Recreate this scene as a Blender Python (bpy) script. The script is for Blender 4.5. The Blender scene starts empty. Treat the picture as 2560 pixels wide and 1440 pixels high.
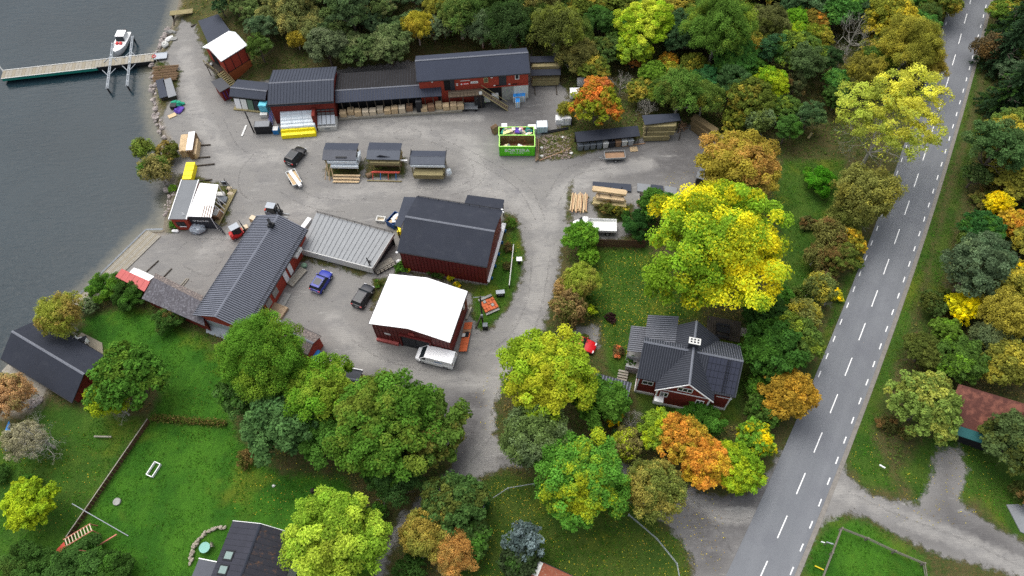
import bpy, bmesh, math, random
import numpy as np
from mathutils import Matrix, Vector
random.seed(11); rng = np.random.default_rng(11)
scene = bpy.context.scene
C = scene.collection
R = math.radians
# ------------------------------------------------------------------ camera (surveyed from the road markings: 3 m dash rhythm)
FOC, PITCH, ROLL, CAMH = 1800.0, 1.02343225, -0.028238, 86.183
cd = bpy.data.cameras.new('camera'); cam = bpy.data.objects.new('camera', cd); C.objects.link(cam)
cam.matrix_world = Matrix.Translation((0, 0, CAMH)) @ Matrix.Rotation(math.pi / 2 - PITCH, 4, 'X') @ Matrix.Rotation(ROLL, 4, 'Z')
cd.sensor_width = 36.0; cd.lens = FOC / 2560 * 36; cd.clip_start = 1.0; cd.clip_end = 3000
scene.camera = cam
# ------------------------------------------------------------------ light: bright overcast, soft light from behind the yard
SUN_EL, SUN_AZ = 64.0, 325.0          # azimuth from +Y, clockwise
w = bpy.data.worlds.new('World'); scene.world = w; w.use_nodes = True
nt = w.node_tree
sky = nt.nodes.new('ShaderNodeTexSky'); sky.sky_type = 'NISHITA'; sky.sun_disc = False
sky.sun_elevation = R(SUN_EL); sky.sun_rotation = R(SUN_AZ); sky.air_density = 1.0; sky.dust_density = 4.0; sky.ozone_density = 1.0
bg = nt.nodes['Background']
hs = nt.nodes.new('ShaderNodeHueSaturation'); hs.inputs['Saturation'].default_value = 0.35
nt.links.new(sky.outputs[0], hs.inputs['Color']); nt.links.new(hs.outputs[0], bg.inputs[0]); bg.inputs[1].default_value = 0.15
sl = bpy.data.lights.new('sun', 'SUN'); sun = bpy.data.objects.new('sun', sl); C.objects.link(sun)
sl.energy = .95; sl.angle = R(65); sl.color = (1.0, 0.97, 0.92)
az = R(SUN_AZ); el = R(SUN_EL)
dvec = Vector((math.sin(az) * math.cos(el), math.cos(az) * math.cos(el), math.sin(el)))
sun.rotation_euler = dvec.to_track_quat('Z', 'Y').to_euler(); sun.location = (0, 60, 200)
vs = scene.view_settings; vs.view_transform = 'Standard'; vs.look = 'None'; vs.exposure = 0.7; vs.gamma = 1; vs.use_curve_mapping = False
scene.render.resolution_x = 1024; scene.render.resolution_y = 576
scene.cycles.max_bounces = 5; scene.cycles.diffuse_bounces = 3; scene.cycles.glossy_bounces = 2; scene.cycles.transmission_bounces = 2
scene.cycles.use_denoising = False

# ------------------------------------------------------------------ survey: where a point of the photograph lies at height z
def G(px, py, z=0.0):
    u = (px - 1280) / FOC; v = (py - 720) / FOC
    c, s = math.cos(ROLL), math.sin(ROLL)
    a = c * u + s * v; b = -s * u + c * v
    cp, sp = math.cos(PITCH), math.sin(PITCH)
    dx, dy, dz = a, cp - b * sp, -sp - b * cp
    t = (z - CAMH) / dz
    return (dx * t, dy * t, z)
def scale_at(px, py, z=0.0):
    p = G(px, py, z)
    cp, sp = math.cos(PITCH), math.sin(PITCH)
    return FOC / (p[1] * cp - (z - CAMH) * sp)
def seg(p, q, z=0.0):
    a = G(*p, z); b = G(*q, z)
    return ((a[0] + b[0]) / 2, (a[1] + b[1]) / 2, z), math.atan2(b[1] - a[1], b[0] - a[0]), math.hypot(b[0] - a[0], b[1] - a[1])

# ------------------------------------------------------------------ materials
def srgb(h):
    if isinstance(h, str):
        h = [int(h[i:i + 2], 16) / 255 for i in (0, 2, 4)]
        return tuple(c / 12.92 if c <= .04045 else ((c + .055) / 1.055) ** 2.4 for c in h)
    return tuple(h)
def new_mat(name):
    m = bpy.data.materials.new(name); m.use_nodes = True
    n = m.node_tree; b = n.nodes['Principled BSDF']
    return m, n, b
def N(n, typ, **kw):
    d = n.nodes.new(typ)
    for k, v in kw.items():
        if k.startswith('i_'):
            d.inputs[k[2:].replace('_', ' ')].default_value = v
        else: setattr(d, k, v)
    return d
def lerp(c, k): return tuple(min(1, x * k) for x in c) + (1,)
_mats = {}
def mat(name, col, rough=.7, var=.18, scale=.8, fine=9., bump=.0, metal=0., spec=.22, col2=None, amt2=.45, coat=0.):
    """procedural paint / wood / metal: base colour broken by two noises, optional second colour in blotches"""
    if name in _mats: return _mats[name]
    col = srgb(col)
    m, n, b = new_mat(name); L = n.links.new
    geo = N(n, 'ShaderNodeNewGeometry')
    n1 = N(n, 'ShaderNodeTexNoise', i_Scale=scale, i_Detail=5.0, i_Roughness=.65)
    n2 = N(n, 'ShaderNodeTexNoise', i_Scale=fine, i_Detail=3.0)
    L(geo.outputs['Position'], n1.inputs['Vector']); L(geo.outputs['Position'], n2.inputs['Vector'])
    r = N(n, 'ShaderNodeValToRGB'); r.color_ramp.elements[0].position = .3; r.color_ramp.elements[1].position = .7
    r.color_ramp.elements[0].color = lerp(col, 1 - var); r.color_ramp.elements[1].color = lerp(col, 1 + var)
    ad = N(n, 'ShaderNodeMath', operation='MULTIPLY_ADD'); ad.inputs[1].default_value = .6; L(n1.outputs[0], ad.inputs[0])
    ml = N(n, 'ShaderNodeMath', operation='MULTIPLY'); ml.inputs[1].default_value = .4; L(n2.outputs[0], ml.inputs[0]); L(ml.outputs[0], ad.inputs[2])
    L(ad.outputs[0], r.inputs[0]); out = r.outputs[0]
    if col2 is not None:
        c2 = srgb(col2)
        n3 = N(n, 'ShaderNodeTexNoise', i_Scale=scale * 2.3, i_Detail=6.0, i_Roughness=.7); L(geo.outputs['Position'], n3.inputs['Vector'])
        mr = N(n, 'ShaderNodeMapRange'); mr.inputs[1].default_value = 1 - amt2 - .08; mr.inputs[2].default_value = 1 - amt2 + .08; L(n3.outputs[0], mr.inputs[0])
        mx = N(n, 'ShaderNodeMix', data_type='RGBA'); L(mr.outputs[0], mx.inputs[0]); L(out, mx.inputs[6]); mx.inputs[7].default_value = c2 + (1,)
        out = mx.outputs[2]
    L(out, b.inputs['Base Color'])
    b.inputs['Roughness'].default_value = rough; b.inputs['Metallic'].default_value = metal
    b.inputs['Specular IOR Level'].default_value = spec; b.inputs['Coat Weight'].default_value = coat
    if bump:
        bp = N(n, 'ShaderNodeBump', i_Strength=bump, i_Distance=.05); L(n2.outputs[0], bp.inputs['Height']); L(bp.outputs[0], b.inputs['Normal'])
    _mats[name] = m
    return m
M_RED = mat('falu_red_paint', (.17, .026, .018), .85, .22, .5)
M_RED2 = mat('bright_red_paint', (.33, .05, .03), .8, .2, .5)
M_REDSHEET = mat('red_sheet_metal', (.15, .022, .02), .5, .12, .4)
M_ROOF = mat('dark_roofing', (.026, .03, .042), .8, .14, .35, col2=(.034, .038, .05), amt2=.4)
M_ROOFB = mat('blue_grey_roofing', (.045, .052, .07), .8, .14, .3)
M_ROOFL = mat('light_grey_roofing', (.16, .17, .18), .6, .14, .5)
M_ROOFBLK = mat('black_roof_metal', (.03, .033, .042), .4, .15, .3)
M_RIB = mat('roof_rib_metal', (.15, .16, .185), .4, .12, .6)
M_SLATE = mat('weathered_roof', (.09, .085, .095), .8, .35, 1.6, col2=(.2, .2, .22), amt2=.42)
M_WHITE = mat('white_paint', (.8, .8, .79), .5, .05, .8)
M_WHITEROOF = mat('white_roof_cloth', (.88, .87, .86), .5, .03, .6)
M_OFFW = mat('off_white', (.6, .6, .57), .6, .12, 1.2)
M_DIRTYW = mat('weathered_white', (.5, .5, .47), .7, .2, 1.5)
M_CONC = mat('concrete', (.3, .3, .28), .9, .2, 1.2, col2=(.2, .19, .18), amt2=.4)
M_BLACK = mat('black_paint', (.018, .019, .022), .5, .2, .8)
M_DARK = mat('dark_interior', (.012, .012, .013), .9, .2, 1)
M_GREY = mat('grey_metal', (.28, .3, .31), .45, .15, 1, metal=.3)
M_GALV = mat('galvanised_steel', (.45, .48, .5), .4, .12, 2, metal=.5)
M_WOOD = mat('fresh_timber', (.56, .42, .25), .8, .2, 1.5, col2=(.45, .31, .17), amt2=.4)
M_WOODG = mat('pressure_treated_timber', (.27, .23, .115), .85, .22, 1.4, col2=(.18, .14, .075), amt2=.4)
M_WOODB = mat('brown_timber', (.2, .13, .075), .85, .25, 1.4)
M_WOODD = mat('dark_weathered_timber', (.06, .05, .04), .9, .3, 1.4)
M_DECK = mat('grey_weathered_decking', (.3, .28, .235), .9, .16, 1.2, col2=(.23, .2, .15), amt2=.42)
M_BLUE = mat('blue_plastic', (.02, .16, .42), .4, .1, 1)
M_LBLUE = mat('light_blue_wrap', (.12, .5, .62), .4, .1, 1)
M_YEL = mat('yellow_plastic', (.9, .74, .01), .4, .07, 1)
M_GREEN = mat('green_container_paint', (.12, .6, .02), .4, .08, 1)
M_TEAL = mat('teal_green', (.02, .22, .17), .5, .15, 1)
M_GLASS = mat('window_glass', (.02, .026, .03), .12, .1, .7, spec=.3)
M_TYRE = mat('tyre_rubber', (.015, .015, .016), .85, .1, 3)
M_RIM = mat('alloy_rim', (.45, .46, .48), .3, .05, 3, metal=.7)
M_BRICK = mat('orange_roof_tile', (.5, .12, .045), .75, .22, 2)
M_RUST = mat('rusted_roof_sheet', (.22, .07, .04), .8, .3, 1.4, col2=(.33, .26, .2), amt2=.36)
M_PINK = mat('faded_red_roof_sheet', (.52, .13, .12), .55, .15, .9)
M_WRAP = mat('plastic_wrap_white', (.66, .73, .76), .3, .1, 2.2, col2=(.75, .78, .8), amt2=.45)
M_TAIL = mat('tail_light_red', (.5, .01, .01), .2, .05, 3)
M_HEAD = mat('headlight_glass', (.65, .67, .7), .1, .05, 3)
M_ROCK = mat('shore_rock', (.3, .27, .25), .9, .3, 1.3, col2=(.42, .36, .33), amt2=.45, bump=.4)
M_BARK = mat('bark', (.12, .1, .08), .95, .3, 3, bump=.5)
M_BARKL = mat('pale_bark', (.4, .38, .33), .9, .25, 3, col2=(.18, .16, .13), amt2=.4)
M_ORANGE = mat('orange_paint', (.6, .1, .07), .6, .12, 2)
M_PURPLE = mat('purple_net', (.1, .05, .32), .7, .3, 3)
M_GNET = mat('green_net', (.02, .28, .17), .7, .3, 3)
M_SOFT = mat('pale_bale', (.7, .7, .66), .6, .1, 2)

# ------------------------------------------------------------------ mesh building
class MB:
    def __init__(s): s.v = []; s.f = []
    def add(s, vs, fs):
        o = len(s.v); s.v += [tuple(p) for p in vs]; s.f += [tuple(i + o for i in f) for f in fs]; return s
    def box(s, c, d, rz=0., tilt=0., roll=0.):
        """centre c, dims d; rz about z after tilt about local y and roll about local x"""
        x, y, z = d[0] / 2, d[1] / 2, d[2] / 2
        m = Matrix.Rotation(rz, 3, 'Z') @ Matrix.Rotation(tilt, 3, 'Y') @ Matrix.Rotation(roll, 3, 'X')
        p = [Vector(c) + m @ Vector((i * x, j * y, k * z)) for i in (-1, 1) for j in (-1, 1) for k in (-1, 1)]
        return s.add(p, [(0, 1, 3, 2), (4, 6, 7, 5), (0, 4, 5, 1), (2, 3, 7, 6), (0, 2, 6, 4), (1, 5, 7, 3)])
    def bx(s, x0, x1, y0, y1, z0, z1): return s.box(((x0 + x1) / 2, (y0 + y1) / 2, (z0 + z1) / 2), (abs(x1 - x0), abs(y1 - y0), abs(z1 - z0)))
    def prism(s, poly, axis, a, b):
        """poly in the two other axes, extruded along axis from a to b"""
        n = len(poly)
        def P(q, t):
            if axis == 'x': return (t, q[0], q[1])
            if axis == 'y': return (q[0], t, q[1])
            return (q[0], q[1], t)
        return s.add([P(q, a) for q in poly] + [P(q, b) for q in poly],
                     [tuple(range(n))[::-1], tuple(range(n, 2 * n))] + [(i, (i + 1) % n, n + (i + 1) % n, n + i) for i in range(n)])
    def slab(s, q, th):
        """quad q (4 points) thickened downwards by th"""
        return s.add(list(q) + [(p[0], p[1], p[2] - th) for p in q], [(0, 1, 2, 3), (7, 6, 5, 4), (0, 4, 5, 1), (1, 5, 6, 2), (2, 6, 7, 3), (3, 7, 4, 0)])
    def tube(s, a, b, r, r2=None, n=6):
        a = Vector(a); b = Vector(b); r2 = r if r2 is None else r2
        d = (b - a); L = d.length
        if L < 1e-6: return s
        q = d.to_track_quat('Z', 'Y')
        ring = lambda c, rr: [c + q @ Vector((rr * math.cos(2 * math.pi * i / n), rr * math.sin(2 * math.pi * i / n), 0)) for i in range(n)]
        return s.add(ring(a, r) + ring(b, r2), [(i, (i + 1) % n, n + (i + 1) % n, n + i) for i in range(n)] + [tuple(range(n))[::-1], tuple(range(n, 2 * n))])
    def loft(s, rings, cap=True):
        n = len(rings[0]); vs = [p for r in rings for p in r]
        fs = [(k * n + i, k * n + (i + 1) % n, (k + 1) * n + (i + 1) % n, (k + 1) * n + i) for k in range(len(rings) - 1) for i in range(n)]
        if cap: fs += [tuple(range(n))[::-1], tuple(range((len(rings) - 1) * n, len(rings) * n))]
        return s.add(vs, fs)
    def lump(s, c, d, seed=0, rough=.18, nu=9, nv=5, flat=.0):
        """irregular rounded lump (rock, bag, heap)"""
        rr = random.Random(seed); vs = []; fs = []
        for j in range(nv + 1):
            th = math.pi * j / nv
            for i in range(nu):
                ph = 2 * math.pi * i / nu; k = 1 + rr.uniform(-rough, rough)
                vs.append((c[0] + d[0] / 2 * k * math.sin(th) * math.cos(ph), c[1] + d[1] / 2 * k * math.sin(th) * math.sin(ph), c[2] + d[2] / 2 * k * max(math.cos(th), -1 + flat)))
        for j in range(nv):
            for i in range(nu): fs.append((j * nu + i, (j + 1) * nu + i, (j + 1) * nu + (i + 1) % nu, j * nu + (i + 1) % nu))
        return s.add(vs, fs)
    def mesh(s, name, m=None, smooth=False):
        me = bpy.data.meshes.new(name); me.from_pydata(s.v, [], s.f)
        if smooth:
            bm = bmesh.new(); bm.from_mesh(me); bmesh.ops.recalc_face_normals(bm, faces=bm.faces); bm.to_mesh(me); bm.free()
        if m: me.materials.append(m)
        me.update()
        if smooth: me.polygons.foreach_set('use_smooth', [True] * len(me.polygons)); me.set_sharp_from_angle(angle=R(38))
        return me
    def obj(s, name, m, parent=None, smooth=False, kind=None, label=None):
        me = s.mesh(name, m, smooth)
        o = bpy.data.objects.new(name, me); C.objects.link(o)
        if parent: o.parent = parent
        if kind: o['kind'] = kind
        if label: o['label'] = label
        return o
def tag(o, label=None, cat=None, group=None, kind=None):
    if label: o['label'] = label
    if cat: o['category'] = cat
    if group: o['group'] = group
    if kind: o['kind'] = kind
    return o
def thing(name, label, cat, loc=(0, 0, 0), rz=0., group=None):
    o = bpy.data.objects.new(name, None); C.objects.link(o); o.location = loc; o.rotation_euler = (0, 0, rz); o.empty_display_size = .3
    return tag(o, label, cat, group)
def single(name, mb, m, label, cat, loc=(0, 0, 0), rz=0., group=None, smooth=False):
    o = mb.obj(name, m, None, smooth); o.location = loc; o.rotation_euler = (0, 0, rz)
    return tag(o, label, cat, group)
def piece(name, me, parent, loc=(0, 0, 0), rz=0.):
    o = bpy.data.objects.new(name, me); C.objects.link(o); o.parent = parent; o.location = loc; o.rotation_euler = (0, 0, rz); return o
def copy_tree(o, parent=None):
    c = o.copy(); C.objects.link(c); c.parent = parent
    for ch in o.children: copy_tree(ch, c)
    return c

# ------------------------------------------------------------------ ground
RK = np.array([2.75047808e-06, -1.26494836e-03, 7.14763876e-01, 2.06350291e+01])   # right edge line of the road, x(y)
def sd_poly(P, X, Y):
    """signed distance (positive inside) of points X,Y to polygon P"""
    P = np.asarray(P, float); n = len(P)
    d = np.full(X.shape, 1e9); inside = np.zeros(X.shape, bool)
    for i in range(n):
        ax, ay = P[i]; bx, by = P[(i + 1) % n]
        ex, ey = bx - ax, by - ay; L2 = ex * ex + ey * ey + 1e-9
        t = np.clip(((X - ax) * ex + (Y - ay) * ey) / L2, 0, 1)
        d = np.minimum(d, (X - ax - t * ex) ** 2 + (Y - ay - t * ey) ** 2)
        c = (ay > Y) != (by > Y)
        with np.errstate(divide='ignore', invalid='ignore'):
            xi = ax + (Y - ay) * ex / (ey if abs(ey) > 1e-9 else 1e-9)
        inside ^= c & (X < xi)
    d = np.sqrt(d)
    return np.where(inside, d, -d)
def PX(pts): return [G(*p)[:2] for p in pts]
SHORE = [(447, 0), (440, 30), (428, 62), (418, 95), (402, 115), (390, 132), (380, 155), (375, 185), (380, 215), (380, 250), (388, 285), (393, 320), (410, 345), (404, 375), (398, 410), (412, 440), (428, 452), (420, 500), (410, 540), (404, 576)]
QUAY = [(366, 574), (340, 595), (270, 672), (178, 757)]
SHORE2 = [(150, 790), (60, 860), (40, 900), (80, 925), (110, 965), (95, 1000), (60, 1022), (10, 1030), (-60, 1040)]
shore_w = [(-90, 420), (-66, 165)] + PX(SHORE)
land = shore_w + PX(QUAY) + PX(SHORE2) + [(-110, 30), (-400, -40), (-400, -300), (600, -300), (600, 600), (-60, 600)]
gravel_polys = [
    # the yard
    PX([(452, 45), (487, 62), (500, 100), (522, 150), (560, 240), (660, 200), (830, 175), (1040, 150), (1330, 135), (1335, 205), (1360, 195), (1400, 205), (1420, 230), (1425, 300),
        (1385, 330), (1348, 345), (1350, 402), (1430, 392), (1600, 345), (1640, 340), (1700, 320), (1745, 300), (1800, 350), (1790, 400), (1745, 460), (1715, 490), (1700, 520), (1590, 555), (1560, 600),
        (1425, 600), (1405, 620), (1398, 680), (1385, 740), (1366, 800), (1350, 850), (1300, 900), (1262, 960), (1235, 1020), (1240, 1080), (1262, 1150), (1250, 1175), (1205, 1195),
        (1150, 1230), (1090, 1260), (1040, 1290), (1000, 1340), (975, 1390), (955, 1460), (925, 1460), (950, 1380), (1000, 1290), (1060, 1230), (1110, 1190), (1130, 1140),
        (1090, 1020), (1000, 960), (880, 935), (790, 900), (700, 850), (600, 800), (500, 770), (380, 710), (240, 690), (180, 765), (170, 755), (366, 576), (410, 580), (560, 560),
        (580, 470), (480, 440), (432, 440), (425, 420), (440, 380), (410, 340), (398, 320), (410, 270), (440, 230), (450, 180), (395, 150), (420, 120), (435, 90)]),
    # drive from the junction under the trees
    PX([(1235, 1110), (1400, 1120), (1540, 1150), (1640, 1190), (1710, 1215), (1790, 1240), (1850, 1238), (1905, 1205), (1960, 1110), (1990, 1250), (1830, 1460), (1738, 1460), (1728, 1400), (1700, 1350), (1655, 1305), (1560, 1215), (1400, 1160), (1250, 1170)]),
    # side road to the right
    PX([(2105, 1110), (2112, 1165), (2135, 1205), (2190, 1238), (2290, 1262), (2330, 1190), (2330, 1130), (2400, 1110), (2420, 1180), (2400, 1250), (2450, 1290), (2520, 1335), (2660, 1400), (2660, 1480), (2480, 1425), (2330, 1385), (2200, 1315), (2150, 1292), (2105, 1286), (2060, 1305), (2025, 1360), (1990, 1460), (1930, 1460), (2050, 1200)]),
    PX([(1445, 815), (1500, 810), (1500, 870), (1450, 880), (1400, 850)]),
]
lawn_polys = [  # polygon, lushness
    (PX([(215, 790), (330, 765), (480, 830), (520, 850), (570, 900), (565, 1000), (600, 1100), (700, 1185), (860, 1195), (900, 1260), (940, 1330), (930, 1460), (-60, 1480), (-60, 1290), (170, 1345), (372, 1045), (560, 1060), (372, 1045), (385, 1020), (410, 960), (300, 900), (250, 870), (205, 830)]), 1.0),
    (PX([(90, 1010), (250, 1030), (370, 1045), (165, 1350), (-60, 1480), (-60, 1100), (60, 1060)]), .45),
    (PX([(1490, 622), (1620, 622), (1700, 700), (1760, 790), (1700, 800), (1570, 900), (1560, 990), (1520, 930), (1510, 860), (1500, 800), (1440, 780), (1420, 720), (1460, 650)]), .35),
    (PX([(1180, 1225), (1260, 1175), (1330, 1200), (1480, 1230), (1560, 1225), (1655, 1310), (1700, 1355), (1728, 1460), (1100, 1460), (1180, 1380)]), .05),
    (PX([(2070, 1300), (2150, 1300), (2200, 1325), (2300, 1390), (2340, 1470), (1990, 1470), (2030, 1370)]), 1.0),
    (PX([(1960, 400), (2110, 400), (2120, 560), (2080, 650), (2070, 720), (2020, 790), (1900, 810), (1960, 650), (1930, 500)]), .32),
    (PX([(2430, 330), (2470, 200), (2440, 380), (2400, 500), (2350, 720), (2320, 820), (2300, 860), (2330, 640), (2380, 480)]), .1),
    (PX([(-60, 1180), (60, 1150), (120, 1350), (-60, 1470)]), .5),
    # road verges
    (PX([(2460, 60), (2480, 60), (2410, 330), (2360, 470), (2330, 620), (2260, 860), (2205, 1000), (2180, 1100), (2210, 1150), (2240, 1230), (2160, 1215), (2118, 1160), (2120, 1110), (2200, 900), (2300, 600), (2400, 260), (2450, 20)]), .3),
    (PX([(2160, 660), (2110, 700), (2060, 830), (2050, 940), (1980, 1130), (1905, 1190), (1880, 1235), (1920, 1200), (1990, 1060), (2040, 930), (2110, 760), (2180, 600)]), .3),
    (PX([(1180, 740), (1290, 560), (1312, 640), (1285, 740), (1235, 810), (1190, 830)]), .6),
    (PX([(2300, 1270), (2250, 1180), (2300, 1110), (2400, 1050), (2560, 1160), (2660, 1200), (2660, 1390), (2520, 1330), (2440, 1250)]), .3),
    (PX([(1580, 900), (1600, 1060), (1850, 1060), (1880, 900), (1870, 820), (1560, 800)]), .15),
    (PX([(1215, 262), (1270, 262), (1262, 285), (1215, 290)]), .8),
    (PX([(1395, 250), (1350, 225), (1330, 262), (1372, 262)]), .5),
]
STEP = .5
gx = np.arange(-112, 112.01, STEP); gy = np.arange(2, 136.01, STEP)
GX, GY = np.meshgrid(gx, gy)
sd_land = sd_poly(land, GX, GY)
sd_grav = np.max([sd_poly(p, GX, GY) for p in gravel_polys], 0)
island = PX([(1262, 532), (1290, 540), (1300, 580), (1312, 640), (1300, 700), (1270, 770), (1232, 815), (1195, 825), (1180, 790), (1180, 740), (1150, 715), (1060, 690), (1000, 672), (985, 690), (1000, 655), (1110, 690), (1215, 715), (1235, 660), (1255, 590)])
strips = [island, PX([(750, 632), (930, 682), (900, 690), (850, 668), (745, 648)]), PX([(935, 700), (975, 690), (955, 730), (930, 780)]), PX([(820, 395), (900, 398), (905, 440), (815, 440)]), PX([(918, 395), (1010, 395), (1015, 440), (915, 442)]), PX([(1430, 452), (1424, 520), (1432, 560), (1416, 560), (1420, 480)]), PX([(1480, 508), (1580, 512), (1600, 560), (1500, 548)]), PX([(545, 470), (580, 470), (570, 540), (548, 570), (560, 520)]), PX([(570, 225), (650, 262), (640, 275), (572, 245)])]
sd_strip = np.max([sd_poly(p, GX, GY) for p in strips], 0); sd_grav = np.minimum(sd_grav, -sd_strip + .0)
sd_lawns = [sd_poly(p, GX, GY) for p, l in lawn_polys]
sd_lawn = np.max(sd_lawns, 0)
lush = np.zeros_like(GX); wsum = np.zeros_like(GX) + 1e-6
for s_, (p, l) in zip(sd_lawns, lawn_polys):
    wgt = np.clip(s_ + 2, 0, 4) ** 2; lush += wgt * l; wsum += wgt
lush /= wsum
def vnoise(X, Y, sc, seed):
    r = np.random.default_rng(seed).random((64, 64)); x = X / sc; y = Y / sc
    xi = np.floor(x).astype(int); yi = np.floor(y).astype(int); fx = x - xi; fy = y - yi; fx = fx * fx * (3 - 2 * fx); fy = fy * fy * (3 - 2 * fy)
    g = lambda a, b: r[a % 64, b % 64]
    return (g(xi, yi) * (1 - fx) + g(xi + 1, yi) * fx) * (1 - fy) + (g(xi, yi + 1) * (1 - fx) + g(xi + 1, yi + 1) * fx) * fy
road_d = np.abs(np.polyval(RK, GY) - 3.3 - GX)
soft = np.clip(-sd_grav / 4, 0, 1) * np.clip(-sd_lawn / 3, 0, 1) * np.clip((road_d - 6) / 3, 0, 1)
quay_l = [G(*p)[:2] for p in [(408, 574), (366, 574), (170, 765)]]
sdq = sd_poly(PX([(420, 560), (350, 560), (150, 770), (230, 770)]), GX, GY)
Zr = np.where(sd_land > .6, 0, np.maximum(-2.2, (sd_land - .6) * .9))
Zr = Zr + soft * (vnoise(GX, GY, 5, 1) * .5 + vnoise(GX, GY, 1.7, 2) * .22 - .3) * (sd_land > 1)
# rocky rise behind the roofed sheds
hill = np.clip((GY - 96) / 14, 0, 1) * np.clip((GX + 62) / 10, 0, 1) * np.clip((2 - GX) / 14, 0, 1)
Zr = Zr + hill * (1.6 + vnoise(GX, GY, 6, 4) * 1.6) * np.clip(-sd_grav / 2, 0, 1)
ny, nx = GX.shape
idx = np.arange(nx * ny).reshape(ny, nx)
quads = np.stack([idx[:-1, :-1], idx[:-1, 1:], idx[1:, 1:], idx[1:, :-1]], -1).reshape(-1, 4)
cen = lambda A: (A[:-1, :-1] + A[:-1, 1:] + A[1:, 1:] + A[1:, :-1]).reshape(-1) / 4
c_land, c_grav, c_lawn = cen(sd_land), cen(sd_grav), cen(sd_lawn)
kindq = np.where(c_grav > 0, 1, np.where(c_lawn > 0, 2, 0)); keep = c_land > -3.2
# material: gravel, grass and rough ground blended by distance to their outlines
def ground_material():
    m, n, b = new_mat('ground'); L = n.links.new
    pos = N(n, 'ShaderNodeNewGeometry').outputs['Position']
    def noise(sc, det=4., rg=.6, stretch=None, dist=0.):
        t = N(n, 'ShaderNodeTexNoise', i_Scale=sc, i_Detail=det, i_Roughness=rg, i_Distortion=dist)
        if stretch:
            mp = N(n, 'ShaderNodeMapping'); mp.inputs['Rotation'].default_value = (0, 0, stretch[0]); mp.inputs['Scale'].default_value = (stretch[1], stretch[2], 1); L(pos, mp.inputs[0]); L(mp.outputs[0], t.inputs['Vector'])
        else: L(pos, t.inputs['Vector'])
        return t.outputs[0]
    def rng_(v, a, b_, c=0., d=1.):
        r = N(n, 'ShaderNodeMapRange'); r.interpolation_type = 'SMOOTHSTEP'
        for i, x in zip((1, 2, 3, 4), (a, b_, c, d)): r.inputs[i].default_value = x
        L(v, r.inputs[0]); return r.outputs[0]
    def mixc(f, a, c):
        x = N(n, 'ShaderNodeMix', data_type='RGBA')
        if isinstance(f, float): x.inputs[0].default_value = f
        else: L(f, x.inputs[0])
        for s_, v in ((6, a), (7, c)):
            if isinstance(v, tuple): x.inputs[s_].default_value = v + (1,)
            else: L(v, x.inputs[s_])
        return x.outputs[2]
    def math_(op, a, c):
        x = N(n, 'ShaderNodeMath', operation=op)
        for i, v in enumerate((a, c)):
            if isinstance(v, (int, float)): x.inputs[i].default_value = v
            else: L(v, x.inputs[i])
        return x.outputs[0]
    att = lambda nm: N(n, 'ShaderNodeAttribute', attribute_name=nm).outputs['Fac']
    edge = math_('MULTIPLY', math_('SUBTRACT', noise(.9, 6, .7), .5), 3.0)
    fg = rng_(math_('ADD', att('gravel'), edge), -.25, .45); fl = rng_(math_('ADD', att('lawn'), edge), -.9, .9)
    # rough ground: litter, moss, soil
    rough_c = mixc(rng_(noise(.35, 5, .7), .38, .6), (.045, .065, .015), (.085, .075, .03))
    rough_c = mixc(rng_(noise(2.6, 4, .8), .48, .66), rough_c, (.115, .08, .03))
    rough_c = mixc(rng_(noise(5.5, 3, .8), .52, .68), rough_c, (.05, .09, .018))
    # grass
    g1 = mixc(rng_(noise(.22, 4, .6), .35, .65), (.028, .105, .008), (.055, .16, .012))
    g0 = mixc(rng_(noise(.3, 4, .6), .35, .65), (.035, .07, .01), (.07, .1, .016))
    gr = mixc(att('lush'), g0, g1)
    gr = mixc(rng_(noise(.13, 3, .6), .52, .72, 0, .75), gr, (.13, .16, .014))
    gr = mixc(rng_(noise(1.6, 6, .85, (R(30), 1, .5)), .45, .68, 0, .6), gr, (.02, .06, .006))
    gr = mixc(rng_(noise(5.5, 5, .85, (R(30), 1, .45)), .5, .75, 0, .6), gr, (.018, .045, .006))
    gr = mixc(rng_(noise(14, 3, .8), .6, .74, 0, .6), gr, (.15, .19, .03))
    gr = mixc(rng_(noise(1.1, 4, .7), .66, .74, 0, .55), gr, (.1, .085, .04))
    # gravel
    dk = rng_(att('dark_gravel'), 0, 1)
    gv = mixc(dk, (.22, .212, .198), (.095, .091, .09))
    gv = mixc(math_('MULTIPLY', rng_(math_('ADD', att('worn'), math_('MULTIPLY', edge, .5)), .1, 1.), .7), gv, (.33, .318, .295))
    gv = mixc(rng_(noise(.22, 6, .75, (R(15), 1, 1.7), .3), .42, .68, 0, .75), gv, (.175, .17, .165))
    gv = mixc(rng_(noise(.8, 7, .8, (R(-12), .5, 1.5), .5), .54, .68, 0, .5), gv, (.13, .128, .128))
    gv = mixc(rng_(noise(.45, 6, .75, (R(70), .4, 1.8), .3), .56, .72, 0, .6), gv, (.37, .36, .335))
    wv = N(n, 'ShaderNodeTexWave', wave_type='RINGS', i_Scale=.55, i_Distortion=7., i_Detail=3.0); mpw = N(n, 'ShaderNodeMapping'); mpw.inputs['Location'].default_value = (14, -62, 0); mpw.inputs['Scale'].default_value = (1, 1.9, 1); L(pos, mpw.inputs[0]); L(mpw.outputs[0], wv.inputs['Vector'])
    gv = mixc(rng_(wv.outputs[0], .8, 1., 0, .35), gv, (.16, .155, .15))
    gv = mixc(rng_(noise(1.9, 5, .8), .58, .7, 0, .35), gv, (.11, .1, .1))
    gv = mixc(rng_(noise(9, 4, .9), .56, .7, 0, .5), gv, (.4, .39, .37))
    gv = mixc(rng_(noise(22, 2, .9), .52, .7, 0, .45), gv, (.09, .088, .085))
    col = mixc(fl, rough_c, gr); col = mixc(fg, col, gv)
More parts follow.
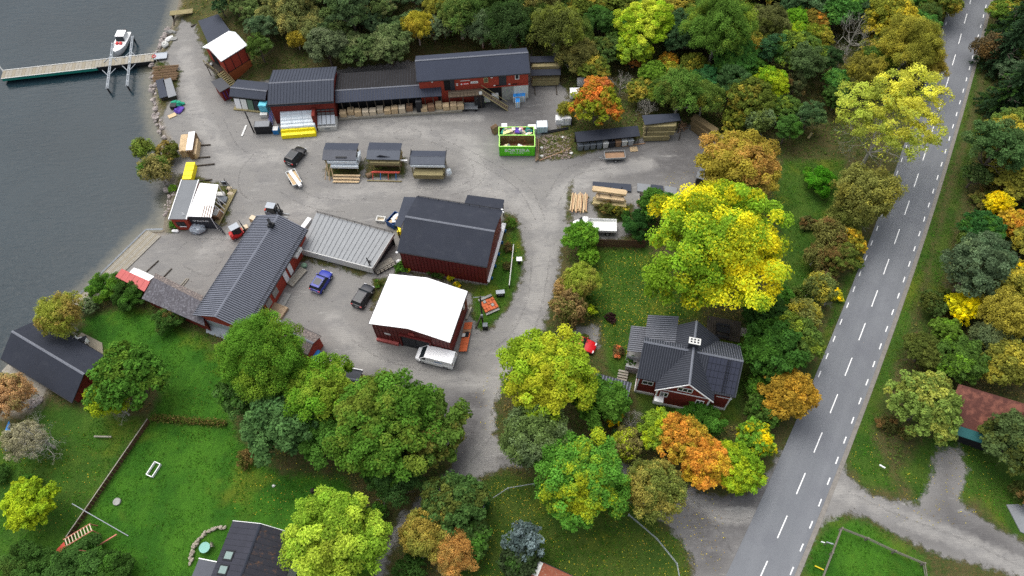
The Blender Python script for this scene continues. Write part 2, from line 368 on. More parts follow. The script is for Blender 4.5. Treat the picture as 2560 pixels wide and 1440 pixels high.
    sand = rng_(math_('ADD', att('land'), edge), .2, 1.6, 1., 0.)
    col = mixc(math_('MULTIPLY', sand, .85), col, (.22, .19, .15))
    L(col, b.inputs['Base Color']); b.inputs['Roughness'].default_value = .95; b.inputs['Specular IOR Level'].default_value = .15
    bp = N(n, 'ShaderNodeBump', i_Strength=.8, i_Distance=.25)
    hb = math_('ADD', math_('MULTIPLY', noise(7, 4, .8), .6), math_('MULTIPLY', noise(2.2, 3, .6), .6))
    L(math_('MULTIPLY', hb, math_('SUBTRACT', 1.15, fg)), bp.inputs['Height']); L(bp.outputs[0], b.inputs['Normal'])
    return m
M_GROUND = ground_material()
dark_gravel = sd_poly(PX([(1330, 130), (1420, 300), (1380, 350), (1650, 330), (1900, 330), (1800, 480), (1560, 470), (1350, 400), (1180, 300), (700, 300), (600, 200)]), GX, GY)
dark_gravel2 = np.max([sd_poly(PX([(2110, 1180), (2290, 1240), (2330, 1120), (2420, 1120), (2420, 1230), (2700, 1400), (2700, 1500), (2300, 1400), (2110, 1300)]), GX, GY) - .5, sd_poly(PX([(1640, 1190), (1960, 1130), (1990, 1250), (1830, 1480), (1700, 1480)]), GX, GY), sd_poly(PX([(930, 880), (1180, 880), (1270, 1000), (1280, 1200), (1000, 1300), (900, 950)]), GX, GY)], 0)
dark_gravel = np.clip(np.maximum(dark_gravel / 8 + .35, dark_gravel2 / 5 + .2), 0, 1)  # wet, darker gravel: upper yard, junction, side road and lower drive
def path_d(pts):
    P_ = PX(pts); d = np.full(GX.shape, 1e9)
    for (ax, ay), (bx, by) in zip(P_, P_[1:]):
        ex, ey = bx - ax, by - ay; t = np.clip(((GX - ax) * ex + (GY - ay) * ey) / (ex * ex + ey * ey), 0, 1); d = np.minimum(d, np.hypot(GX - ax - t * ex, GY - ay - t * ey))
    return d
worn = np.zeros_like(GX)
for pts, wd in (([(1190, 1180), (1240, 1090), (1255, 960), (1310, 840), (1345, 720), (1362, 620), (1345, 540), (1260, 475), (1100, 455), (900, 470), (760, 520), (640, 560), (520, 620)], 2.2), ([(1362, 600), (1400, 480), (1500, 425), (1620, 410)], 1.8), ([(1340, 530), (1200, 430), (1170, 350), (1000, 318), (850, 330), (700, 390), (560, 400), (480, 260), (460, 130)], 1.9),
                ([(900, 300), (1200, 295)], 1.), ([(830, 800), (900, 880), (1080, 945), (1240, 960)], 1.6), ([(2040, 1200), (2200, 1275), (2350, 1330), (2560, 1420)], 1.4), ([(1900, 1290), (1800, 1290), (1720, 1240)], 1.2)):
    worn = np.maximum(worn, np.clip(1.3 - path_d(pts) / wd, 0, 1))
def grid_obj(name, sel):
    q = quads[sel & keep]
    if not len(q): return
    u, inv = np.unique(q, return_inverse=True); inv = inv.reshape(-1, 4)
    co = np.stack([GX.ravel()[u], GY.ravel()[u], Zr.ravel()[u]], -1)
    me = bpy.data.meshes.new(name); me.vertices.add(len(u)); me.vertices.foreach_set('co', co.ravel())
    me.loops.add(len(inv) * 4); me.loops.foreach_set('vertex_index', inv.ravel().astype(np.int32))
    me.polygons.add(len(inv)); me.polygons.foreach_set('loop_start', np.arange(len(inv), dtype=np.int32) * 4)
    me.polygons.foreach_set('use_smooth', np.ones(len(inv), bool)); me.update(calc_edges=True)
    for nm, A in (('worn', worn), ('gravel', sd_grav), ('lawn', sd_lawn), ('lush', lush), ('dark_gravel', dark_gravel), ('land', sd_land)):
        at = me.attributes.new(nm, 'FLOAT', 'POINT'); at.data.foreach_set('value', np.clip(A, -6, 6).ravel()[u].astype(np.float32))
    me.materials.append(M_GROUND)
    o = bpy.data.objects.new(name, me); C.objects.link(o); o['kind'] = 'structure'; return o
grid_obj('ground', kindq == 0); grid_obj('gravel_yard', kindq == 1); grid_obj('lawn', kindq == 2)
far = MB()
far.add([(112, -300, 0), (800, -300, 0), (800, 900, 0), (112, 900, 0)], [(0, 1, 2, 3)]); far.add([(-64, 136, 0), (112, 136, 0), (112, 900, 0), (-140, 900, 0)], [(0, 1, 2, 3)])
far.add([(-112, -300, 0), (112, -300, 0), (112, 2, 0), (-112, 2, 0)], [(0, 1, 2, 3)]); far.add([(-400, -300, -.02), (-112, -300, -.02), (-112, 25, -.02), (-400, -35, -.02)], [(0, 1, 2, 3)])
M_FAR = mat('distant_ground', (.04, .055, .018), .95, .4, .05, .6)
far.obj('terrain', M_FAR, kind='structure')
# water
def water_material():
    m, n, b = new_mat('lake_water'); L = n.links.new
    pos = N(n, 'ShaderNodeNewGeometry').outputs['Position']
    t = N(n, 'ShaderNodeTexNoise', i_Scale=.05, i_Detail=3.); L(pos, t.inputs['Vector'])
    r = N(n, 'ShaderNodeValToRGB'); r.color_ramp.elements[0].color = (.006, .015, .02, 1); r.color_ramp.elements[1].color = (.018, .036, .047, 1)
    L(t.outputs[0], r.inputs[0])
    a = N(n, 'ShaderNodeAttribute', attribute_name='shallow')
    t2 = N(n, 'ShaderNodeTexNoise', i_Scale=1.2, i_Detail=5.); L(pos, t2.inputs['Vector'])
    ad = N(n, 'ShaderNodeMath', operation='MULTIPLY_ADD'); ad.inputs[1].default_value = .5; L(t2.outputs[0], ad.inputs[0]); L(a.outputs['Fac'], ad.inputs[2])
    mr = N(n, 'ShaderNodeMapRange'); mr.inputs[1].default_value = .3; mr.inputs[2].default_value = 1.35; L(ad.outputs[0], mr.inputs[0])
    mx = N(n, 'ShaderNodeMix', data_type='RGBA'); L(mr.outputs[0], mx.inputs[0]); L(r.outputs[0], mx.inputs[6]); mx.inputs[7].default_value = (.15, .14, .1, 1)
    L(mx.outputs[2], b.inputs['Base Color']); b.inputs['Roughness'].default_value = .06; b.inputs['IOR'].default_value = 1.33; b.inputs['Specular IOR Level'].default_value = .4
    mp = N(n, 'ShaderNodeMapping'); mp.inputs['Rotation'].default_value = (0, 0, R(-20)); mp.inputs['Scale'].default_value = (.6, 2.2, 1); L(pos, mp.inputs[0])
    n1 = N(n, 'ShaderNodeTexNoise', i_Scale=.9, i_Detail=6., i_Roughness=.62, i_Distortion=.5); L(mp.outputs[0], n1.inputs['Vector'])
    bp = N(n, 'ShaderNodeBump', i_Distance=.1); big = N(n, 'ShaderNodeTexNoise', i_Scale=.035, i_Detail=3.); L(pos, big.inputs['Vector']); bs = N(n, 'ShaderNodeMapRange'); bs.inputs[1].default_value = .35; bs.inputs[2].default_value = .65; bs.inputs[3].default_value = .25; bs.inputs[4].default_value = 1.; L(big.outputs[0], bs.inputs[0]); L(bs.outputs[0], bp.inputs['Strength']); L(n1.outputs[0], bp.inputs['Height']); L(bp.outputs[0], b.inputs['Normal'])
    return m
WZ = -.75
wx = np.concatenate([[-700, -300, -180], np.arange(-130, -30, 1.), [-30]]); wy = np.concatenate([[-60, 0, 15], np.arange(26, 150, 1.), [200, 400, 900]])
WX, WY = np.meshgrid(wx, wy); sw = sd_poly(land, WX, WY)
nyw, nxw = WX.shape; iw = np.arange(nxw * nyw).reshape(nyw, nxw)
qw = np.stack([iw[:-1, :-1], iw[:-1, 1:], iw[1:, 1:], iw[1:, :-1]], -1).reshape(-1, 4)
me = bpy.data.meshes.new('water'); me.from_pydata(np.stack([WX.ravel(), WY.ravel(), np.full(WX.size, WZ)], -1).tolist(), [], qw.tolist())
at = me.attributes.new('shallow', 'FLOAT', 'POINT'); at.data.foreach_set('value', np.clip(1 + sw.ravel() / 3.2, 0, 1).astype(np.float32))
me.materials.append(water_material()); wo = bpy.data.objects.new('water', me); C.objects.link(wo); wo['kind'] = 'structure'
mb = MB(); mb.add([(-700, -60, -2.3), (-30, -60, -2.3), (-30, 900, -2.3), (-700, 900, -2.3)], [(0, 1, 2, 3)]); mb.obj('lake_bed', M_FAR, kind='structure')

# ------------------------------------------------------------------ the asphalt road
def rx(y): return float(np.polyval(RK, y))
def rpt(y, off):
    d = float(np.polyval(np.polyder(RK), y)); k = math.hypot(1, d)
    return (rx(y) - off / k, y + off * d / k)
def strip(y0, y1, o0, o1, z, step=2.):
    mb = MB(); n_ = max(1, int((y1 - y0) / step)); vs = []
    for i in range(n_ + 1):
        y = y0 + (y1 - y0) * i / n_; a = rpt(y, o0); b_ = rpt(y, o1); vs += [(a[0], a[1], z), (b_[0], b_[1], z)]
    return mb.add(vs, [(2 * i, 2 * i + 2, 2 * i + 3, 2 * i + 1) for i in range(n_)])
def asphalt_material():
    m, n, b = new_mat('asphalt'); L = n.links.new
    pos = N(n, 'ShaderNodeNewGeometry').outputs['Position']
    def nz(sc, det, rg, mpv=None):
        t = N(n, 'ShaderNodeTexNoise', i_Scale=sc, i_Detail=det, i_Roughness=rg)
        if mpv:
            mp = N(n, 'ShaderNodeMapping'); mp.inputs['Rotation'].default_value = (0, 0, R(-57)); mp.inputs['Scale'].default_value = mpv; 
            vr = N(n, 'ShaderNodeVectorRotate', rotation_type='Z_AXIS'); vr.inputs['Angle'].default_value = R(-59); L(pos, vr.inputs[0])
            mp.inputs['Rotation'].default_value = (0, 0, 0); L(vr.outputs[0], mp.inputs[0]); L(mp.outputs[0], t.inputs['Vector'])
        else: L(pos, t.inputs['Vector'])
        return t.outputs[0]
    def mixr(f, a, c, lo, hi, mxv=1.):
        r = N(n, 'ShaderNodeMapRange'); r.inputs[1].default_value = lo; r.inputs[2].default_value = hi; r.inputs[4].default_value = mxv; L(f, r.inputs[0])
        x = N(n, 'ShaderNodeMix', data_type='RGBA'); L(r.outputs[0], x.inputs[0])
        for s_, v in ((6, a), (7, c)):
            if isinstance(v, tuple): x.inputs[s_].default_value = v + (1,)
            else: L(v, x.inputs[s_])
        return x.outputs[2]
    c = mixr(nz(.5, 2, .4, (.03, 1.1, 1)), (.13, .138, .15), (.17, .178, .19), .3, .7)
    c = mixr(nz(.25, 4, .6), c, (.115, .12, .135), .45, .7, .7)
    c = mixr(nz(.8, 6, .75, (.3, 1.2, 1)), c, (.1, .105, .115), .55, .75, .45)
    c = mixr(nz(16, 3, .8), c, (.24, .25, .26), .52, .72, .55)
    L(c, b.inputs['Base Color']); b.inputs['Roughness'].default_value = .85
    return m
strip(0, 210, -.42, 6.0, .045).obj('road', asphalt_material(), kind='structure')
strip(2, 150, -.95, -.43, .03).obj('road_shoulder', mat('shoulder_gravel', (.2, .185, .165), .95, .3, 2, 12), kind='structure')
M_LINE = mat('road_marking_paint', (.78, .78, .76), .7, .08, 2, 20)
def arc_marks(y_first, period, length, off, width, y_end):
    """dashes along the road, starting where the first one starts"""
    out = []; y = y_first
    while y < y_end:
        d = float(np.polyval(np.polyder(RK), y)); k = math.hypot(1, d)
        y2 = y + length / k; out.append((y, y2)); y += period / k
    return out
marks = bpy.data.objects.new('road_markings', None); C.objects.link(marks); marks['kind'] = 'structure'
def dashes(list_, off, wd):
    for (a, b_) in list_:
        strip(a, b_, off - wd / 2, off + wd / 2, .05, 3).obj('road_line', M_LINE, marks)
yr = G(1979.9, 1424.6)[1]; yc = G(1960 + 67 / 2.4, 840 + 957 / 2.4)[1]; yl = G(2000 + 244 / 3, 420 + 1310 / 3)[1]
kk = math.hypot(1, .66)
dashes(arc_marks(yr - .5 / kk - 9 / kk, 3, 1, 0, .12, 150), 0, .14)
dashes(arc_marks(yc - 1.5 / kk - 12 / kk, 6, 3, 2.71, .12, 150), 2.71, .13)
dl = [(a, b_) for a, b_ in arc_marks(yl - .5 / kk - 12 / kk, 3, 1, 5.6, .12, 150)]
dashes(dl, 5.6, .13)

# ------------------------------------------------------------------ trees
def leaf_material():
    m = bpy.data.materials.new('foliage'); m.use_nodes = True; n = m.node_tree; L = n.links.new; n.nodes.remove(n.nodes['Principled BSDF'])
    out = n.nodes['Material Output']; oi = N(n, 'ShaderNodeObjectInfo')
    B = N(n, 'ShaderNodeAttribute', attribute_type='OBJECT', attribute_name='leaf_tint')
    mv = N(n, 'ShaderNodeAttribute', attribute_name='mixv'); tv = N(n, 'ShaderNodeAttribute', attribute_name='tone')
    am = N(n, 'ShaderNodeAttribute', attribute_type='OBJECT', attribute_name='tint_share')
    ad = N(n, 'ShaderNodeMath', operation='ADD'); L(mv.outputs['Fac'], ad.inputs[0]); L(am.outputs['Fac'], ad.inputs[1])
    mr = N(n, 'ShaderNodeMapRange'); mr.inputs[1].default_value = .85; mr.inputs[2].default_value = 1.15; L(ad.outputs[0], mr.inputs[0])
    mx = N(n, 'ShaderNodeMix', data_type='RGBA'); L(mr.outputs[0], mx.inputs[0]); L(oi.outputs['Color'], mx.inputs[6]); L(B.outputs['Color'], mx.inputs[7])
    k = N(n, 'ShaderNodeMapRange'); k.inputs[3].default_value = .6; k.inputs[4].default_value = 2.15; L(tv.outputs['Fac'], k.inputs[0])
    vm = N(n, 'ShaderNodeVectorMath', operation='SCALE'); L(mx.outputs[2], vm.inputs[0]); L(k.outputs[0], vm.inputs['Scale'])
    df = N(n, 'ShaderNodeBsdfDiffuse'); tr = N(n, 'ShaderNodeBsdfTranslucent'); ms = N(n, 'ShaderNodeMixShader', i_Fac=.4)
    L(vm.outputs[0], df.inputs[0]); L(vm.outputs[0], tr.inputs[0]); L(df.outputs[0], ms.inputs[1]); L(tr.outputs[0], ms.inputs[2]); L(ms.outputs[0], out.inputs[0])
    return m
M_LEAF = leaf_material()
def cards_mesh(name, P, Nn, S, tone, mixv, rg, aspect=.62):
    """one bent leaf-spray quad per point"""
    n_ = len(P)
    r = rg.normal(size=(n_, 3)); T = np.cross(Nn, r); T /= np.linalg.norm(T, axis=1)[:, None] + 1e-9
    Bn = np.cross(Nn, T)
    s = S[:, None]
    v = np.stack([P - T * s * .5, P - Bn * s * aspect * .5 + Nn * s * .12, P + T * s * .5, P + Bn * s * aspect * .5 + Nn * s * .12], 1).reshape(-1, 3)
    me = bpy.data.meshes.new(name); me.vertices.add(n_ * 4); me.vertices.foreach_set('co', v.ravel())
    me.loops.add(n_ * 4); me.loops.foreach_set('vertex_index', np.arange(n_ * 4, dtype=np.int32))
    me.polygons.add(n_); me.polygons.foreach_set('loop_start', np.arange(n_, dtype=np.int32) * 4); me.update(calc_edges=True)
    for nm, A in (('tone', tone), ('mixv', mixv)):
        at = me.attributes.new(nm, 'FLOAT', 'POINT'); at.data.foreach_set('value', np.repeat(A, 4).astype(np.float32))
    me.materials.append(M_LEAF)
    return me
def unit(v): return v / (np.linalg.norm(v, axis=-1, keepdims=True) + 1e-9)
def branches(rg, R_, H_, bare=False, pale=False, lean=None):
    """tapered trunk with limbs; crown radius R_, total height H_"""
    mb = MB(); r0 = .035 * H_ * .5 + .06 if not bare else .028 * H_ * .5 + .05
    th = H_ * (.3 if not bare else .22)
    mb.tube((0, 0, -.3), (.05, 0, th), r0 * 1.25, r0 * .8, 7)
    def grow(p, d, L_, r, dep):
        q = p
        for k in range(2):
            d2 = unit(d + rg.normal(size=3) * .16 + np.array([0, 0, .06])); q2 = q + d2 * L_ / 2
            mb.tube(q, q2, r * (1 - .25 * k), r * (.75 - .25 * k), 4 if dep < 2 else 3); q = q2; d = d2
        if dep >= (5 if bare else 2): return
        for _ in range(3 if bare else 2):
            nd = unit(d + rg.normal(size=3) * (.55 if bare else .5) + np.array([0, 0, .1])); grow(q, nd, L_ * .72, r * .5, dep + 1)
    nl = 5 if bare else 6
    for i in range(nl):
        a = 2 * math.pi * i / nl + rg.uniform(-.4, .4); up = rg.uniform(.5, 1.3)
        d = unit(np.array([math.cos(a), math.sin(a), up])); grow(np.array([.0, 0, th * rg.uniform(.8, 1.)]), d, min(R_, H_ * .5) * (.36 if bare else .5), r0 * .5, 0)
    mb.tube((.05, 0, th), (0.1, .1, H_ * .8), r0 * .8, r0 * .2, 5)
    return mb
def crown(kind, R_, H_, seed):
    rg = np.random.default_rng(seed)
    P = []; Nn = []; S = []; T = []; Mx = []
    def emit(p, n, s, t, m): P.append(p); Nn.append(n); S.append(s); T.append(t); Mx.append(m)
    ph = rg.random(3) * 6
    def low(p): return .5 + .5 * np.sin(p[..., 0] / R_ * 2.6 + ph[0]) * np.sin(p[..., 1] / R_ * 2.4 + ph[1] + p[..., 2] / R_ * 2)
    if kind in ('broad', 'fine', 'half', 'shrub', 'pine'):
        shrub = kind == 'shrub'
        zc = H_ * (.62 if not shrub else .42); rv = H_ * (.38 if not shrub else .55)
        nl = {'broad': 15, 'fine': 20, 'half': 16, 'shrub': 8, 'pine': 13}[kind]
        # irregular outline: a few lobes pushed in and out
        i = np.arange(nl) + .5; phi = i * 2.39996 + rg.uniform(0, 6); zz = 1 - 1.35 * i / nl
        rr = np.sqrt(np.clip(1 - zz ** 2, 0, 1)); k = rg.uniform(.5, .8, nl)
        lc = np.stack([rr * np.cos(phi) * R_ * k, rr * np.sin(phi) * R_ * k, zc + zz * rv * k * .95], -1)
        lr = R_ * rg.uniform(.3, .5, nl) * {'pine': .9}.get(kind, 1)
        sub = {'broad': 20, 'fine': 16, 'half': 15, 'shrub': 14, 'pine': 12}[kind]
        leaf = {'broad': .40, 'fine': .27, 'half': .36, 'shrub': .28, 'pine': .3}[kind] * (.8 + .022 * R_)
        for c, r in zip(lc, lr):
            m = int(sub * rg.uniform(.8, 1.2)); d = unit(rg.normal(size=(m, 3))); d[:, 2] = np.where(d[:, 2] < -.35, -d[:, 2], d[:, 2])
            cl = c + d * r * rg.uniform(.65, 1.05, (m, 1)) * np.array([1, 1, .85])
            cr = r * {'broad': .34, 'fine': .36, 'half': .3, 'shrub': .4, 'pine': .42}[kind] * rg.uniform(.7, 1.25, m)
            tc = np.clip(rg.normal(.5, .17, m), 0, 1); ltone = rg.normal(0, .08)
            mc = np.clip(.45 * rg.random(m) + .55 * low(cl), 0, 1)
            for j in range(m):
                q = int(max(10, 4 * math.pi * cr[j] ** 2 * .6 / (leaf * leaf * .62 * .5) * {'broad': 1.15, 'fine': .85, 'half': .95, 'shrub': 1.1, 'pine': .95}[kind])); q = min(q, 330)
                e = unit(rg.normal(size=(q, 3))); e[:, 2] = np.where(e[:, 2] < -.2, -e[:, 2] * .6, e[:, 2])
                rad = cr[j] * rg.uniform(.55, 1.12, (q, 1))
                p = cl[j] + e * rad * np.array([1, 1, .8 if kind != 'fine' else 1.15])
                if kind == 'fine': p[:, 2] -= rg.random(q) ** 2 * .8
                nn = unit(e * .75 + np.array([0, 0, .55]) + rg.normal(size=(q, 3)) * (.42 if kind != 'pine' else .7))
                emit(p, nn, leaf * rg.uniform(.6, 1.25, q), np.clip(tc[j] + ltone + rg.normal(0, .13, q), 0, 1), np.clip(mc[j] + rg.normal(0, .06, q), 0, 1))
    elif kind == 'spruce':
        nlay = int(H_ * 1.5)
        for k in range(nlay):
            f = k / nlay; z = H_ * (.1 + .9 * f); rr = R_ * (1 - f) ** .85 + .15; nb = int(7 + 9 * (1 - f))
            for b_ in range(nb):
                a = 2 * math.pi * b_ / nb + rg.uniform(-.3, .3) + k; L_ = rr * rg.uniform(.75, 1.1); q = int(10 + 26 * L_)
                t = rg.random(q) ** .7; wdt = .16 * L_ * (1.1 - t)
                x = t * L_; y = rg.normal(size=q) * wdt
                p = np.stack([x * math.cos(a) - y * math.sin(a), x * math.sin(a) + y * math.cos(a), z - .28 * x + rg.normal(size=q) * .07], -1)
                nn = unit(np.array([0, 0, 1]) + rg.normal(size=(q, 3)) * .35)
                emit(p, nn, .3 * rg.uniform(.6, 1.2, q), np.clip(rg.normal(.45, .16) + t * .2 + rg.normal(0, .1, q), 0, 1), np.full(q, rg.random()))
    P = np.concatenate(P); Nn = np.concatenate(Nn); S = np.concatenate(S); T = np.concatenate(T); Mx = np.concatenate(Mx)
    if kind == 'half':   # leaves only in the outer, upper crown; lower limbs bare
        cn = np.sin(P[:, 0] * 1.3 + 1) * np.sin(P[:, 1] * 1.5) * np.sin(P[:, 2] * 1.7 + 2); keep_ = ((P[:, 2] > H_ * .72) & (rg.random(len(P)) < .85) & (cn < .08)) | (rg.random(len(P)) < .03); P, Nn, S, T, Mx = (x[keep_] for x in (P, Nn, S, T, Mx))
    return cards_mesh('crown', P, Nn, S, T, Mx, rg)
_tmpl = {}
def template(kind, size, var):
    key = (kind, size, var)
    if key not in _tmpl:
        R_ = {'s': 1.6, 'm': 3.4, 'l': 6.2, 'x': 10.}[size]; H_ = R_ * {'broad': 1.85, 'fine': 2.3, 'half': 1.75, 'shrub': 1.15, 'pine': 2.2, 'spruce': 3.4, 'bare': 2.}[kind]
        sd = hash((('broad', 'fine', 'half', 'shrub', 'pine', 'spruce', 'bare').index(kind), 'smlx'.index(size), var)) & 0xffff
        rg = np.random.default_rng(sd + 5)
        tb = None if kind == 'shrub' and size == 's' else branches(rg, R_, H_, kind in ('bare', 'half')).mesh('trunk', M_BARKL if kind in ('fine', 'bare', 'half') else M_BARK)
        cb = None if kind == 'bare' else crown(kind, R_, H_, sd)
        _tmpl[key] = (R_, H_, tb, cb)
    return _tmpl[key]
tree_n = [0]
def tree(px, py, rpx, kind, A, label, B=None, share=.3, name=None, cat='tree', group=None, hk=1., foot=False):
    """crown centred on (px,py) in the survey, half width rpx"""
    tree_n[0] += 1; i = tree_n[0]
    z = 6.; 
    for _ in range(4):
        r = rpx / scale_at(px, py, z)
        k0 = {'broad': 1.85, 'fine': 2.3, 'half': 1.75, 'shrub': 1.15, 'pine': 2.2, 'spruce': 3.4, 'bare': 2.}[kind]
        H_ = r * k0 * hk; z = H_ * (.6 if kind not in ('shrub', 'spruce') else .4)
    if foot: z = 0
    size = 's' if r < 2.3 else 'm' if r < 4.6 else 'l' if r < 8 else 'x'
    p = G(px, py, z)
    return place_tree(p[0], p[1], r, hk, kind, size, i, A, B, share, label, name, cat, group)
def place_tree(x, y, r, hk, kind, size, i, A, B, share, label, name, cat, group):
    R_, H_, tm, cm = template(kind, size, i % 2)
    nm = name or {'broad': 'broadleaf_tree', 'fine': 'birch_tree', 'half': 'ash_tree', 'shrub': 'shrub', 'pine': 'pine_tree', 'spruce': 'spruce_tree', 'bare': 'bare_tree'}[kind]
    rr = random.Random(i * 7 + 1)
    t = thing(nm, label, cat, (x, y, 0), rr.uniform(0, 6.28), group); s = r / R_
    gz = 0
    ix = int(round((x + 112) / STEP)); iy = int(round((y - 2) / STEP))
    if 0 <= ix < nx and 0 <= iy < ny: gz = float(Zr[iy, ix])
    t.location.z = max(gz, -.6) - .05
    t.scale = (s, s, s * hk)
    if tm: 
        o = piece('trunk', tm, t)
    if cm:
        o = piece('crown', cm, t); a = srgb(A); b_ = srgb(B) if B is not None else tuple(c * 1.15 for c in a)
        j = rr.uniform(.9, 1.1)
        o.color = tuple(c * j for c in a) + (1,); o['leaf_tint'] = [float(c * j) for c in b_]; o['tint_share'] = float(share)
    return t
DG = (.045, .1, .02); GR = (.065, .16, .022); LG = (.14, .27, .025); YG = (.34, .42, .02); YE = (.72, .55, .01); OL = (.1, .12, .025)
TAN = (.3, .22, .06); OR = (.48, .23, .035); GG = (.13, .18, .08); BG = (.06, .13, .04); PN = (.095, .15, .05); RD = (.48, .16, .06); BR = (.16, .1, .035); SP = (.028, .055, .024); YO = (.34, .3, .04)
def trees():
    T = tree
    # waterside and left gardens
    T(152, 790, 56, 'fine', (.24, .27, .04), 'yellow-green feathery tree at the water beside the quay, behind the boathouse', B=TAN, share=.4)
    T(262, 722, 44, 'shrub', GR, 'bright green bush at the lower end of the quay', B=LG, share=.4, cat='bush')
    T(326, 742, 46, 'shrub', DG, 'dark green bush below the pink sheet roof', B=GR, share=.3, cat='bush')
    T(222, 768, 26, 'shrub', GG, 'small grey-green bush between quay and lawn', cat='bush')
    T(430, 795, 44, 'shrub', DG, 'round dark bush against the weathered lean-to shed', B=BR, share=.3, cat='bush')
    T(325, 945, 84, 'broad', GR, 'dense dark green tree by the gable of the boathouse', B=(.09, .16, .02), share=.35)
    T(272, 995, 46, 'fine', YG, 'small yellow-green tree at the lower corner of the boathouse', B=GR, share=.4)
    T(300, 1020, 40, 'bare', GG, 'half bare grey shrub under the boathouse corner', name='bare_shrub', cat='bush')
    T(18, 985, 56, 'fine', (.42, .26, .12), 'pinkish tan willow at the left edge of the photo', B=(.3, .3, .1), share=.3, name='willow_tree')
    T(80, 1085, 84, 'bare', GG, 'pale grey bare branching tree over the kayak', name='bare_tree')
    T(62, 1100, 48, 'fine', (.34, .32, .2), 'loose tan willow shrub beside the kayak', B=(.2, .2, .07), share=.3, name='willow_shrub', cat='bush')
    T(4, 1185, 26, 'shrub', DG, 'small dark bush cut by the left edge of the photo', cat='bush')
    T(80, 1262, 62, 'broad', (.22, .33, .02), 'yellow-green garden tree left of the long garden pole', B=YG, share=.5)
    T(70, 1210, 30, 'shrub', GR, 'low green bush behind the yellow-green garden tree', cat='bush')
    T(60, 1415, 70, 'shrub', DG, 'big green bush in the bottom left corner', B=(.06, .1, .02), share=.3, cat='bush', hk=.8)
    T(185, 1432, 76, 'shrub', (.05, .11, .025), 'wide dark green bush below the red climbing frame', B=GR, share=.3, cat='bush', hk=.7)
    T(290, 1435, 60, 'shrub', DG, 'green bush at the bottom edge right of the climbing frame', B=GR, share=.3, cat='bush')
    T(352, 366, 27, 'fine', (.17, .24, .04), 'green waterside shrub leaning over the lake', B=OL, share=.5, cat='bush')
    T(386, 416, 36, 'fine', (.27, .24, .08), 'tan dry shrub at the shore above the kiosk', B=GR, share=.3, name='waterside_shrub', cat='bush')
    T(418, 385, 34, 'shrub', OL, 'olive shrub between shore and sawn timber stack', B=TAN, share=.4, cat='bush')
    T(438, 560, 14, 'shrub', GR, 'small green bush at the red end wall of the kiosk', cat='bush')
    T(430, 470, 12, 'shrub', LG, 'small bright bush at the shore corner of the kiosk', cat='bush')
    # tree belt between lawn and yard
    T(655, 895, 104, 'fine', (.085, .19, .02), 'broad feathery green tree covering the lower end of the ribbed roof', B=(.13, .2, .02), share=.35, name='larch_tree')
    T(625, 975, 72, 'broad', (.06, .12, .03), 'dull green tree below the feathery tree, facing the lawn', B=GR, share=.3)
    T(705, 1068, 92, 'broad', (.075, .15, .045), 'dark bluish green tree at the inner corner of the lawn', B=BG, share=.4)
    T(800, 990, 98, 'broad', (.11, .24, .02), 'fresh green tree behind the small black roof', B=(.2, .28, .03), share=.45)
    T(815, 1095, 72, 'broad', (.07, .16, .025), 'deep green tree in the middle of the tree belt', B=GR, share=.4)
    T(960, 1060, 132, 'broad', (.09, .2, .025), 'largest olive green tree of the belt below the white-roofed garage', B=(.16, .22, .03), share=.4)
    T(1075, 1075, 92, 'broad', (.1, .18, .03), 'brown-tinged green tree overhanging the drive', B=(.2, .19, .04), share=.35)
    T(985, 1185, 72, 'fine', (.035, .075, .02), 'dark drooping tree where the narrow path begins', B=DG, share=.3)
    T(925, 1300, 40, 'shrub', DG, 'dark bush along the narrow path above the bottom left house', B=GR, share=.3, cat='bush')
    T(615, 1150, 26, 'shrub', (.17, .12, .04), 'small brownish bush at the edge of the big lawn', B=OL, share=.4, cat='bush')
    T(832, 1352, 118, 'broad', (.2, .33, .03), 'large pale yellow-green tree beside the black roofed house', B=(.38, .48, .05), share=.45)
    T(1135, 1262, 78, 'broad', (.06, .12, .03), 'soft green tree behind the tan birch at the bottom', B=OL, share=.35)
    T(1062, 1335, 62, 'fine', (.32, .25, .05), 'tan yellow birch at the bottom centre', B=(.25, .27, .05), share=.4)
    T(1132, 1385, 56, 'fine', (.4, .22, .06), 'orange-brown tree at the bottom centre', B=TAN, share=.4)
    T(1180, 1345, 48, 'broad', (.055, .1, .025), 'small green tree at the right of the orange-brown tree', B=GR, share=.4)
    T(1030, 1425, 46, 'shrub', DG, 'dark bush at the bottom edge under the tan birch', cat='bush')
    T(1190, 1250, 30, 'shrub', (.025, .08, .02), 'dark glossy bush inside the pale cable fence', cat='bush')
    T(1312, 1352, 50, 'pine', (.1, .14, .13), 'blue-grey conifer on the dark lawn', B=(.2, .26, .26), share=.35)
    T(1300, 1402, 46, 'broad', (.04, .06, .025), 'dark green tree above the rusty roof at the bottom edge', B=DG, share=.3)
    # garden of the red house
    T(1362, 948, 116, 'broad', (.24, .36, .025), 'big yellow-green round tree beside the red car', B=(.42, .44, .03), share=.45)
    T(1335, 1095, 84, 'fine', (.12, .18, .05), 'thin grey-green tree between the drive and the round yellow-green tree', B=GG, share=.4)
    T(1395, 1085, 50, 'bare', GG, 'pale bare crown between the yellow-green and the green tree')
    T(1500, 1010, 66, 'broad', (.07, .15, .02), 'green tree below the small ribbed roof', B=GR, share=.4)
    T(1535, 1040, 22, 'fine', YE, 'small bright yellow sapling below the small ribbed roof', B=YG, share=.3, name='sapling')
    T(1580, 1050, 44, 'bare', GG, 'grey bare shrub in front of the red house', name='bare_shrub', cat='bush')
    T(1562, 1110, 40, 'fine', (.17, .15, .05), 'low brownish bush in the middle of the red house hedge', B=YG, share=.4, name='hedge_bush', cat='bush')
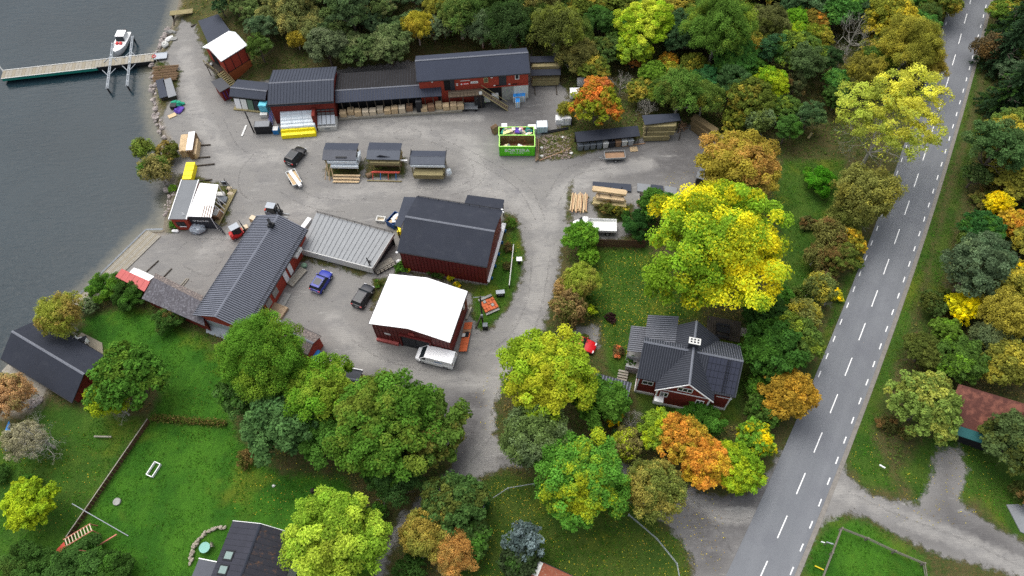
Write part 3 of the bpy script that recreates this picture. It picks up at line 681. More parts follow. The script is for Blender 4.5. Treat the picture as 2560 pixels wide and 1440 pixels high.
    T(1540, 1100, 24, 'shrub', BG, 'small blue-green bush near the hedge of the red house', cat='bush')
    T(1445, 1208, 114, 'broad', (.095, .24, .03), 'tall vivid green tree with yellow patches at the bottom', B=(.36, .4, .02), share=.32)
    T(1632, 1222, 74, 'fine', (.17, .21, .045), 'tall olive yellow birch beside the road junction', B=(.33, .28, .06), share=.45)
    T(1648, 1075, 50, 'broad', (.16, .25, .025), 'light green tree just below the gable of the red house', B=YG, share=.4)
    T(1752, 1052, 58, 'shrub', (.055, .15, .02), 'spreading green tree against the front wall of the red house', B=GR, share=.4, name='small_tree')
    T(1708, 1100, 62, 'broad', (.36, .27, .03), 'golden maple in the hedge above the junction', B=OR, share=.5, name='maple_tree')
    T(1765, 1162, 62, 'broad', OR, 'orange maple reaching down to the gravel junction', B=(.5, .36, .03), share=.35, name='maple_tree')
    T(1842, 1170, 62, 'broad', (.17, .3, .02), 'light green tree at the corner between junction and road', B=YG, share=.4)
    T(1885, 1098, 46, 'broad', (.12, .25, .025), 'small green tree with a yellow top at the roadside below the red house', B=YE, share=.35)
    T(1968, 988, 66, 'broad', (.33, .22, .03), 'golden brown tree touching the road at the red house', B=(.42, .25, .03), share=.4)
    T(1905, 1030, 44, 'broad', (.06, .11, .02), 'dark green tree left of the golden brown roadside tree', B=GR, share=.4)
    T(1895, 965, 34, 'broad', GR, 'small green tree right of the red house', B=LG, share=.3)
    T(1925, 880, 74, 'broad', (.055, .14, .025), 'dense green tree right of the red house', B=GR, share=.4)
    T(1985, 850, 62, 'broad', (.09, .15, .03), 'mid green tree between the red house and the road', B=(.2, .26, .03), share=.35)
    T(2010, 790, 42, 'fine', (.2, .22, .06), 'thin pale yellow tree by the road above the red house', B=YO, share=.4)
    T(1912, 785, 54, 'broad', (.035, .085, .02), 'dark green tree under the big yellow tree', B=DG, share=.3)
    T(1950, 750, 34, 'shrub', GR, 'low green bush right of the big yellow tree', cat='bush')
    T(1788, 632, 172, 'broad', (.2, .34, .025), 'huge bright yellow tree behind the red house', B=(.66, .58, .02), share=.42)
    T(1450, 706, 46, 'fine', (.26, .33, .04), 'yellowish small tree at the left of the garden', B=(.3, .25, .06), share=.35)
    T(1452, 592, 42, 'broad', (.085, .2, .02), 'fresh green tree in front of the white lorry', B=LG, share=.3)
    T(1470, 640, 26, 'broad', LG, 'small light green tree at the corner of the wooden fence')
    T(1425, 770, 42, 'fine', (.22, .15, .06), 'reddish brown bush beside the drive', B=OL, share=.4, name='brown_bush', cat='bush')
    T(1462, 765, 34, 'shrub', (.06, .12, .02), 'dark green bush at the lower left of the garden lawn', B=YG, share=.3, cat='bush')
    T(1416, 720, 30, 'fine', (.3, .2, .08), 'pale rusty bush at the bend of the drive', B=TAN, share=.4, name='brown_bush', cat='bush')
    T(1527, 795, 14, 'shrub', (.04, .02, .02), 'small dark purple bush on the garden lawn', cat='bush')
    T(1592, 562, 44, 'shrub', (.03, .085, .02), 'dark bush right of the white lorry', B=GR, share=.3, cat='bush')
    T(1642, 515, 46, 'broad', (.055, .13, .02), 'green tree in front of the grey panel row', B=GR, share=.4)
    T(1515, 518, 24, 'shrub', OL, 'low olive scrub behind the white lorry', B=BR, share=.4, cat='bush')
    T(1550, 528, 20, 'shrub', (.08, .1, .02), 'low yellowish scrub at the right end of the sawn timber rack', B=YO, share=.4, cat='bush')
    T(1850, 425, 100, 'broad', (.3, .25, .035), 'wide golden brown dome tree at the right corner of the yard', B=(.4, .24, .06), share=.4)
    T(1845, 480, 70, 'fine', (.22, .2, .04), 'olive brown lower tree under the golden brown dome tree', B=TAN, share=.3)
    T(2045, 452, 42, 'shrub', (.07, .24, .015), 'single bright green round bush in the meadow', B=LG, share=.3, cat='bush')
    T(2162, 490, 76, 'fine', (.19, .2, .05), 'tan birch half over the road', B=(.28, .26, .05), share=.4)
    T(2125, 605, 38, 'broad', (.2, .2, .025), 'yellow-orange small tree at the roadside', B=(.5, .34, .03), share=.4)
    T(2075, 590, 40, 'fine', (.15, .15, .04), 'brown olive scrub tree left of the roadside', B=BR, share=.3)
    T(2065, 680, 36, 'shrub', (.13, .1, .04), 'brown scrub along the verge', B=OL, share=.4, cat='bush')
    T(2092, 740, 17, 'shrub', (.42, .42, .03), 'little yellow bush at the roadside', B=YE, share=.3, cat='bush')
    T(2068, 752, 20, 'bare', GG, 'little bare grey bush beside the yellow roadside bush', name='bare_shrub', cat='bush')
    T(2212, 318, 142, 'half', (.34, .4, .06), 'large half bare ash with yellow outer leaves leaning over the road', B=(.52, .5, .06), share=.45)
    for px, py, r, k, a, b_, l in [(2118, 545, 44, 'fine', (.15, .17, .04), OL, 'tall olive thicket tree at the road below the tan birch'), (2095, 645, 42, 'broad', (.12, .16, .03), BR, 'olive thicket tree in the middle of the road edge growth'), (2040, 640, 30, 'fine', (.14, .15, .04), BR, 'brownish thicket tree on the meadow side of the road edge growth'),
                                (2052, 715, 38, 'fine', (.14, .18, .05), YO, 'pale olive thicket tree above the thin pale yellow tree'), (2135, 655, 24, 'shrub', (.1, .17, .03), YO, 'low green thicket bush right at the road'), (2020, 560, 22, 'shrub', (.12, .13, .04), BR, 'low brown bush in the meadow below the round bright bush'), (2000, 740, 28, 'shrub', (.09, .15, .03), OL, 'green bush at the lower end of the meadow')]:
        T(px, py, r, k, a, l, B=b_, share=.4, name='thicket_tree' if k != 'shrub' else 'thicket_bush', cat='tree' if k != 'shrub' else 'bush')
    # wood above the yard, right part
    T(2275, 120, 72, 'fine', (.2, .2, .03), 'olive yellow birch at the roadside in the upper right', B=YO, share=.4)
    T(2318, 165, 44, 'fine', (.3, .24, .045), 'tan golden birch touching the upper road', B=YO, share=.4)
    T(2222, 55, 64, 'broad', (.16, .18, .025), 'olive green tree with golden top at the upper right', B=(.45, .36, .03), share=.35)
    T(2318, 42, 34, 'fine', (.07, .12, .03), 'green tree overhanging the far end of the road', B=OL, share=.4)
    T(2148, 60, 78, 'bare', GG, 'large bare grey tree in the upper right wood')
    T(2110, 130, 44, 'bare', GG, 'smaller bare leaning tree below the large bare one')
    T(2160, 180, 46, 'fine', (.17, .16, .03), 'golden olive tree above the half bare ash', B=YO, share=.4)
    T(2040, 50, 38, 'broad', (.2, .17, .03), 'golden topped tree left of the large bare tree', B=OR, share=.3)
    T(2040, 100, 38, 'broad', (.15, .2, .02), 'yellowish green tree below the golden topped one', B=YO, share=.4)
    T(1990, 50, 34, 'broad', (.13, .28, .02), 'small vivid green tree at the top right of the wood')
    T(1985, 95, 36, 'broad', (.16, .3, .02), 'vivid lime green tree in the upper right wood', B=YG, share=.4)
    T(1922, 60, 46, 'fine', (.11, .12, .04), 'thin grey olive tree near the top edge', B=OL, share=.3)
    T(1795, 80, 84, 'fine', (.1, .19, .03), 'tall light-trunked green tree at the top of the wood', B=(.2, .26, .03), share=.3)
    T(1612, 62, 70, 'broad', (.24, .38, .02), 'tall bright yellow-green tree at the top of the wood', B=(.5, .55, .05), share=.5)
    T(1580, 130, 46, 'broad', (.2, .3, .03), 'lower yellow-green crown below the tall bright tree', B=YG, share=.4)
    T(1490, 265, 58, 'broad', (.2, .24, .02), 'orange and green maple behind the white packs', B=(.58, .2, .04), share=.42, name='maple_tree')
    T(1492, 222, 36, 'broad', RD, 'coral red top of the maple group', B=OR, share=.5, name='maple_tree')
    T(1555, 195, 46, 'bare', GG, 'dead grey tree with star shaped branches', name='dead_tree')
    T(1620, 262, 40, 'bare', GG, 'dead weeping grey tree above the roofed timber stack', name='dead_tree')
    T(1585, 152, 24, 'broad', (.4, .17, .04), 'small rusty orange tree under the yellow-green crown', B=BR, share=.4)
    T(1672, 155, 24, 'broad', (.5, .26, .03), 'small orange tree in the middle of the wood', B=YO, share=.4)
    T(1678, 190, 32, 'broad', (.25, .26, .025), 'golden green tree below the small orange one', B=YO, share=.4)
    T(1632, 190, 34, 'broad', (.1, .18, .02), 'green tree between the dead tree and the golden green one')
    T(1735, 165, 36, 'broad', (.14, .17, .025), 'olive tree in the centre of the wood', B=YO, share=.3)
    T(1762, 205, 36, 'broad', (.06, .19, .06), 'blue-green tree in the centre of the wood', B=BG, share=.3)
    T(1700, 235, 58, 'fine', (.09, .17, .03), 'spreading light green tree above the stacked planks', B=OL, share=.3)
    T(1760, 248, 46, 'fine', (.1, .16, .03), 'spreading green tree right of the light green one', B=YO, share=.25)
    T(1832, 212, 46, 'pine', (.06, .12, .04), 'dark pine left of the lime tree', B=BG, share=.3)
    T(1925, 215, 44, 'broad', (.17, .32, .02), 'lime yellow tree in the right of the wood', B=YG, share=.5)
    T(1935, 130, 46, 'pine', (.05, .12, .05), 'mid green pine above the lime yellow tree', B=GR, share=.4)
    T(1885, 175, 34, 'broad', (.06, .14, .02), 'green tree above and left of the lime yellow tree')
    T(2010, 165, 54, 'pine', (.09, .14, .05), 'grey green pine in the right of the wood', B=PN, share=.3)
    T(2070, 150, 36, 'pine', (.045, .09, .03), 'dark pine left of the dead branches', B=DG, share=.3)
    T(1985, 215, 36, 'pine', (.07, .09, .035), 'brown green pine right of the lime yellow tree', B=BR, share=.3)
    T(2025, 290, 40, 'pine', (.07, .13, .05), 'tall grey green conifer near the plank pile', B=PN, share=.4)
    T(1968, 325, 38, 'pine', (.065, .14, .03), 'bright green young pine right of the golden dome tree', B=GR, share=.4)
    T(1892, 300, 36, 'fine', (.15, .2, .05), 'pale olive tree just above the golden dome tree', B=GG, share=.4)
    T(1838, 305, 34, 'broad', (.11, .14, .02), 'olive yellow tree at the end of the stacked planks', B=YO, share=.3)
    T(2090, 250, 34, 'broad', (.05, .1, .02), 'dark green tree left of the half bare ash')
    T(1412, 275, 20, 'fine', (.2, .2, .03), 'thin yellowish shrub left of the orange maple', name='yellow_shrub', cat='bush')
    # wood above the sheds
    for px, py, r, a, b_, l in [(818, 122, 52, (.1, .13, .06), (.14, .17, .09), 'grey-green alder behind the left roofed shed'), (893, 128, 48, (.1, .15, .05), (.17, .2, .08), 'second grey-green alder of the row behind the long low roof'),
                                (975, 118, 52, (.12, .17, .06), (.18, .22, .09), 'third and palest alder of the row behind the long low roof'), (1085, 85, 36, (.12, .17, .08), (.17, .21, .1), 'pale alder right of the yellow birch')]:
        T(px, py, r, 'broad', a, l, B=b_, share=.35, name='alder_tree')
    T(1045, 78, 40, 'fine', (.33, .3, .03), 'yellow birch among the alders behind the long low roof', B=(.42, .33, .04), share=.4)
    T(1100, 30, 36, 'fine', (.24, .24, .04), 'yellowish birch at the top edge', B=YO, share=.3)
    T(1133, 40, 28, 'fine', (.36, .24, .04), 'golden birch with a white stem at the top edge', B=OR, share=.2)
    T(1205, 75, 44, 'fine', (.1, .15, .07), 'blue-grey aspen behind the office building', B=GG, share=.4, name='aspen_tree')
    T(1275, 70, 60, 'fine', (.045, .08, .025), 'dark feathery tree behind the office building', B=DG, share=.3)
    T(1390, 75, 64, 'fine', (.1, .12, .03), 'olive brown tree behind the roofed timber rack', B=(.17, .2, .03), share=.4)
    T(1350, 50, 40, 'fine', (.06, .1, .02), 'green tree between the feathery and the olive tree')
    T(1440, 90, 44, 'fine', (.1, .15, .03), 'thin green birch left of the tall bright tree', B=OL, share=.4)
    T(1500, 60, 44, 'broad', (.05, .11, .025), 'dark green tree left of the tall bright tree', B=GR, share=.3)
    T(1520, 130, 40, 'broad', (.07, .12, .03), 'dull green tree above the dead star tree', B=OL, share=.3)
    T(650, 125, 36, 'pine', (.09, .15, .03), 'olive green pine just right of the two-storey shed', B=PN, share=.3)
    T(880, 40, 62, 'pine', (.075, .12, .05), 'round grey-green pine above the alders', B=PN, share=.4)
    T(755, 20, 24, 'spruce', (.02, .05, .03), 'small dark spruce on the rocky rise at the top')
    T(565, 48, 22, 'pine', (.05, .1, .04), 'small pine beside the slanting grey roof', B=PN, share=.3)
    T(745, 108, 24, 'fine', (.3, .24, .03), 'yellow-brown bush on the rocky rise', name='yellow_shrub', cat='bush')
    # right hand wood
    T(2510, 30, 36, 'broad', (.12, .2, .03), 'green tree at the top right beside the road', B=YO, share=.3)
    T(2420 + 110, 110, 58, 'spruce', SP, 'dark spruce at the right edge near the top')
    T(2545, 215, 66, 'spruce', SP, 'largest dark spruce at the right edge', B=DG)
    T(2468, 120, 34, 'fine', (.1, .08, .04), 'brown thin tree on the verge at the upper right', B=BR, share=.4, name='brown_tree')
    T(2492, 375, 78, 'pine', (.065, .125, .04), 'big soft pine on the right below the dark spruces', B=PN, share=.35)
    T(2440, 440, 34, 'pine', (.07, .11, .035), 'small pine beside the big soft one', B=DG, share=.3)
    T(2490, 512, 34, 'broad', (.6, .52, .02), 'bright yellow tree on the right below the big pine', B=YE, share=.5)
    T(2530, 560, 36, 'broad', (.45, .32, .03), 'golden orange tree at the right edge', B=OR, share=.4)
    T(2455, 570, 48, 'broad', (.04, .12, .03), 'deep green tree below the bright yellow tree', B=GR, share=.3)
    T(2430, 682, 80, 'pine', (.1, .15, .075), 'wide grey-green pine on the right', B=GG, share=.3)
    T(2535, 645, 30, 'bare', GG, 'pale bare tree at the right edge')
    T(2540, 690, 34, 'broad', YO, 'yellow leaved tree at the right edge beside the wide pine', B=YE, share=.3)
    T(2408, 772, 42, 'broad', (.55, .52, .015), 'vivid yellow tree below the wide grey-green pine', B=(.8, .68, .01), share=.5)
    T(2515, 790, 66, 'fine', (.34, .3, .045), 'pale yellow tree with bare twigs at the right edge', B=YO, share=.4)
    T(2335, 760, 34, 'broad', (.06, .1, .025), 'dark bush tree on the verge left of the vivid yellow tree', B=OL, share=.4)
    T(2360, 830, 36, 'broad', (.1, .17, .025), 'green tree under the vivid yellow tree', B=LG, share=.3)
    T(2310, 880, 48, 'broad', (.09, .12, .025), 'olive tree at the verge above the pale round tree', B=OL, share=.4)
    T(2400, 905, 58, 'broad', (.07, .13, .025), 'green tree above the red roofed barn', B=LG, share=.25)
    T(2510, 905, 66, 'broad', (.16, .17, .03), 'golden green tree above right of the barn', B=YO, share=.4)
    T(2470, 850, 46, 'fine', (.12, .15, .06), 'grey twiggy tree above the barn', B=GG, share=.4)
    T(2310, 1015, 82, 'broad', (.15, .22, .045), 'pale green round tree left of the barn', B=(.3, .32, .06), share=.35)
    T(2535, 1110, 76, 'broad', (.08, .12, .04), 'dull green round tree right of the barn', B=OL, share=.3)
    T(2262, 1085, 20, 'shrub', (.1, .12, .03), 'low brownish bush below the pale round tree', cat='bush', B=BR, share=.4)
    T(2215, 1060, 24, 'shrub', (.09, .1, .03), 'scrubby bush on the verge left of the pale round tree', cat='bush', B=BR, share=.4)
    T(2560, 1240, 40, 'shrub', (.06, .08, .02), 'dark brambles at the right edge above the grey slab', cat='bush', B=BR, share=.4)
    # garage surroundings
    for px, py, r, k, a, b_, l in [(1004, 668, 18, 'shrub', (.06, .15, .02), GR, 'green bush between the warehouse and the white roof'), (1022, 672, 12, 'shrub', YG, YE, 'small yellow bush between the warehouse and the white roof'),
                                (1092, 680, 20, 'shrub', (.05, .11, .02), OL, 'feathery bush against the front wall of the warehouse'), (1126, 694, 11, 'shrub', YG, YE, 'yellow shoot bush near the front wall of the warehouse'),
                                (1143, 712, 9, 'shrub', (.4, .4, .02), YE, 'last small yellow bush beside the garage corner'), (1275, 560, 17, 'shrub', (.07, .15, .02), OL, 'green bush at the upper right corner of the warehouse'),
                                (1272, 620, 13, 'shrub', (.12, .1, .04), BR, 'brown weedy bush along the warehouse side'), (1268, 665, 13, 'shrub', (.1, .09, .035), OL, 'lower brown weedy bush along the warehouse side'),
                                (944, 710, 11, 'shrub', OL, GR, 'weedy bush at the left side of the white roofed garage'), (1575, 905, 18, 'shrub', DG, GR, 'bush by the porch steps of the red house'), (1900, 830, 30, 'broad', GR, LG, 'small round tree behind the terrace of the red house'),
                                (1460, 850, 16, 'shrub', OL, GR, 'bush beside the parking place of the red car'), (1545, 880, 16, 'shrub', (.12, .1, .04), RD, 'reddish bush at the porch of the red house')]:
        T(px, py, r, k, a, l, B=b_, share=.35, cat='bush')
def verge_scrub():
    rr = random.Random(41); y = 24.
    while y < 112:
        x = rx(y) + rr.uniform(6.2, 9.5); tree_n[0] += 1; a, b_ = rr.choice([((.1, .15, .03), OL), ((.14, .14, .04), BR), ((.07, .13, .025), YO), ((.17, .15, .04), OL)])
        if not 17 < y < 34: place_tree(x, y, rr.uniform(.8, 1.9), rr.uniform(.7, 1.1), rr.choice(['shrub', 'shrub', 'fine']), 's', tree_n[0], a, b_, .4, 'low green or brownish scrub bush at the foot of the wood beyond the road', 'scrub_bush', 'bush', 'scrub bushes along the far verge')
        y += rr.uniform(1.6, 3.6)
def fill_wood():
    """crowded trees between the ones described above"""
    used = [(o.location.x, o.location.y, o.scale.x) for o in C.objects if o.type == 'EMPTY' and o.get('category') == 'tree']
    pts = [(o.location.x, o.location.y) for o in C.objects if o.type == 'EMPTY' and o.get('category') in ('tree', 'bush')]
    top = PX([(560, -60), (560, 20), (600, 95), (680, 150), (830, 150), (1035, 140), (1330, 108), (1420, 190), (1420, 240), (1600, 280), (1800, 300), (1860, 330), (2100, 300), (2150, 250), (2330, 120), (2400, -60)])
    right = PX([(2520, -60), (2480, 60), (2430, 330), (2390, 470), (2360, 620), (2300, 860), (2400, 960), (2700, 980), (2700, -60)])
    specs = {
        'rocky': ('pines crowding the rocky rise at the top left', [('pine', (0.098, 0.156, 0.058), (0.130, 0.195, 0.065)), ('pine', (0.078, 0.130, 0.058), (0.117, 0.169, 0.078)), ('fine', (0.169, 0.195, 0.065), (0.286, 0.260, 0.078)), ('pine', (0.117, 0.169, 0.052), (0.156, 0.156, 0.065))], 'small grey-green pine among the pines crowding the rocky rise', 2.3),
        'mid': ('trees crowding the wood above the office', [('fine', (0.091, 0.130, 0.033), (0.182, 0.195, 0.039)), ('broad', (0.058, 0.104, 0.026), (0.104, 0.156, 0.026)), ('fine', (0.130, 0.130, 0.039), (0.260, 0.221, 0.052)), ('fine', (0.065, 0.117, 0.026), (0.130, 0.169, 0.039))], 'dark olive tree crowded into the wood above the office', 3.6),
        'east': ('trees crowding the wood above the yard corner', [('broad', (0.072, 0.130, 0.026), (0.156, 0.208, 0.026)), ('pine', (0.058, 0.117, 0.046), (0.091, 0.156, 0.065)), ('broad', (0.117, 0.156, 0.026), (0.325, 0.260, 0.039)), ('broad', (0.065, 0.169, 0.033), (0.130, 0.260, 0.039))], 'green tree crowded into the wood above the yard corner', 3.4),
        'right': ('trees crowding the wood beyond the road', [('broad', (0.078, 0.143, 0.033), (0.156, 0.208, 0.039)), ('pine', (0.065, 0.111, 0.052), (0.104, 0.156, 0.078)), ('broad', (0.195, 0.195, 0.033), (0.390, 0.325, 0.039)), ('spruce', SP, DG)], 'green tree crowded into the wood beyond the road', 3.6)}
    rr = random.Random(5); n_ = 0; made = []
    marks_ = []
    for o in list(C.objects):
        if o.type == 'EMPTY' and o.get('category') in ('tree', 'rack', 'building', 'shed', 'roof'):
            words_ = str(o['label']).split(); short = []
            for w_i in words_:
                if w_i in ('behind', 'beside', 'above', 'below', 'left', 'right', 'in', 'at', 'on', 'among', 'over', 'between', 'under', 'with', 'near', 'half', 'touching', 'by', 'along', 'just', 'hiding', 'crowded', 'where') and len(short) > 1: break
                short.append(w_i)
            marks_.append((o.location.x, o.location.y, ' '.join(short[:6])))
    from collections import Counter
    cnt = Counter(m_[2] for m_ in marks_); marks_ = [m_ for m_ in marks_ if cnt[m_[2]] == 1]
    ins = lambda poly, x, y: float(sd_poly(poly, np.array([x]), np.array([y]))[0])
    cand = [(rr.uniform(-66, 110), rr.uniform(24, 134)) for _ in range(9000)]
    for x, y in cand:
        if y > 102 - .0 and x < 80 and ins(top, x, y) < .5 and y < 118: continue
        it = ins(top, x, y) > 1.; ir = ins(right, x, y) > 2.
        if y > 121 and -58 < x < 90 and abs(x - rx(y) + 2.8) > 14: it = True
        if not (it or ir): continue
        if ir and x - rx(y) < 5: continue
        key = 'right' if ir else ('rocky' if x < -14 else 'mid' if x < 14 else 'east')
        g, kinds, lab, dmin = specs[key]
        if any((x - a) ** 2 + (y - b_) ** 2 < dmin ** 2 for a, b_ in pts): continue
        if ins(gravel_polys[0], x, y) > -2: continue
        pts.append((x, y)); n_ += 1; tree_n[0] += 1
        kd, a, b_ = kinds[rr.randrange(len(kinds))]; r = dmin * rr.uniform(.65, 1.15)
        if kd == 'pine': lab_, nm = lab, None
        if key == 'rocky': lab_ = 'grey-green or olive small tree crowding the rocky rise at the top left'
        else: lab_ = lab
        size = 's' if r < 2.3 else 'm' if r < 4.6 else 'l'
        t = place_tree(x, y, r, rr.uniform(.8, 1.05), kd, size, tree_n[0], a, b_, rr.uniform(.15, .5), lab_, 'wood_tree', 'tree', g)
        made.append((x, y, kd, a, r, t))
    used_l = set()
    for x, y, kd, a, r, t in sorted(made, key=lambda q: min((q[0] - m_[0]) ** 2 + (q[1] - m_[1]) ** 2 for m_ in marks_)):
        col = 'dark' if max(a) < .085 else 'golden' if a[0] > .16 else 'olive' if a[0] > a[1] * .72 else 'green'
        k_ = {'pine': 'pine', 'fine': 'thin tree', 'broad': 'leafy tree', 'spruce': 'spruce'}[kd]; done = False
        for pre in ('', 'farther '):
            for m_ in sorted(marks_, key=lambda q: (q[0] - x) ** 2 + (q[1] - y) ** 2)[:5]:
                ang = math.degrees(math.atan2(y - m_[1], x - m_[0])) % 360; di = ['right of', 'upper right of', 'above', 'upper left of', 'left of', 'lower left of', 'below', 'lower right of'][int((ang + 22.5) // 45) % 8]
                lb = f'{pre}{col} {k_} {di} the {m_[2]}'
                if lb not in used_l: done = True; break
            if done: break
        if done: used_l.add(lb); t['label'] = lb
    print('fill trees', n_)
def undergrowth():
    rg = np.random.default_rng(3); n_ = 150000
    x = rg.uniform(-66, 105, n_); y = rg.uniform(20, 132, n_)
    ix = ((x + 112) / STEP).astype(int); iy = ((y - 2) / STEP).astype(int)
    g = sd_grav[iy, ix]; l = sd_lawn[iy, ix]; la = sd_land[iy, ix]
    rxx = np.polyval(RK, y) - x
    ok = (g < -.7) & (l < -.5) & (la > .8) & ((rxx < -3) | (rxx > 9)) & (vnoise(x, y, 2.2, 9) + vnoise(x, y, .9, 10) * .6 > .62)
    for (bx0, by0, bx1, by1) in ((14, 33, 29, 46), (-66, 33, -52, 51)): ok &= ~((x > bx0) & (x < bx1) & (y > by0) & (y < by1))
    x, y = x[ok], y[ok]; ix, iy = ix[ok], iy[ok]
    h = Zr[iy, ix] + rg.random(len(x)) ** 1.6 * .9 * vnoise(x, y, 2.2, 9) + .05
    P = np.stack([x, y, h], -1); Nn = unit(np.array([0, 0, 1.]) + rg.normal(size=P.shape) * .5)
    t = np.clip(vnoise(x, y, 3, 12) * .6 + rg.normal(.2, .14, len(x)), 0, 1); m = np.clip(vnoise(x, y, 4, 13) * .8 + rg.random(len(x)) * .3, 0, 1)
    me = cards_mesh('undergrowth', P, Nn, rg.uniform(.16, .42, len(x)), t, m, rg)
    o = bpy.data.objects.new('undergrowth', me); C.objects.link(o); o['kind'] = 'stuff'
    o.color = (.08, .125, .025, 1); o['leaf_tint'] = [.2, .15, .05]; o['tint_share'] = .35
    print('undergrowth', len(x))
    # fallen leaves
    P = []; 
    for px, py, r, k in [(1640, 760, 9, 1500), (1560, 720, 7, 700), (1500, 1330, 12, 1600), (1700, 830, 7, 500), (1350, 1000, 7, 300), (1180, 1330, 7, 500), (1800, 500, 8, 500), (2300, 1180, 7, 300), (1240, 620, 3, 160), (780, 1200, 8, 500), (60, 1200, 8, 300)]:
        c = G(px, py); a = rg.random(k) * 6.28; q = np.sqrt(rg.random(k)) * r * 1.2
        P.append(np.stack([c[0] + np.cos(a) * q, c[1] + np.sin(a) * q * .8, np.full(k, .05)], -1))
    P = np.concatenate(P); Nn = unit(np.array([0, 0, 1.]) + rg.normal(size=P.shape) * .2)
    me = cards_mesh('fallen_leaves', P, Nn, rg.uniform(.08, .17, len(P)), rg.random(len(P)), rg.random(len(P)), rg)
    o = bpy.data.objects.new('fallen_leaves', me); C.objects.link(o); o['kind'] = 'stuff'; o.color = (.5, .42, .04, 1); o['leaf_tint'] = [.4, .25, .06]; o['tint_share'] = .3

def yard_wear():
    rg = np.random.default_rng(17); n_ = 5200
    x = rg.uniform(-62, 46, n_); y = rg.uniform(18, 112, n_); ix = ((x + 112) / STEP).astype(int); iy = ((y - 2) / STEP).astype(int)
    ok = (sd_grav[iy, ix] > .1) & (vnoise(x, y, 6, 21) + .35 * rg.random(n_) > .55); P = np.stack([x, y, np.full(n_, .03)], -1)[ok]
    me = cards_mesh('gravel_litter', P, unit(np.array([0, 0, 1.]) + rg.normal(size=P.shape) * .15), rg.uniform(.05, .17, len(P)) , rg.random(len(P)), rg.random(len(P)), rg)
    o = bpy.data.objects.new('gravel_litter', me); C.objects.link(o); o['kind'] = 'stuff'; o.color = (.3, .27, .22, 1); o['leaf_tint'] = [.07, .055, .045]; o['tint_share'] = .5
    m, n, b = new_mat('tyre_track_gravel'); L = n.links.new; b.inputs['Base Color'].default_value = (.1, .095, .09, 1); b.inputs['Roughness'].default_value = .95
    pos = N(n, 'ShaderNodeNewGeometry').outputs['Position']; t = N(n, 'ShaderNodeTexNoise', i_Scale=1.3, i_Detail=6., i_Roughness=.8); L(pos, t.inputs['Vector'])
    r = N(n, 'ShaderNodeMapRange'); r.inputs[1].default_value = .42; r.inputs[2].default_value = .68; r.inputs[4].default_value = .26; L(t.outputs[0], r.inputs[0]); L(r.outputs[0], b.inputs['Alpha'])
    arcs = [[(745, 470), (790, 492), (850, 500), (930, 497)], [(700, 480), (745, 505), (800, 525), (870, 530)], [(1170, 395), (1185, 425), (1170, 455), (1110, 470), (1020, 472)], [(1195, 385), (1215, 425), (1190, 468), (1120, 490)], [(980, 335), (1010, 322), (1045, 326), (1050, 342), (1015, 350), (985, 345)], [(1080, 355), (1180, 400), (1290, 470), (1345, 560)], [(1100, 345), (1210, 395), (1320, 465), (1368, 560)], [(640, 380), (600, 430), (610, 490), (700, 510)], [(560, 300), (600, 370), (680, 400)], [(1330, 640), (1320, 740), (1280, 830), (1200, 900)], [(1375, 640), (1360, 740), (1330, 840), (1270, 930)], [(1390, 520), (1440, 440), (1560, 415)], [(1360, 500), (1420, 420), (1540, 395)], [(620, 610), (560, 600), (480, 600), (430, 640)], [(880, 850), (960, 900), (1080, 930)], [(560, 640), (520, 690), (450, 660)], [(1720, 1240), (1790, 1290), (1850, 1300), (1910, 1285)], [(1740, 1260), (1800, 1330), (1840, 1400)], [(1240, 1070), (1190, 1140), (1120, 1200)], [(2120, 1230), (2250, 1290), (2400, 1345), (2560, 1420)]]
    for k, a in enumerate(arcs):
        P_ = [np.array(G(*p)[:2]) for p in a]; pts = []
        Q = [P_[0] * 2 - P_[1]] + P_ + [P_[-1] * 2 - P_[-2]]
        for i in range(1, len(Q) - 2):
            for j in range(10):
                u = j / 10; p0, p1, p2, p3 = Q[i - 1:i + 3]; pts.append(.5 * ((2 * p1) + (-p0 + p2) * u + (2 * p0 - 5 * p1 + 4 * p2 - p3) * u * u + (-p0 + 3 * p1 - 3 * p2 + p3) * u ** 3))
        mb = MB(); vs = []
        for i in range(len(pts)):
            d = pts[min(i + 1, len(pts) - 1)] - pts[max(i - 1, 0)]; d = d / (np.linalg.norm(d) + 1e-9); nn = np.array([-d[1], d[0]]) * .13
            vs += [(pts[i][0] + nn[0], pts[i][1] + nn[1], .012 + k * .0007), (pts[i][0] - nn[0], pts[i][1] - nn[1], .012 + k * .0007)]
        mb.add(vs, [(2 * i, 2 * i + 1, 2 * i + 3, 2 * i + 2) for i in range(len(pts) - 1)]); mb.obj('tyre_track', m, kind='structure')

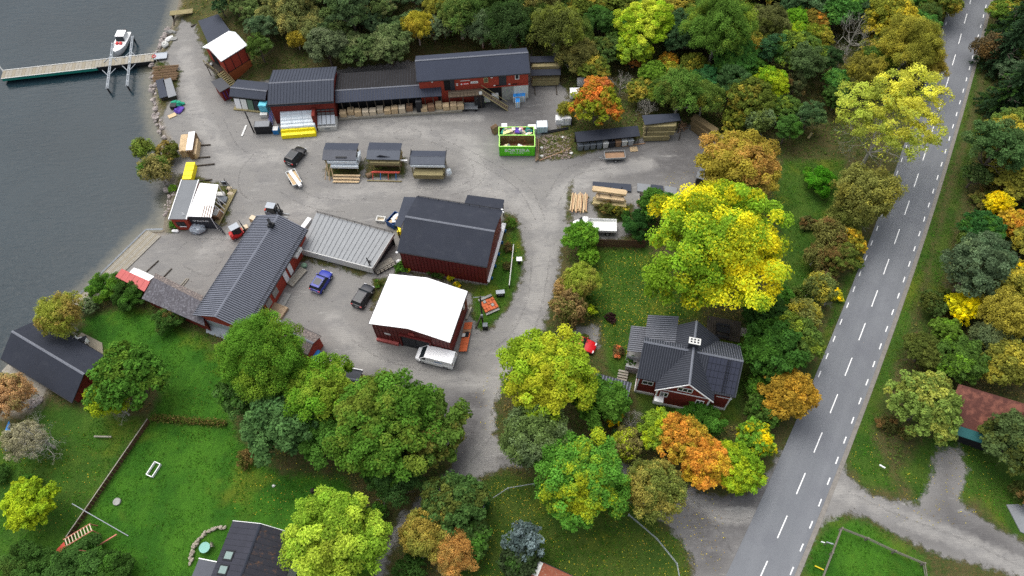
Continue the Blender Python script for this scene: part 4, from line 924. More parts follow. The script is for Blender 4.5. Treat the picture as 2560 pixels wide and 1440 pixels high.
def grass():
    rg = np.random.default_rng(23); n_ = 330000
    x = rg.uniform(-80, 92, n_); y = rg.uniform(12, 112, n_); ix = ((x + 112) / STEP).astype(int); iy = ((y - 2) / STEP).astype(int)
    dens = vnoise(x, y, 1.4, 31) * .6 + vnoise(x, y, .6, 32) * .5
    rd = np.polyval(RK, y) - x
    ok = (sd_lawn[iy, ix] > .0) & (sd_grav[iy, ix] < -.15) & (sd_land[iy, ix] > .8) & ((rd < -1.3) | (rd > 7.2)) & (dens > .5)
    for (bx0, by0, bx1, by1) in ((14, 33, 29, 46), (-70, 33, -54, 51), (-36, 8, -24, 22)): ok &= ~((x > bx0) & (x < bx1) & (y > by0) & (y < by1))
    x, y, lu = x[ok], y[ok], lush[iy, ix][ok]; P = np.stack([x, y, .03 + rg.random(len(x)) * .07], -1)
    t = np.clip(vnoise(x, y, 2.5, 33) * .5 + rg.normal(.2, .2, len(x)), 0, 1); m = np.clip(.3 + vnoise(x, y, 7, 34) * .5 - lu * .25 + rg.normal(0, .15, len(x)), 0, 1)
    me = cards_mesh('grass', P, unit(np.array([0, 0, 1.]) + rg.normal(size=P.shape) * .55), rg.uniform(.1, .3, len(x)), t, m, rg, .4)
    o = bpy.data.objects.new('grass', me); C.objects.link(o); o['kind'] = 'stuff'; o.color = (.05, .15, .014, 1); o['leaf_tint'] = [.12, .15, .02]; o['tint_share'] = .33
    print('grass', len(x))
# ------------------------------------------------------------------ buildings
def slope_roof(t, x0, x1, ya, za, yb, zb, m, th=.12, name='roof', ribs=0., rib_m=None, rw=.1, rh=.06, label=None):
    """one roof plane from line (ya,za) to line (yb,zb), along x"""
    mb = MB(); mb.slab([(x0, ya, za), (x1, ya, za), (x1, yb, zb), (x0, yb, zb)] if ya < yb else [(x0, yb, zb), (x1, yb, zb), (x1, ya, za), (x0, ya, za)], th)
    o = mb.obj(name, m, t, label=label)
    if ribs:
        rb = MB(); n_ = int(abs(x1 - x0) / ribs)
        for i in range(n_ + 1):
            x = min(x0, x1) + .05 + i * (abs(x1 - x0) - .1) / max(1, n_)
            rb.slab([(x - rw / 2, ya, za + rh), (x + rw / 2, ya, za + rh), (x + rw / 2, yb, zb + rh), (x - rw / 2, yb, zb + rh)] if ya < yb else [(x - rw / 2, yb, zb + rh), (x + rw / 2, yb, zb + rh), (x + rw / 2, ya, za + rh), (x - rw / 2, ya, za + rh)], rh + .01)
        q = rb.obj('roof_ribs', rib_m or M_RIB, t); q['kind'] = 'stuff'
    return o
def bars_on(t, x0, x1, ya, za, yb, zb, ks, m, name='roof_seam', w_=.09, h=.05):
    """lines parallel to the eave at fractions ks of the slope"""
    for k in ks:
        y = ya + (yb - ya) * k; z = za + (zb - za) * k
        MB().box(((x0 + x1) / 2, y, z + h / 2), (abs(x1 - x0), w_, h)).obj(name, m, t)
def gable(name, label, cx, cy, yaw, L_, wf, wb, h, H_, roof_m, wall_m, over=.35, end=.3, th=.14, ribs=0., rib_m=None, z0=0., ridge_m=None, barge=None, cat='building', rw=.1, rh=.06, foot=None, windowless=True):
    t = thing(name, label, cat, (cx, cy, 0), R(yaw))
    x0, x1 = -L_ / 2, L_ / 2
    kf = (H_ - h) / wf; kb = (H_ - h) / wb
    wl = MB(); yf, yb = -wf + over, wb - over; zf, zb = h + kf * over - th - .02, h + kb * over - th - .02
    wl.prism([(yf, z0), (yb, z0), (yb, zb), (0, H_ - th - .03), (yf, zf)], 'x', x0 + end, x1 - end); wl.obj('wall', wall_m, t)
    if foot: MB().bx(x0 + end - .04, x1 - end + .04, yf - .04, yb + .04, z0 - .05, z0 + foot).obj('plinth', M_CONC, t)
    slope_roof(t, x0, x1, -wf, h, 0, H_, roof_m, th, ribs=ribs, rib_m=rib_m, rw=rw, rh=rh)
    slope_roof(t, x0, x1, wb, h, 0, H_, roof_m, th, ribs=ribs, rib_m=rib_m, rw=rw, rh=rh)
    if ridge_m is not M_WHITEROOF: MB().prism([(-.16, H_ - .02), (0, H_ + .07), (.16, H_ - .02), (0, H_ - .05)], 'x', x0 - .02, x1 + .02).obj('ridge_cap', ridge_m or M_RIB, t)
    if barge:
        for x in (x0 - .03, x1 + .03):
            for ya in (-wf, wb):
                MB().add([(x - .03, ya, h - th), (x + .03, ya, h - th), (x + .03, 0, H_ - th), (x - .03, 0, H_ - th), (x - .03, ya, h + .03), (x + .03, ya, h + .03), (x + .03, 0, H_ + .03), (x - .03, 0, H_ + .03)],
                         [(0, 3, 2, 1), (4, 5, 6, 7), (0, 1, 5, 4), (2, 3, 7, 6), (1, 2, 6, 5), (0, 4, 7, 3)]).obj('bargeboard', barge, t)
    # gutters
    for y in (-wf - .05, wb + .05): MB().tube((x0, y, h - .1), (x1, y, h - .1), .06, n=6).obj('gutter', M_BLACK, t)
    return t
def window(t, x, y, z, a, w_=1., h=1., panes=2, frame=None, depth=.08, name='window', rows=1):
    """window centred at x,y,z facing direction a (radians) in the thing's frame"""
    fr = MB(); f = .09
    M_ = Matrix.Rotation(a, 3, 'Z')     # local: x = outward, y = across
    def B(mb, c, d):
        p = M_ @ Vector(c); mb.box((x + p.x, y + p.y, z + p.z), d, rz=a); return mb
    B(fr, (0, 0, h / 2), (depth, w_ + f, f)); B(fr, (0, 0, -h / 2), (depth, w_ + f, f))
    for s in (-1, 1): B(fr, (0, s * w_ / 2, 0), (depth, f, h - f))
    for i in range(1, panes): B(fr, (0, -w_ / 2 + w_ * i / panes, 0), (depth * .9, f * .8, h - f))
    wn = fr.obj(name, frame or M_WHITE, t)
    for i in range(panes):
        B(MB(), (-.01, -w_ / 2 + w_ * (i + .5) / panes, 0), (.03, w_ / panes - f, h - f)).obj('pane', M_GLASS, wn)
    return wn
def panel(t, name, x, y, z, a, w_, h, m, d=.08, label=None):
    return MB().box((x, y, z), (d, w_, h), rz=a).obj(name, m, t, label=label)
def text_obj(name, s, size, m, parent, loc, rot, extrude=.01, sx=1.):
    c = bpy.data.curves.new(name, 'FONT'); c.body = s; c.size = size; c.extrude = extrude; c.align_x = 'CENTER'; c.align_y = 'CENTER'
    o = bpy.data.objects.new(name + '_c', c); C.objects.link(o)
    dg = bpy.context.evaluated_depsgraph_get(); me = bpy.data.meshes.new_from_object(o.evaluated_get(dg)); bpy.data.objects.remove(o); bpy.data.curves.remove(c)
    me.name = name; me.materials.clear(); me.materials.append(m)
    o = bpy.data.objects.new(name, me); C.objects.link(o); o.parent = parent; o.location = loc; o.rotation_euler = rot; o.scale = (sx, 1, 1); return o
PI = math.pi
def local(t, px, py, z):
    """survey point in the frame of thing t"""
    p = G(px, py, z); a = -t.rotation_euler.z; dx, dy = p[0] - t.location.x, p[1] - t.location.y
    return (dx * math.cos(a) - dy * math.sin(a), dx * math.sin(a) + dy * math.cos(a), z)
M_RIBB = mat('blue_grey_roof_rib', (.15, .16, .195), .4, .12, .6)
M_ROOFW = mat('workshop_roof_valley', (.04, .045, .056), .5, .15, .5)
def buildings():
    # workshop with the ribbed roof; local +x runs towards the camera side (lower end)
    t = gable('workshop_building', 'long red workshop with a dark ribbed metal roof running down to the lawn', -35.58, 54.3, -109.9, 17.24, 4.1, 4.1, 3.53, 5.34, M_ROOFW, M_RED2, ribs=.3, rib_m=M_RIBB, rw=.13, rh=.07, over=.5, end=.4)
    mb = MB(); mb.box((-6.6, 0, 5.55), (.75, .75, .5)).tube((-6.6, .0, 5.7), (-6.6, 0, 6.35), .22, n=8); mb.tube((-6.6, 0, 6.3), (-6.2, .35, 6.5), .2, n=8).tube((-6.6, 0, 6.3), (-6.9, -.35, 6.45), .2, n=8); mb.obj('roof_vent', M_BLACK, t)
    # snow rails on both eaves
    for y in (-3.75, 3.75):
        sr = MB().tube((-8.3, y, 3.95), (8.3, y, 3.95), .035, n=4)
        for i in range(12): sr.tube((-8.3 + i * 1.5, y, 3.6), (-8.3 + i * 1.5, y, 3.95), .03, n=4)
        sr.obj('snow_rail', M_BLACK, t)
    ys = 3.62   # yard side wall
    for x in (-2.9, -1.6): panel(t, 'white_door', x, ys + .06, 1.5, PI / 2, .8, 2.2, M_WHITE)
    for x in (-4.7, -5.6): MB().box((x, ys + .38, 2.6), (.8, .62, .55)).obj('heat_pump', M_SOFT, t)
    panel(t, 'dark_doorway', 5.4, ys + .03, 1.3, PI / 2, 2.6, 2.6, M_BLACK)
    for x in (1.3, 3.1): panel(t, 'grey_shutter', x, ys + .04, 1.7, PI / 2, 1.2, 1.3, M_CONC)
    MB().box((2.1, ys + .9, .1), (3.9, 1., .16)).obj('side_step', M_CONC, t)
    wnd = MB(); wnd.add([(8.25, -3.4, .9), (8.25, 1.6, .9), (9.3, .6, .1), (9.2, -3.2, .1)], [(0, 1, 2, 3)]); wnd.obj('tarpaulin', M_LGREY, t)
    panel(t, 'grey_sheet', 8.25, -1., 1.6, 0, 5, 1.4, M_LGREY)
    # grey mono pitch hall
    gx0, gy0 = -23.1, 58.7
    TL, TR, BR_, BL = G(791, 531.5, 2.5), G(985, 584, 2.5), G(931, 669, 1.7), G(748.7, 621.2, 1.7)
    t = thing('open_hall', 'open shed with a flat light grey panelled roof and broad white fascia', 'building', (0, 0, 0))
    def lp(a, b, k): return tuple(a[i] + (b[i] - a[i]) * k for i in range(3))
    n_ = 17
    for i in range(n_):
        a0, a1, b0, b1 = lp(TL, TR, i / n_ + .0003), lp(TL, TR, (i + 1) / n_ - .0003), lp(BL, BR_, i / n_ + .0003), lp(BL, BR_, (i + 1) / n_ - .0003)
        MB().slab([b0, b1, a1, a0], .1).obj('roof_panel', M_HALLROOF, t)
        if i:
            q0, q1 = lp(TL, TR, i / n_), lp(BL, BR_, i / n_); MB().tube((q0[0], q0[1], q0[2] + .05), (q1[0], q1[1], q1[2] + .05), .022, n=4).obj('roof_seam', M_SEAM, t)
    MB().slab([lp(BL, TL, .01)[:2] + (1.58,), lp(BR_, TR, .01)[:2] + (1.58,), lp(TR, BR_, .01)[:2] + (2.38,), lp(TL, BL, .01)[:2] + (2.38,)], .06).obj('roof_deck', M_BLACK, t)
    def wallseg(a, b, z0, z1, m, nm, th_=.12, out=0.):
        d = math.hypot(b[0] - a[0], b[1] - a[1]); yaw = math.atan2(b[1] - a[1], b[0] - a[0]); nxo, nyo = math.sin(yaw) * out, -math.cos(yaw) * out
        return MB().box(((a[0] + b[0]) / 2 + nxo, (a[1] + b[1]) / 2 + nyo, (z0 + z1) / 2), (d, th_, z1 - z0), rz=yaw).obj(nm, m, t)
    wallseg(BL, BR_, .35, 1.72, M_OFFW, 'fascia', .1, .08)
    MB().add([(BR_[0] + .06, BR_[1], 1.2), (TR[0] + .06, TR[1], 2.05), (TR[0] + .06, TR[1], 2.55), (BR_[0] + .06, BR_[1], 1.75), (BR_[0], BR_[1], 1.2), (TR[0], TR[1], 2.05), (TR[0], TR[1], 2.55), (BR_[0], BR_[1], 1.75)], [(0, 1, 2, 3), (7, 6, 5, 4), (3, 2, 6, 7), (0, 4, 5, 1), (0, 3, 7, 4), (1, 5, 6, 2)]).obj('fascia', M_OFFW, t)
    inn = lambda p, q, k: lp(p, q, k)
    a, b = lp(BR_, BL, .03), lp(TR, TL, .03); wallseg(a, b, 0, 1.5, M_BLACKW, 'wall', .12)
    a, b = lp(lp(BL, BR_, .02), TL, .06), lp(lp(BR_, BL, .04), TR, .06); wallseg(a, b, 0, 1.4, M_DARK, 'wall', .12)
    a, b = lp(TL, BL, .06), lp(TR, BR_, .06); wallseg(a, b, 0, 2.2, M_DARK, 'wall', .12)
    sr = MB(); 
    for i in range(11):
        p = lp(TL, TR, .02 + i * .096); sr.tube((p[0], p[1], 2.5), (p[0], p[1], 2.95), .035, n=4)
    for zz in (2.72, 2.95): sr.tube((TL[0], TL[1], zz), (TR[0], TR[1], zz), .03, n=4)
    sr.obj('roof_rail', M_BLACK, t)
    MB().tube((BR_[0] - .3, BR_[1] + .3, 1.5), (BR_[0] - .6, BR_[1] + .6, 3.3), .09, n=6).obj('flue', M_BLACK, t)
    MB().box((BR_[0] - .45, BR_[1] + .9, 1.9), (.3, .3, .2)).obj('roof_hatch', M_BLACK, t)
    # ramp with railing right of the hall
    c, yw, L_ = seg((937, 680), (984, 655)); t = thing('loading_ramp', 'grey plank ramp with a black railing at the lower right of the open shed', 'ramp', c, yw)
    for i in range(16): MB().box((-L_ / 2 + (i + .5) * L_ / 16, 0, .32), (L_ / 16 - .025, 1.5, .06)).obj('plank', M_DECK, t)
    MB().box((0, 0, .15), (L_, 1.3, .25)).obj('base', M_WOODD, t)
    rl = MB(); 
    for i in range(6): rl.tube((-L_ / 2 + i * L_ / 5, -.8, .1), (-L_ / 2 + i * L_ / 5, -.8, 1.15), .05, n=4)
    rl.tube((-L_ / 2, -.8, 1.15), (L_ / 2, -.8, 1.15), .05, n=4).tube((-L_ / 2, -.8, .7), (L_ / 2, -.8, .7), .04, n=4); rl.obj('railing', M_BLACK, t)
    # warehouse
    t = gable('warehouse', 'big red warehouse with a smooth dark blue-grey roof in the middle of the yard', -8.28, 59.06, -13.5, 12.65, 4.9, 4.9, 5.09, 6.66, M_ROOF, M_REDSHEET, th=.16, over=.25, end=.25, rib_m=M_BLACK, foot=.3)
    for i in range(24): MB().box((-6 + i * .52, -4.69, 2.4), (.04, .05, 4.5)).obj('cladding_rib', M_REDDK, t)
    sr = MB().tube((-6, 4.75, 5.45), (6, 4.75, 5.45), .04, n=4)
    for i in range(9): sr.tube((-6 + 1.5 * i, 4.75, 5.1), (-6 + 1.5 * i, 4.75, 5.45), .035, n=4)
    sr.obj('snow_rail', M_BLACK, t)
    for (x, y) in ((6.2, 5.0), (-6.3, -5.0), (6.4, 4.6)): MB().lump((x, y, 5.0), (.4, .3, .3), 3).obj('lamp', M_WHITE, t)
    # stitching artefact built as a bluish sheet at its left end; low roof behind
    L1, L2, L3, L4 = G(1010, 493, 4.2), G(1041, 490, 4.6), G(1000, 566, 4.6), G(988, 567, 4.0)
    la = thing('stitch_artefact_sheet', 'narrow bluish stitching artefact sheet at the left end of the dark roofed warehouse', 'roof', (L4[0], L4[1], 0), 0)
    off = lambda p: (p[0] - L4[0], p[1] - L4[1], p[2])
    MB().slab([(off(p)[0], off(p)[1], 4.3) for p in (L4, L3, L2, L1)], .1).obj('roof', M_ROOFB, la)
    for p in (L1, L4): MB().box((p[0] - L4[0] + .2, p[1] - L4[1] + (.2 if p is L4 else -.2), 2), (.12, .12, 4)).obj('post', M_BLACK, la)
    q = [G(1168.7, 487, 3.6), G(1261, 499, 3.6), G(1256, 523.7, 4.0), G(1160, 510, 4.0)]
    la = thing('rear_canopy', 'low dark canopy roof behind the upper right corner of the warehouse', 'roof', (q[3][0], q[3][1], 0))
    off2 = lambda p: (p[0] - q[3][0], p[1] - q[3][1], p[2]); MB().slab([off2(q[3]), off2(q[2]), off2(q[1]), off2(q[0])], .1).obj('roof', M_ROOF, la)
    for p in q[:2]: MB().box((off2(p)[0] + (.2 if p is q[0] else -.2), off2(p)[1] - .2, 1.78), (.12, .12, 3.55)).obj('post', M_WOODD, la)
    # white roofed garage (ridge towards the camera); local +x = lower end
    t = gable('garage_building', 'red sheet metal garage with a brilliant white low roof', -12.28, 47.27, -106.3, 7.53 + .35, 5.5, 5.5, 4.45, 5.65, M_WHITEROOF, M_REDSHEET, over=.22, end=.2, th=.1, ridge_m=M_WHITEROOF)
    xe = 7.88 / 2 - .2
    panel(t, 'gate_opening', xe + .02, .5, 1.45, 0, 3.9, 2.9, M_BLACK, .1)
    for k in range(4): panel(t, 'gate_panel', xe + .085, .5 - 1.45 + k * .97, 1.42, 0, .93, 2.75, M_BLACKW, .04)
    MB().box((xe + .12, .5, 3.0), (.22, 4.3, .22)).box((xe + .12, -1.6, 1.5), (.22, .22, 3.)).box((xe + .12, 2.6, 1.5), (.22, .22, 3.)).obj('gate_frame', M_REDSHEET, t)
    MB().box((xe + .09, .2, 3.9), (.05, .8, .6)).obj('vent_panel', mat('lighter_red', (.36, .06, .05), .5), t)
    panel(t, 'notice', xe + .05, -3.35, 2.3, 0, .85, .35, M_WHITE, .04)
    MB().box((xe + .15, -3.6, .25), (.5, 3.1, .45)).obj('skirt', mat('faded_pink_red', (.4, .1, .09), .6), t)
    panel(t, 'white_notice', -2.4, 5.33, 2.8, PI / 2, .5, .9, M_WHITE, .04)
    for i in range(20): MB().box((xe + .03, -5.1 + i * .53, 1.9), (.04, .05, 3.8)).obj('cladding_rib', M_REDDK, t) if not (-1.6 < -5.1 + i * .53 < 2.6) else None
    # boathouse
    t = gable('boathouse', 'red boathouse with a big smooth dark grey roof standing over the water', -60.2, 42.72, -29.9, 13.08, 3.4, 3.4, 1.4, 3.4, M_ROOF, M_RED, z0=-1.2, over=.45, end=.3)
    MB().bx(-6.6, 6.4, -4.6, -3.3, -1.0, -.35).obj('side_jetty', M_DECK, t)
    MB().box((6.35, 1.2, 1.2), (.1, .1, 2.6)).obj('corner_board', M_BLACK, t)
    panel(t, 'small_roof', 6.6, 1.6, 1.9, 0, 1.2, .1, M_ROOFB, .9)
    for y in (-.8, .8): panel(t, 'door', 6.26, y - .3, .75, 0, 1.5, 1.9, M_RED, .06)
    # two storey store shed
    t = gable('store_shed', 'tall red two-storey shed with a white ribbed roof by the shore track', -47., 98.63, 46.2, 5.4, 2.65, 2.65, 4.9, 6.1, M_WHITEROOF, M_RED2, ribs=.55, rib_m=mat('white_rib', (.62, .68, .68), .5), over=.35, end=.4, rw=.06, rh=.04, ridge_m=M_WHITEROOF)
    for x in (-2.1, -.75, .65, 2.1): MB().box((x, -2.33, 3.3), (.08, .08, 3.0)).obj('wall_batten', M_BLACK, t)
    MB().box((0, -2.33, 1.95), (4.6, .08, .08)).obj('wall_batten', M_BLACK, t)
    MB().bx(-2.2, 2.2, -2.36, -2.3, 0, 1.9).obj('lower_cladding', mat('orange_red_cladding', (.33, .09, .03), .8, .2), t)
    panel(t, 'doorway', -2.33, .3, 3.4, 0, 1.6, 2.2, M_DARK, .06)
    MB().box((-3.1, .3, 2.25), (1.5, 3.4, .12)).obj('landing', M_WOODD, t)
    rl = MB()
    for y in (-1.3, -.2, .9, 1.9): rl.tube((-3.8, y, 2.3), (-3.8, y, 3.3), .05, n=4)
    rl.tube((-3.8, -1.3, 3.3), (-3.8, 1.9, 3.3), .05, n=4); rl.obj('railing', M_WOODG, t)
    n_ = 12
    for i in range(n_):
        k = (i + .5) / n_; MB().box((-3.1, -1.45 - k * 3.6, 2.2 * (1 - k)), (1.1, .32, .06)).obj('step', M_WOODG, t)
    for x in (-3.68, -2.52):
        MB().tube((x, -1.4, 2.2), (x, -5.05, .05), .09, n=4).obj('stringer', M_WOODG, t); MB().tube((x, -1.4, 3.2), (x, -5.05, 1.0), .05, n=4).obj('handrail', M_WOODG, t)
    for y in (-1.2, 1.8): MB().box((-3.7, y, 1.1), (.12, .12, 2.2)).obj('post', M_WOODD, t)
    MB().lump((-3.1, .9, 2.6), (.5, .4, .5), 5).obj('white_bag', M_WHITE, t)
    # slanting grey canopy behind it
    q = [G(495, 52, 2.9), G(545, 35, 3.2), G(600, 110, 3.2), G(528, 125, 2.9)]; t = thing('slanting_canopy', 'plain dark grey canopy roof behind the tall white roofed shed', 'roof', (q[0][0], q[0][1], 0))
    off3 = lambda p: (p[0] - q[0][0], p[1] - q[0][1], p[2]); MB().slab([off3(q[3]), off3(q[2]), off3(q[1]), off3(q[0])], .1).obj('roof', M_ROOFB, t)
    for p in q: MB().box((off3(p)[0] * .96 + .08, off3(p)[1] * .96, p[2] / 2 - .1), (.12, .12, p[2] - .1)).obj('post', M_WOODD, t)
    wb_ = [off3(p) for p in (q[1], q[2])]; MB().add([(wb_[0][0], wb_[0][1], 0), (wb_[1][0], wb_[1][1], 0), (wb_[1][0], wb_[1][1], 3), (wb_[0][0], wb_[0][1], 3)], [(0, 1, 2, 3)]).obj('back_wall', M_WOODD, t)
    # small dark kiosk at the foot of the stairs
    q = [G(527.5, 204, 2.3), G(552.6, 193.3, 2.5), G(576, 216, 2.5), G(549, 231, 2.3)]; t = thing('small_kiosk', 'tiny dark red hut with a black roof at the foot of the outside stairs', 'hut', (q[0][0], q[0][1], 0))
    ov = lambda p: (p[0] - q[0][0], p[1] - q[0][1], p[2]); MB().slab([ov(q[3]), ov(q[2]), ov(q[1]), ov(q[0])], .1).obj('roof', M_ROOFBLK, t)
    cxx = sum(ov(p)[0] for p in q) / 4; cyy = sum(ov(p)[1] for p in q) / 4
    qq = [(cxx + (ov(p)[0] - cxx) * .82, cyy + (ov(p)[1] - cyy) * .82) for p in q]
    MB().prism([qq[3], qq[2], qq[1], qq[0]], 'z', 0, 2.2).obj('wall', M_RED, t)
    ya = math.atan2(qq[2][1] - qq[3][1], qq[2][0] - qq[3][0])
    for k in range(6):
        u = (k + .5) / 6; MB().box((qq[3][0] + (qq[2][0] - qq[3][0]) * u, qq[3][1] + (qq[2][1] - qq[3][1]) * u - .06, 1.1), (.08, .08, 1.6), rz=ya).obj('slat', M_PURPLE if k % 2 else M_RED, t)
    # low display shed with samples in front
    t = gable('display_shed', 'low grey roofed shed with leaning sample panels along its front', -42.2, 90.19, -10.4, 6.2, 1.3, 2.6, 2.4, 3.1, M_ROOFB, M_DARK, over=.3, end=.2)
    for k, (m_, nm) in enumerate([(M_WHITE, 'white'), (M_SOFT, 'cream'), (mat('sample_green', (.12, .19, .14), .6), 'green'), (M_BLACKW, 'black'), (mat('sample_teal', (.05, .2, .22), .5), 'teal')]):
        MB().box((-2. + k * 1.1, -1.55, 1.0), (.95, .1, 2.0), roll=-.25).obj('sample_panel', m_, t, label=nm + ' sample panel')
    MB().box((0, -1.75, .12), (5.8, .7, .2)).obj('plinth', M_WOODG, t)
    # shop building in the middle of the row
    t = gable('shop_building', 'dark roofed building with a glazed porch, second from the left in the upper row', -32.89, 89.26, 2.3, 10.5, 4.1, 4.1, 4.3, 5.3, M_ROOFB, M_RED, ribs=.5, rib_m=M_ROOF, rw=.05, rh=.05, over=.35, end=.25)
    MB().box((0, -4.0, 4.42), (10.3, .12, .12)).obj('snow_rail', M_BLACK, t)
    pr = MB().bx(2., 5., -6.0, -3.7, 0, .9); pr.obj('porch_base', M_DIRTYW, t)
    for i in range(4): MB().box((2.42 + i * .72, -5.1, 1.6), (.62, 1.5, .07), roll=.5).obj('glass_panel', M_LGREY, t)
    for i in range(4):
        for j in range(2): MB().box((2.42 + i * .72, -4.3 + j * .45, 2.2 + j * .4), (.6, .4, .06), roll=.5).obj('window_pane', M_GLASS, t)
    MB().box((3.5, -6.03, .55), (.9, .05, .25)).obj('name_plate', M_GREY, t)
    MB().box((1.75, -4.6, 1.6), (.5, 2.1, 3.1)).obj('porch_wall', M_RED, t)
    # long low timber shed
    t = thing('timber_shed', 'long low dark roofed timber shed with open bins under the front eave', 'building', (-19.17, 88.88, 0), R(3.))
    slope_roof(t, -8.5, 8.6, 0, 3.9, 4.6, 3.3, M_ROOFVB, .1, ribs=.45, rib_m=M_ROOFBLK, rw=.05, rh=.04, name='roof')
    slope_roof(t, -8.5, 8.6, -2.1, 3.25, 0, 3.9, M_ROOFN, .1, ribs=.45, rib_m=M_ROOFBLK, rw=.05, rh=.04, name='roof')
    MB().prism([(-.14, 3.9), (0, 3.98), (.14, 3.9)], 'x', -8.5, 8.6).obj('ridge_cap', M_RIB, t)
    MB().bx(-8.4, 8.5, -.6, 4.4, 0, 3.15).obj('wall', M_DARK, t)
    for i in range(13): MB().box((-7.6 + i * 1.34, -1.95, 1.6), (.12, .12, 3.2)).obj('post', M_WOODD, t)
    MB().box((1.6, -2.2, .42), (20.2, 1.3, .12)).box((1.6, -2.82, .25), (20.2, .08, .45)).obj('bin_floor', M_DECK, t)
    MB().box((4.75, -2.1, 1.4), (.95, 1.1, 2.7)).obj('dark_passage', M_BLACK, t)
    # office with two floors
    t = gable('office_building', 'long red two-storey office with a dark blue-grey roof and white and red signs', -5.4, 91.9, 3.9, 18.13, 3.1, 2.9, 5.5, 7.05, M_ROOFN, M_RED2, over=.3, end=.25, th=.15, barge=M_ROOFBLK)
    yf = -2.83
    panel(t, 'doorway', -4.1, yf, 4.1, -PI / 2, 1.5, 2.3, M_DARK); panel(t, 'door_leaf', -3.5, yf - .06, 4.05, -PI / 2, .7, 2.2, M_BLACKW)
    panel(t, 'gate', 4.65, yf - .02, 4.2, -PI / 2, 1.2, 2.1, M_BLACKW)
    window(t, 1.95, yf - .03, 4.5, -PI / 2, .6, .9, 2, M_YWOOD); window(t, 7.0, yf - .03, 4.7, -PI / 2, .6, .9, 1, M_WHITE)
    s = MB().box((-1.5, yf - .04, 4.1), (1.35, .05, .38)).obj('red_sign', mat('sign_red', (.75, .03, .03), .4), t)
    MB().tube((-2.02, yf - .06, 4.1), (-2.02, yf - .12, 4.1), .15, n=12).obj('round_emblem', M_WHITE, s)
    MB().box((-1.28, yf - .08, 4.1), (.8, .03, .12)).obj('lettering_strip', M_WHITE, s)
    s = MB().box((.05, yf - .04, 4.25), (1.2, .05, .42)).obj('white_sign', M_WHITE, t); MB().box((.05, yf - .08, 4.25), (.75, .03, .1)).obj('lettering_strip', M_GREY, s)
    MB().box((-1.4, yf - .03, 4.72), (1.6, .04, .1)).obj('lettering_strip', M_WHITE, t)
    for x, z in ((-2.75, 4.2), (-2.75, 3.9), (3.3, 3.25), (5.75, 3.3), (-6.7, 5.0), (2.9, 4.95)): MB().box((x, yf - .05, z), (.32, .05, .14)).obj('small_sign', M_WHITE, t)
    for x in (3.9, 6.6): MB().box((x, yf - .05, 3.2), (.8, .05, .18)).obj('small_sign', M_BLACK, t)
    MB().bx(4.5, 8.85, yf - .1, yf + 1.9, 0, 2.95).obj('storage_bay', M_CONC, t)
    MB().bx(6.4, 8.8, yf - .16, yf - .1, 0, 2.9).obj('white_wall', M_OFFW, t)
    MB().bx(1.2, 4.4, yf - .12, yf, 0, 2.9).obj('dark_bay', M_DARK, t)
    MB().bx(4.45, 6.35, yf - .14, yf - .08, 0, 2.9).obj('concrete_bay', M_CONC, t)
    for x in (1.7, 3.1): MB().box((x + .2, yf - .5, 1.1), (1.1, .7, 1.2)).obj('white_pack', M_OFFW, t)
    MB().box((4.9, yf - .12, 3.02), (7.8, .2, .12)).obj('red_beam', M_RED2, t)
    # raised deck and outside stair
    t = thing('outdoor_stair', 'dark timber balcony with a long stair down in front of the office', 'stair', (-5.4, 91.9, 0), R(3.9))
    for i in range(22): MB().box((-4.2 + i * .245, -3.75, 2.95), (.22, 1.5, .05)).obj('deck_board', M_WOODD2, t)
    MB().box((-1.6, -3.8, 2.85), (5.4, 1.4, .1)).obj('deck_frame', M_WOODD, t)
    for x in (-4.2, -2, .9): MB().box((x, -4.4, 1.4), (.14, .14, 2.8)).obj('post', M_WOODD, t)
    rl = MB()
    for x in np.arange(-4.2, 1.2, .6): rl.tube((x, -4.5, 2.95), (x, -4.5, 3.9), .035, n=4)
    rl.tube((-4.2, -4.5, 3.9), (1.1, -4.5, 3.9), .05, n=4); rl.obj('railing', M_WOODD2, t)
    for i in range(14):
        k = (i + .5) / 14; MB().box((1.2 + k * 4.0, -3.7 - k * 1.3, 2.9 * (1 - k)), (.3, 1.1, .05), rz=-.3).obj('step', M_WOODD2, t)
    for s_ in (-1, 1):
        MB().tube((1.1, -3.7 + s_ * .55, 2.9), (5.2, -5.0 + s_ * .55, .05), .1, n=4).obj('stringer', M_WOODG, t)
        MB().tube((1.1, -3.7 + s_ * .55, 3.85), (5.2, -5.0 + s_ * .55, 1.), .05, n=4).obj('handrail', M_WOODG, t)
    MB().box((.9, -4.55, 3.45), (.5, .06, .6)).obj('white_notice', M_WHITE, t)
    for i in range(9): MB().box((-.1 + i * .18, -4.4, 1.35), (.16, .04, 2.6)).obj('dark_board', M_BLACK, t)
    # weathered lean-to south of the quay yard
    P = lambda x, y, z: G(x, y, z)
    t = thing('weathered_shed', 'old low shed with a streaky weathered grey roof left of the workshop', 'building')
    a, b, c_, d = P(354, 746, 2.5), P(512, 815, 2.5), P(502, 753, 3.4), P(383.7, 693.7, 3.4)
    n_ = 14
    for i in range(n_):
        MB().slab([lp(a, b, i / n_ + .001), lp(a, b, (i + 1) / n_ - .001), lp(d, c_, (i + 1) / n_ - .001), lp(d, c_, i / n_ + .001)], .08).obj('roof_sheet', M_SLATE, t)
    e, f = P(383.7, 688, 3.1), P(502, 745, 3.1)
    MB().slab([d, c_, (f[0] + .2, f[1] + .35, 3.1), (e[0] + .2, e[1] + .35, 3.1)], .08).obj('roof', M_SLATE2, t)
    ins_ = lambda p, k: (p[0] * 1., p[1] + k)
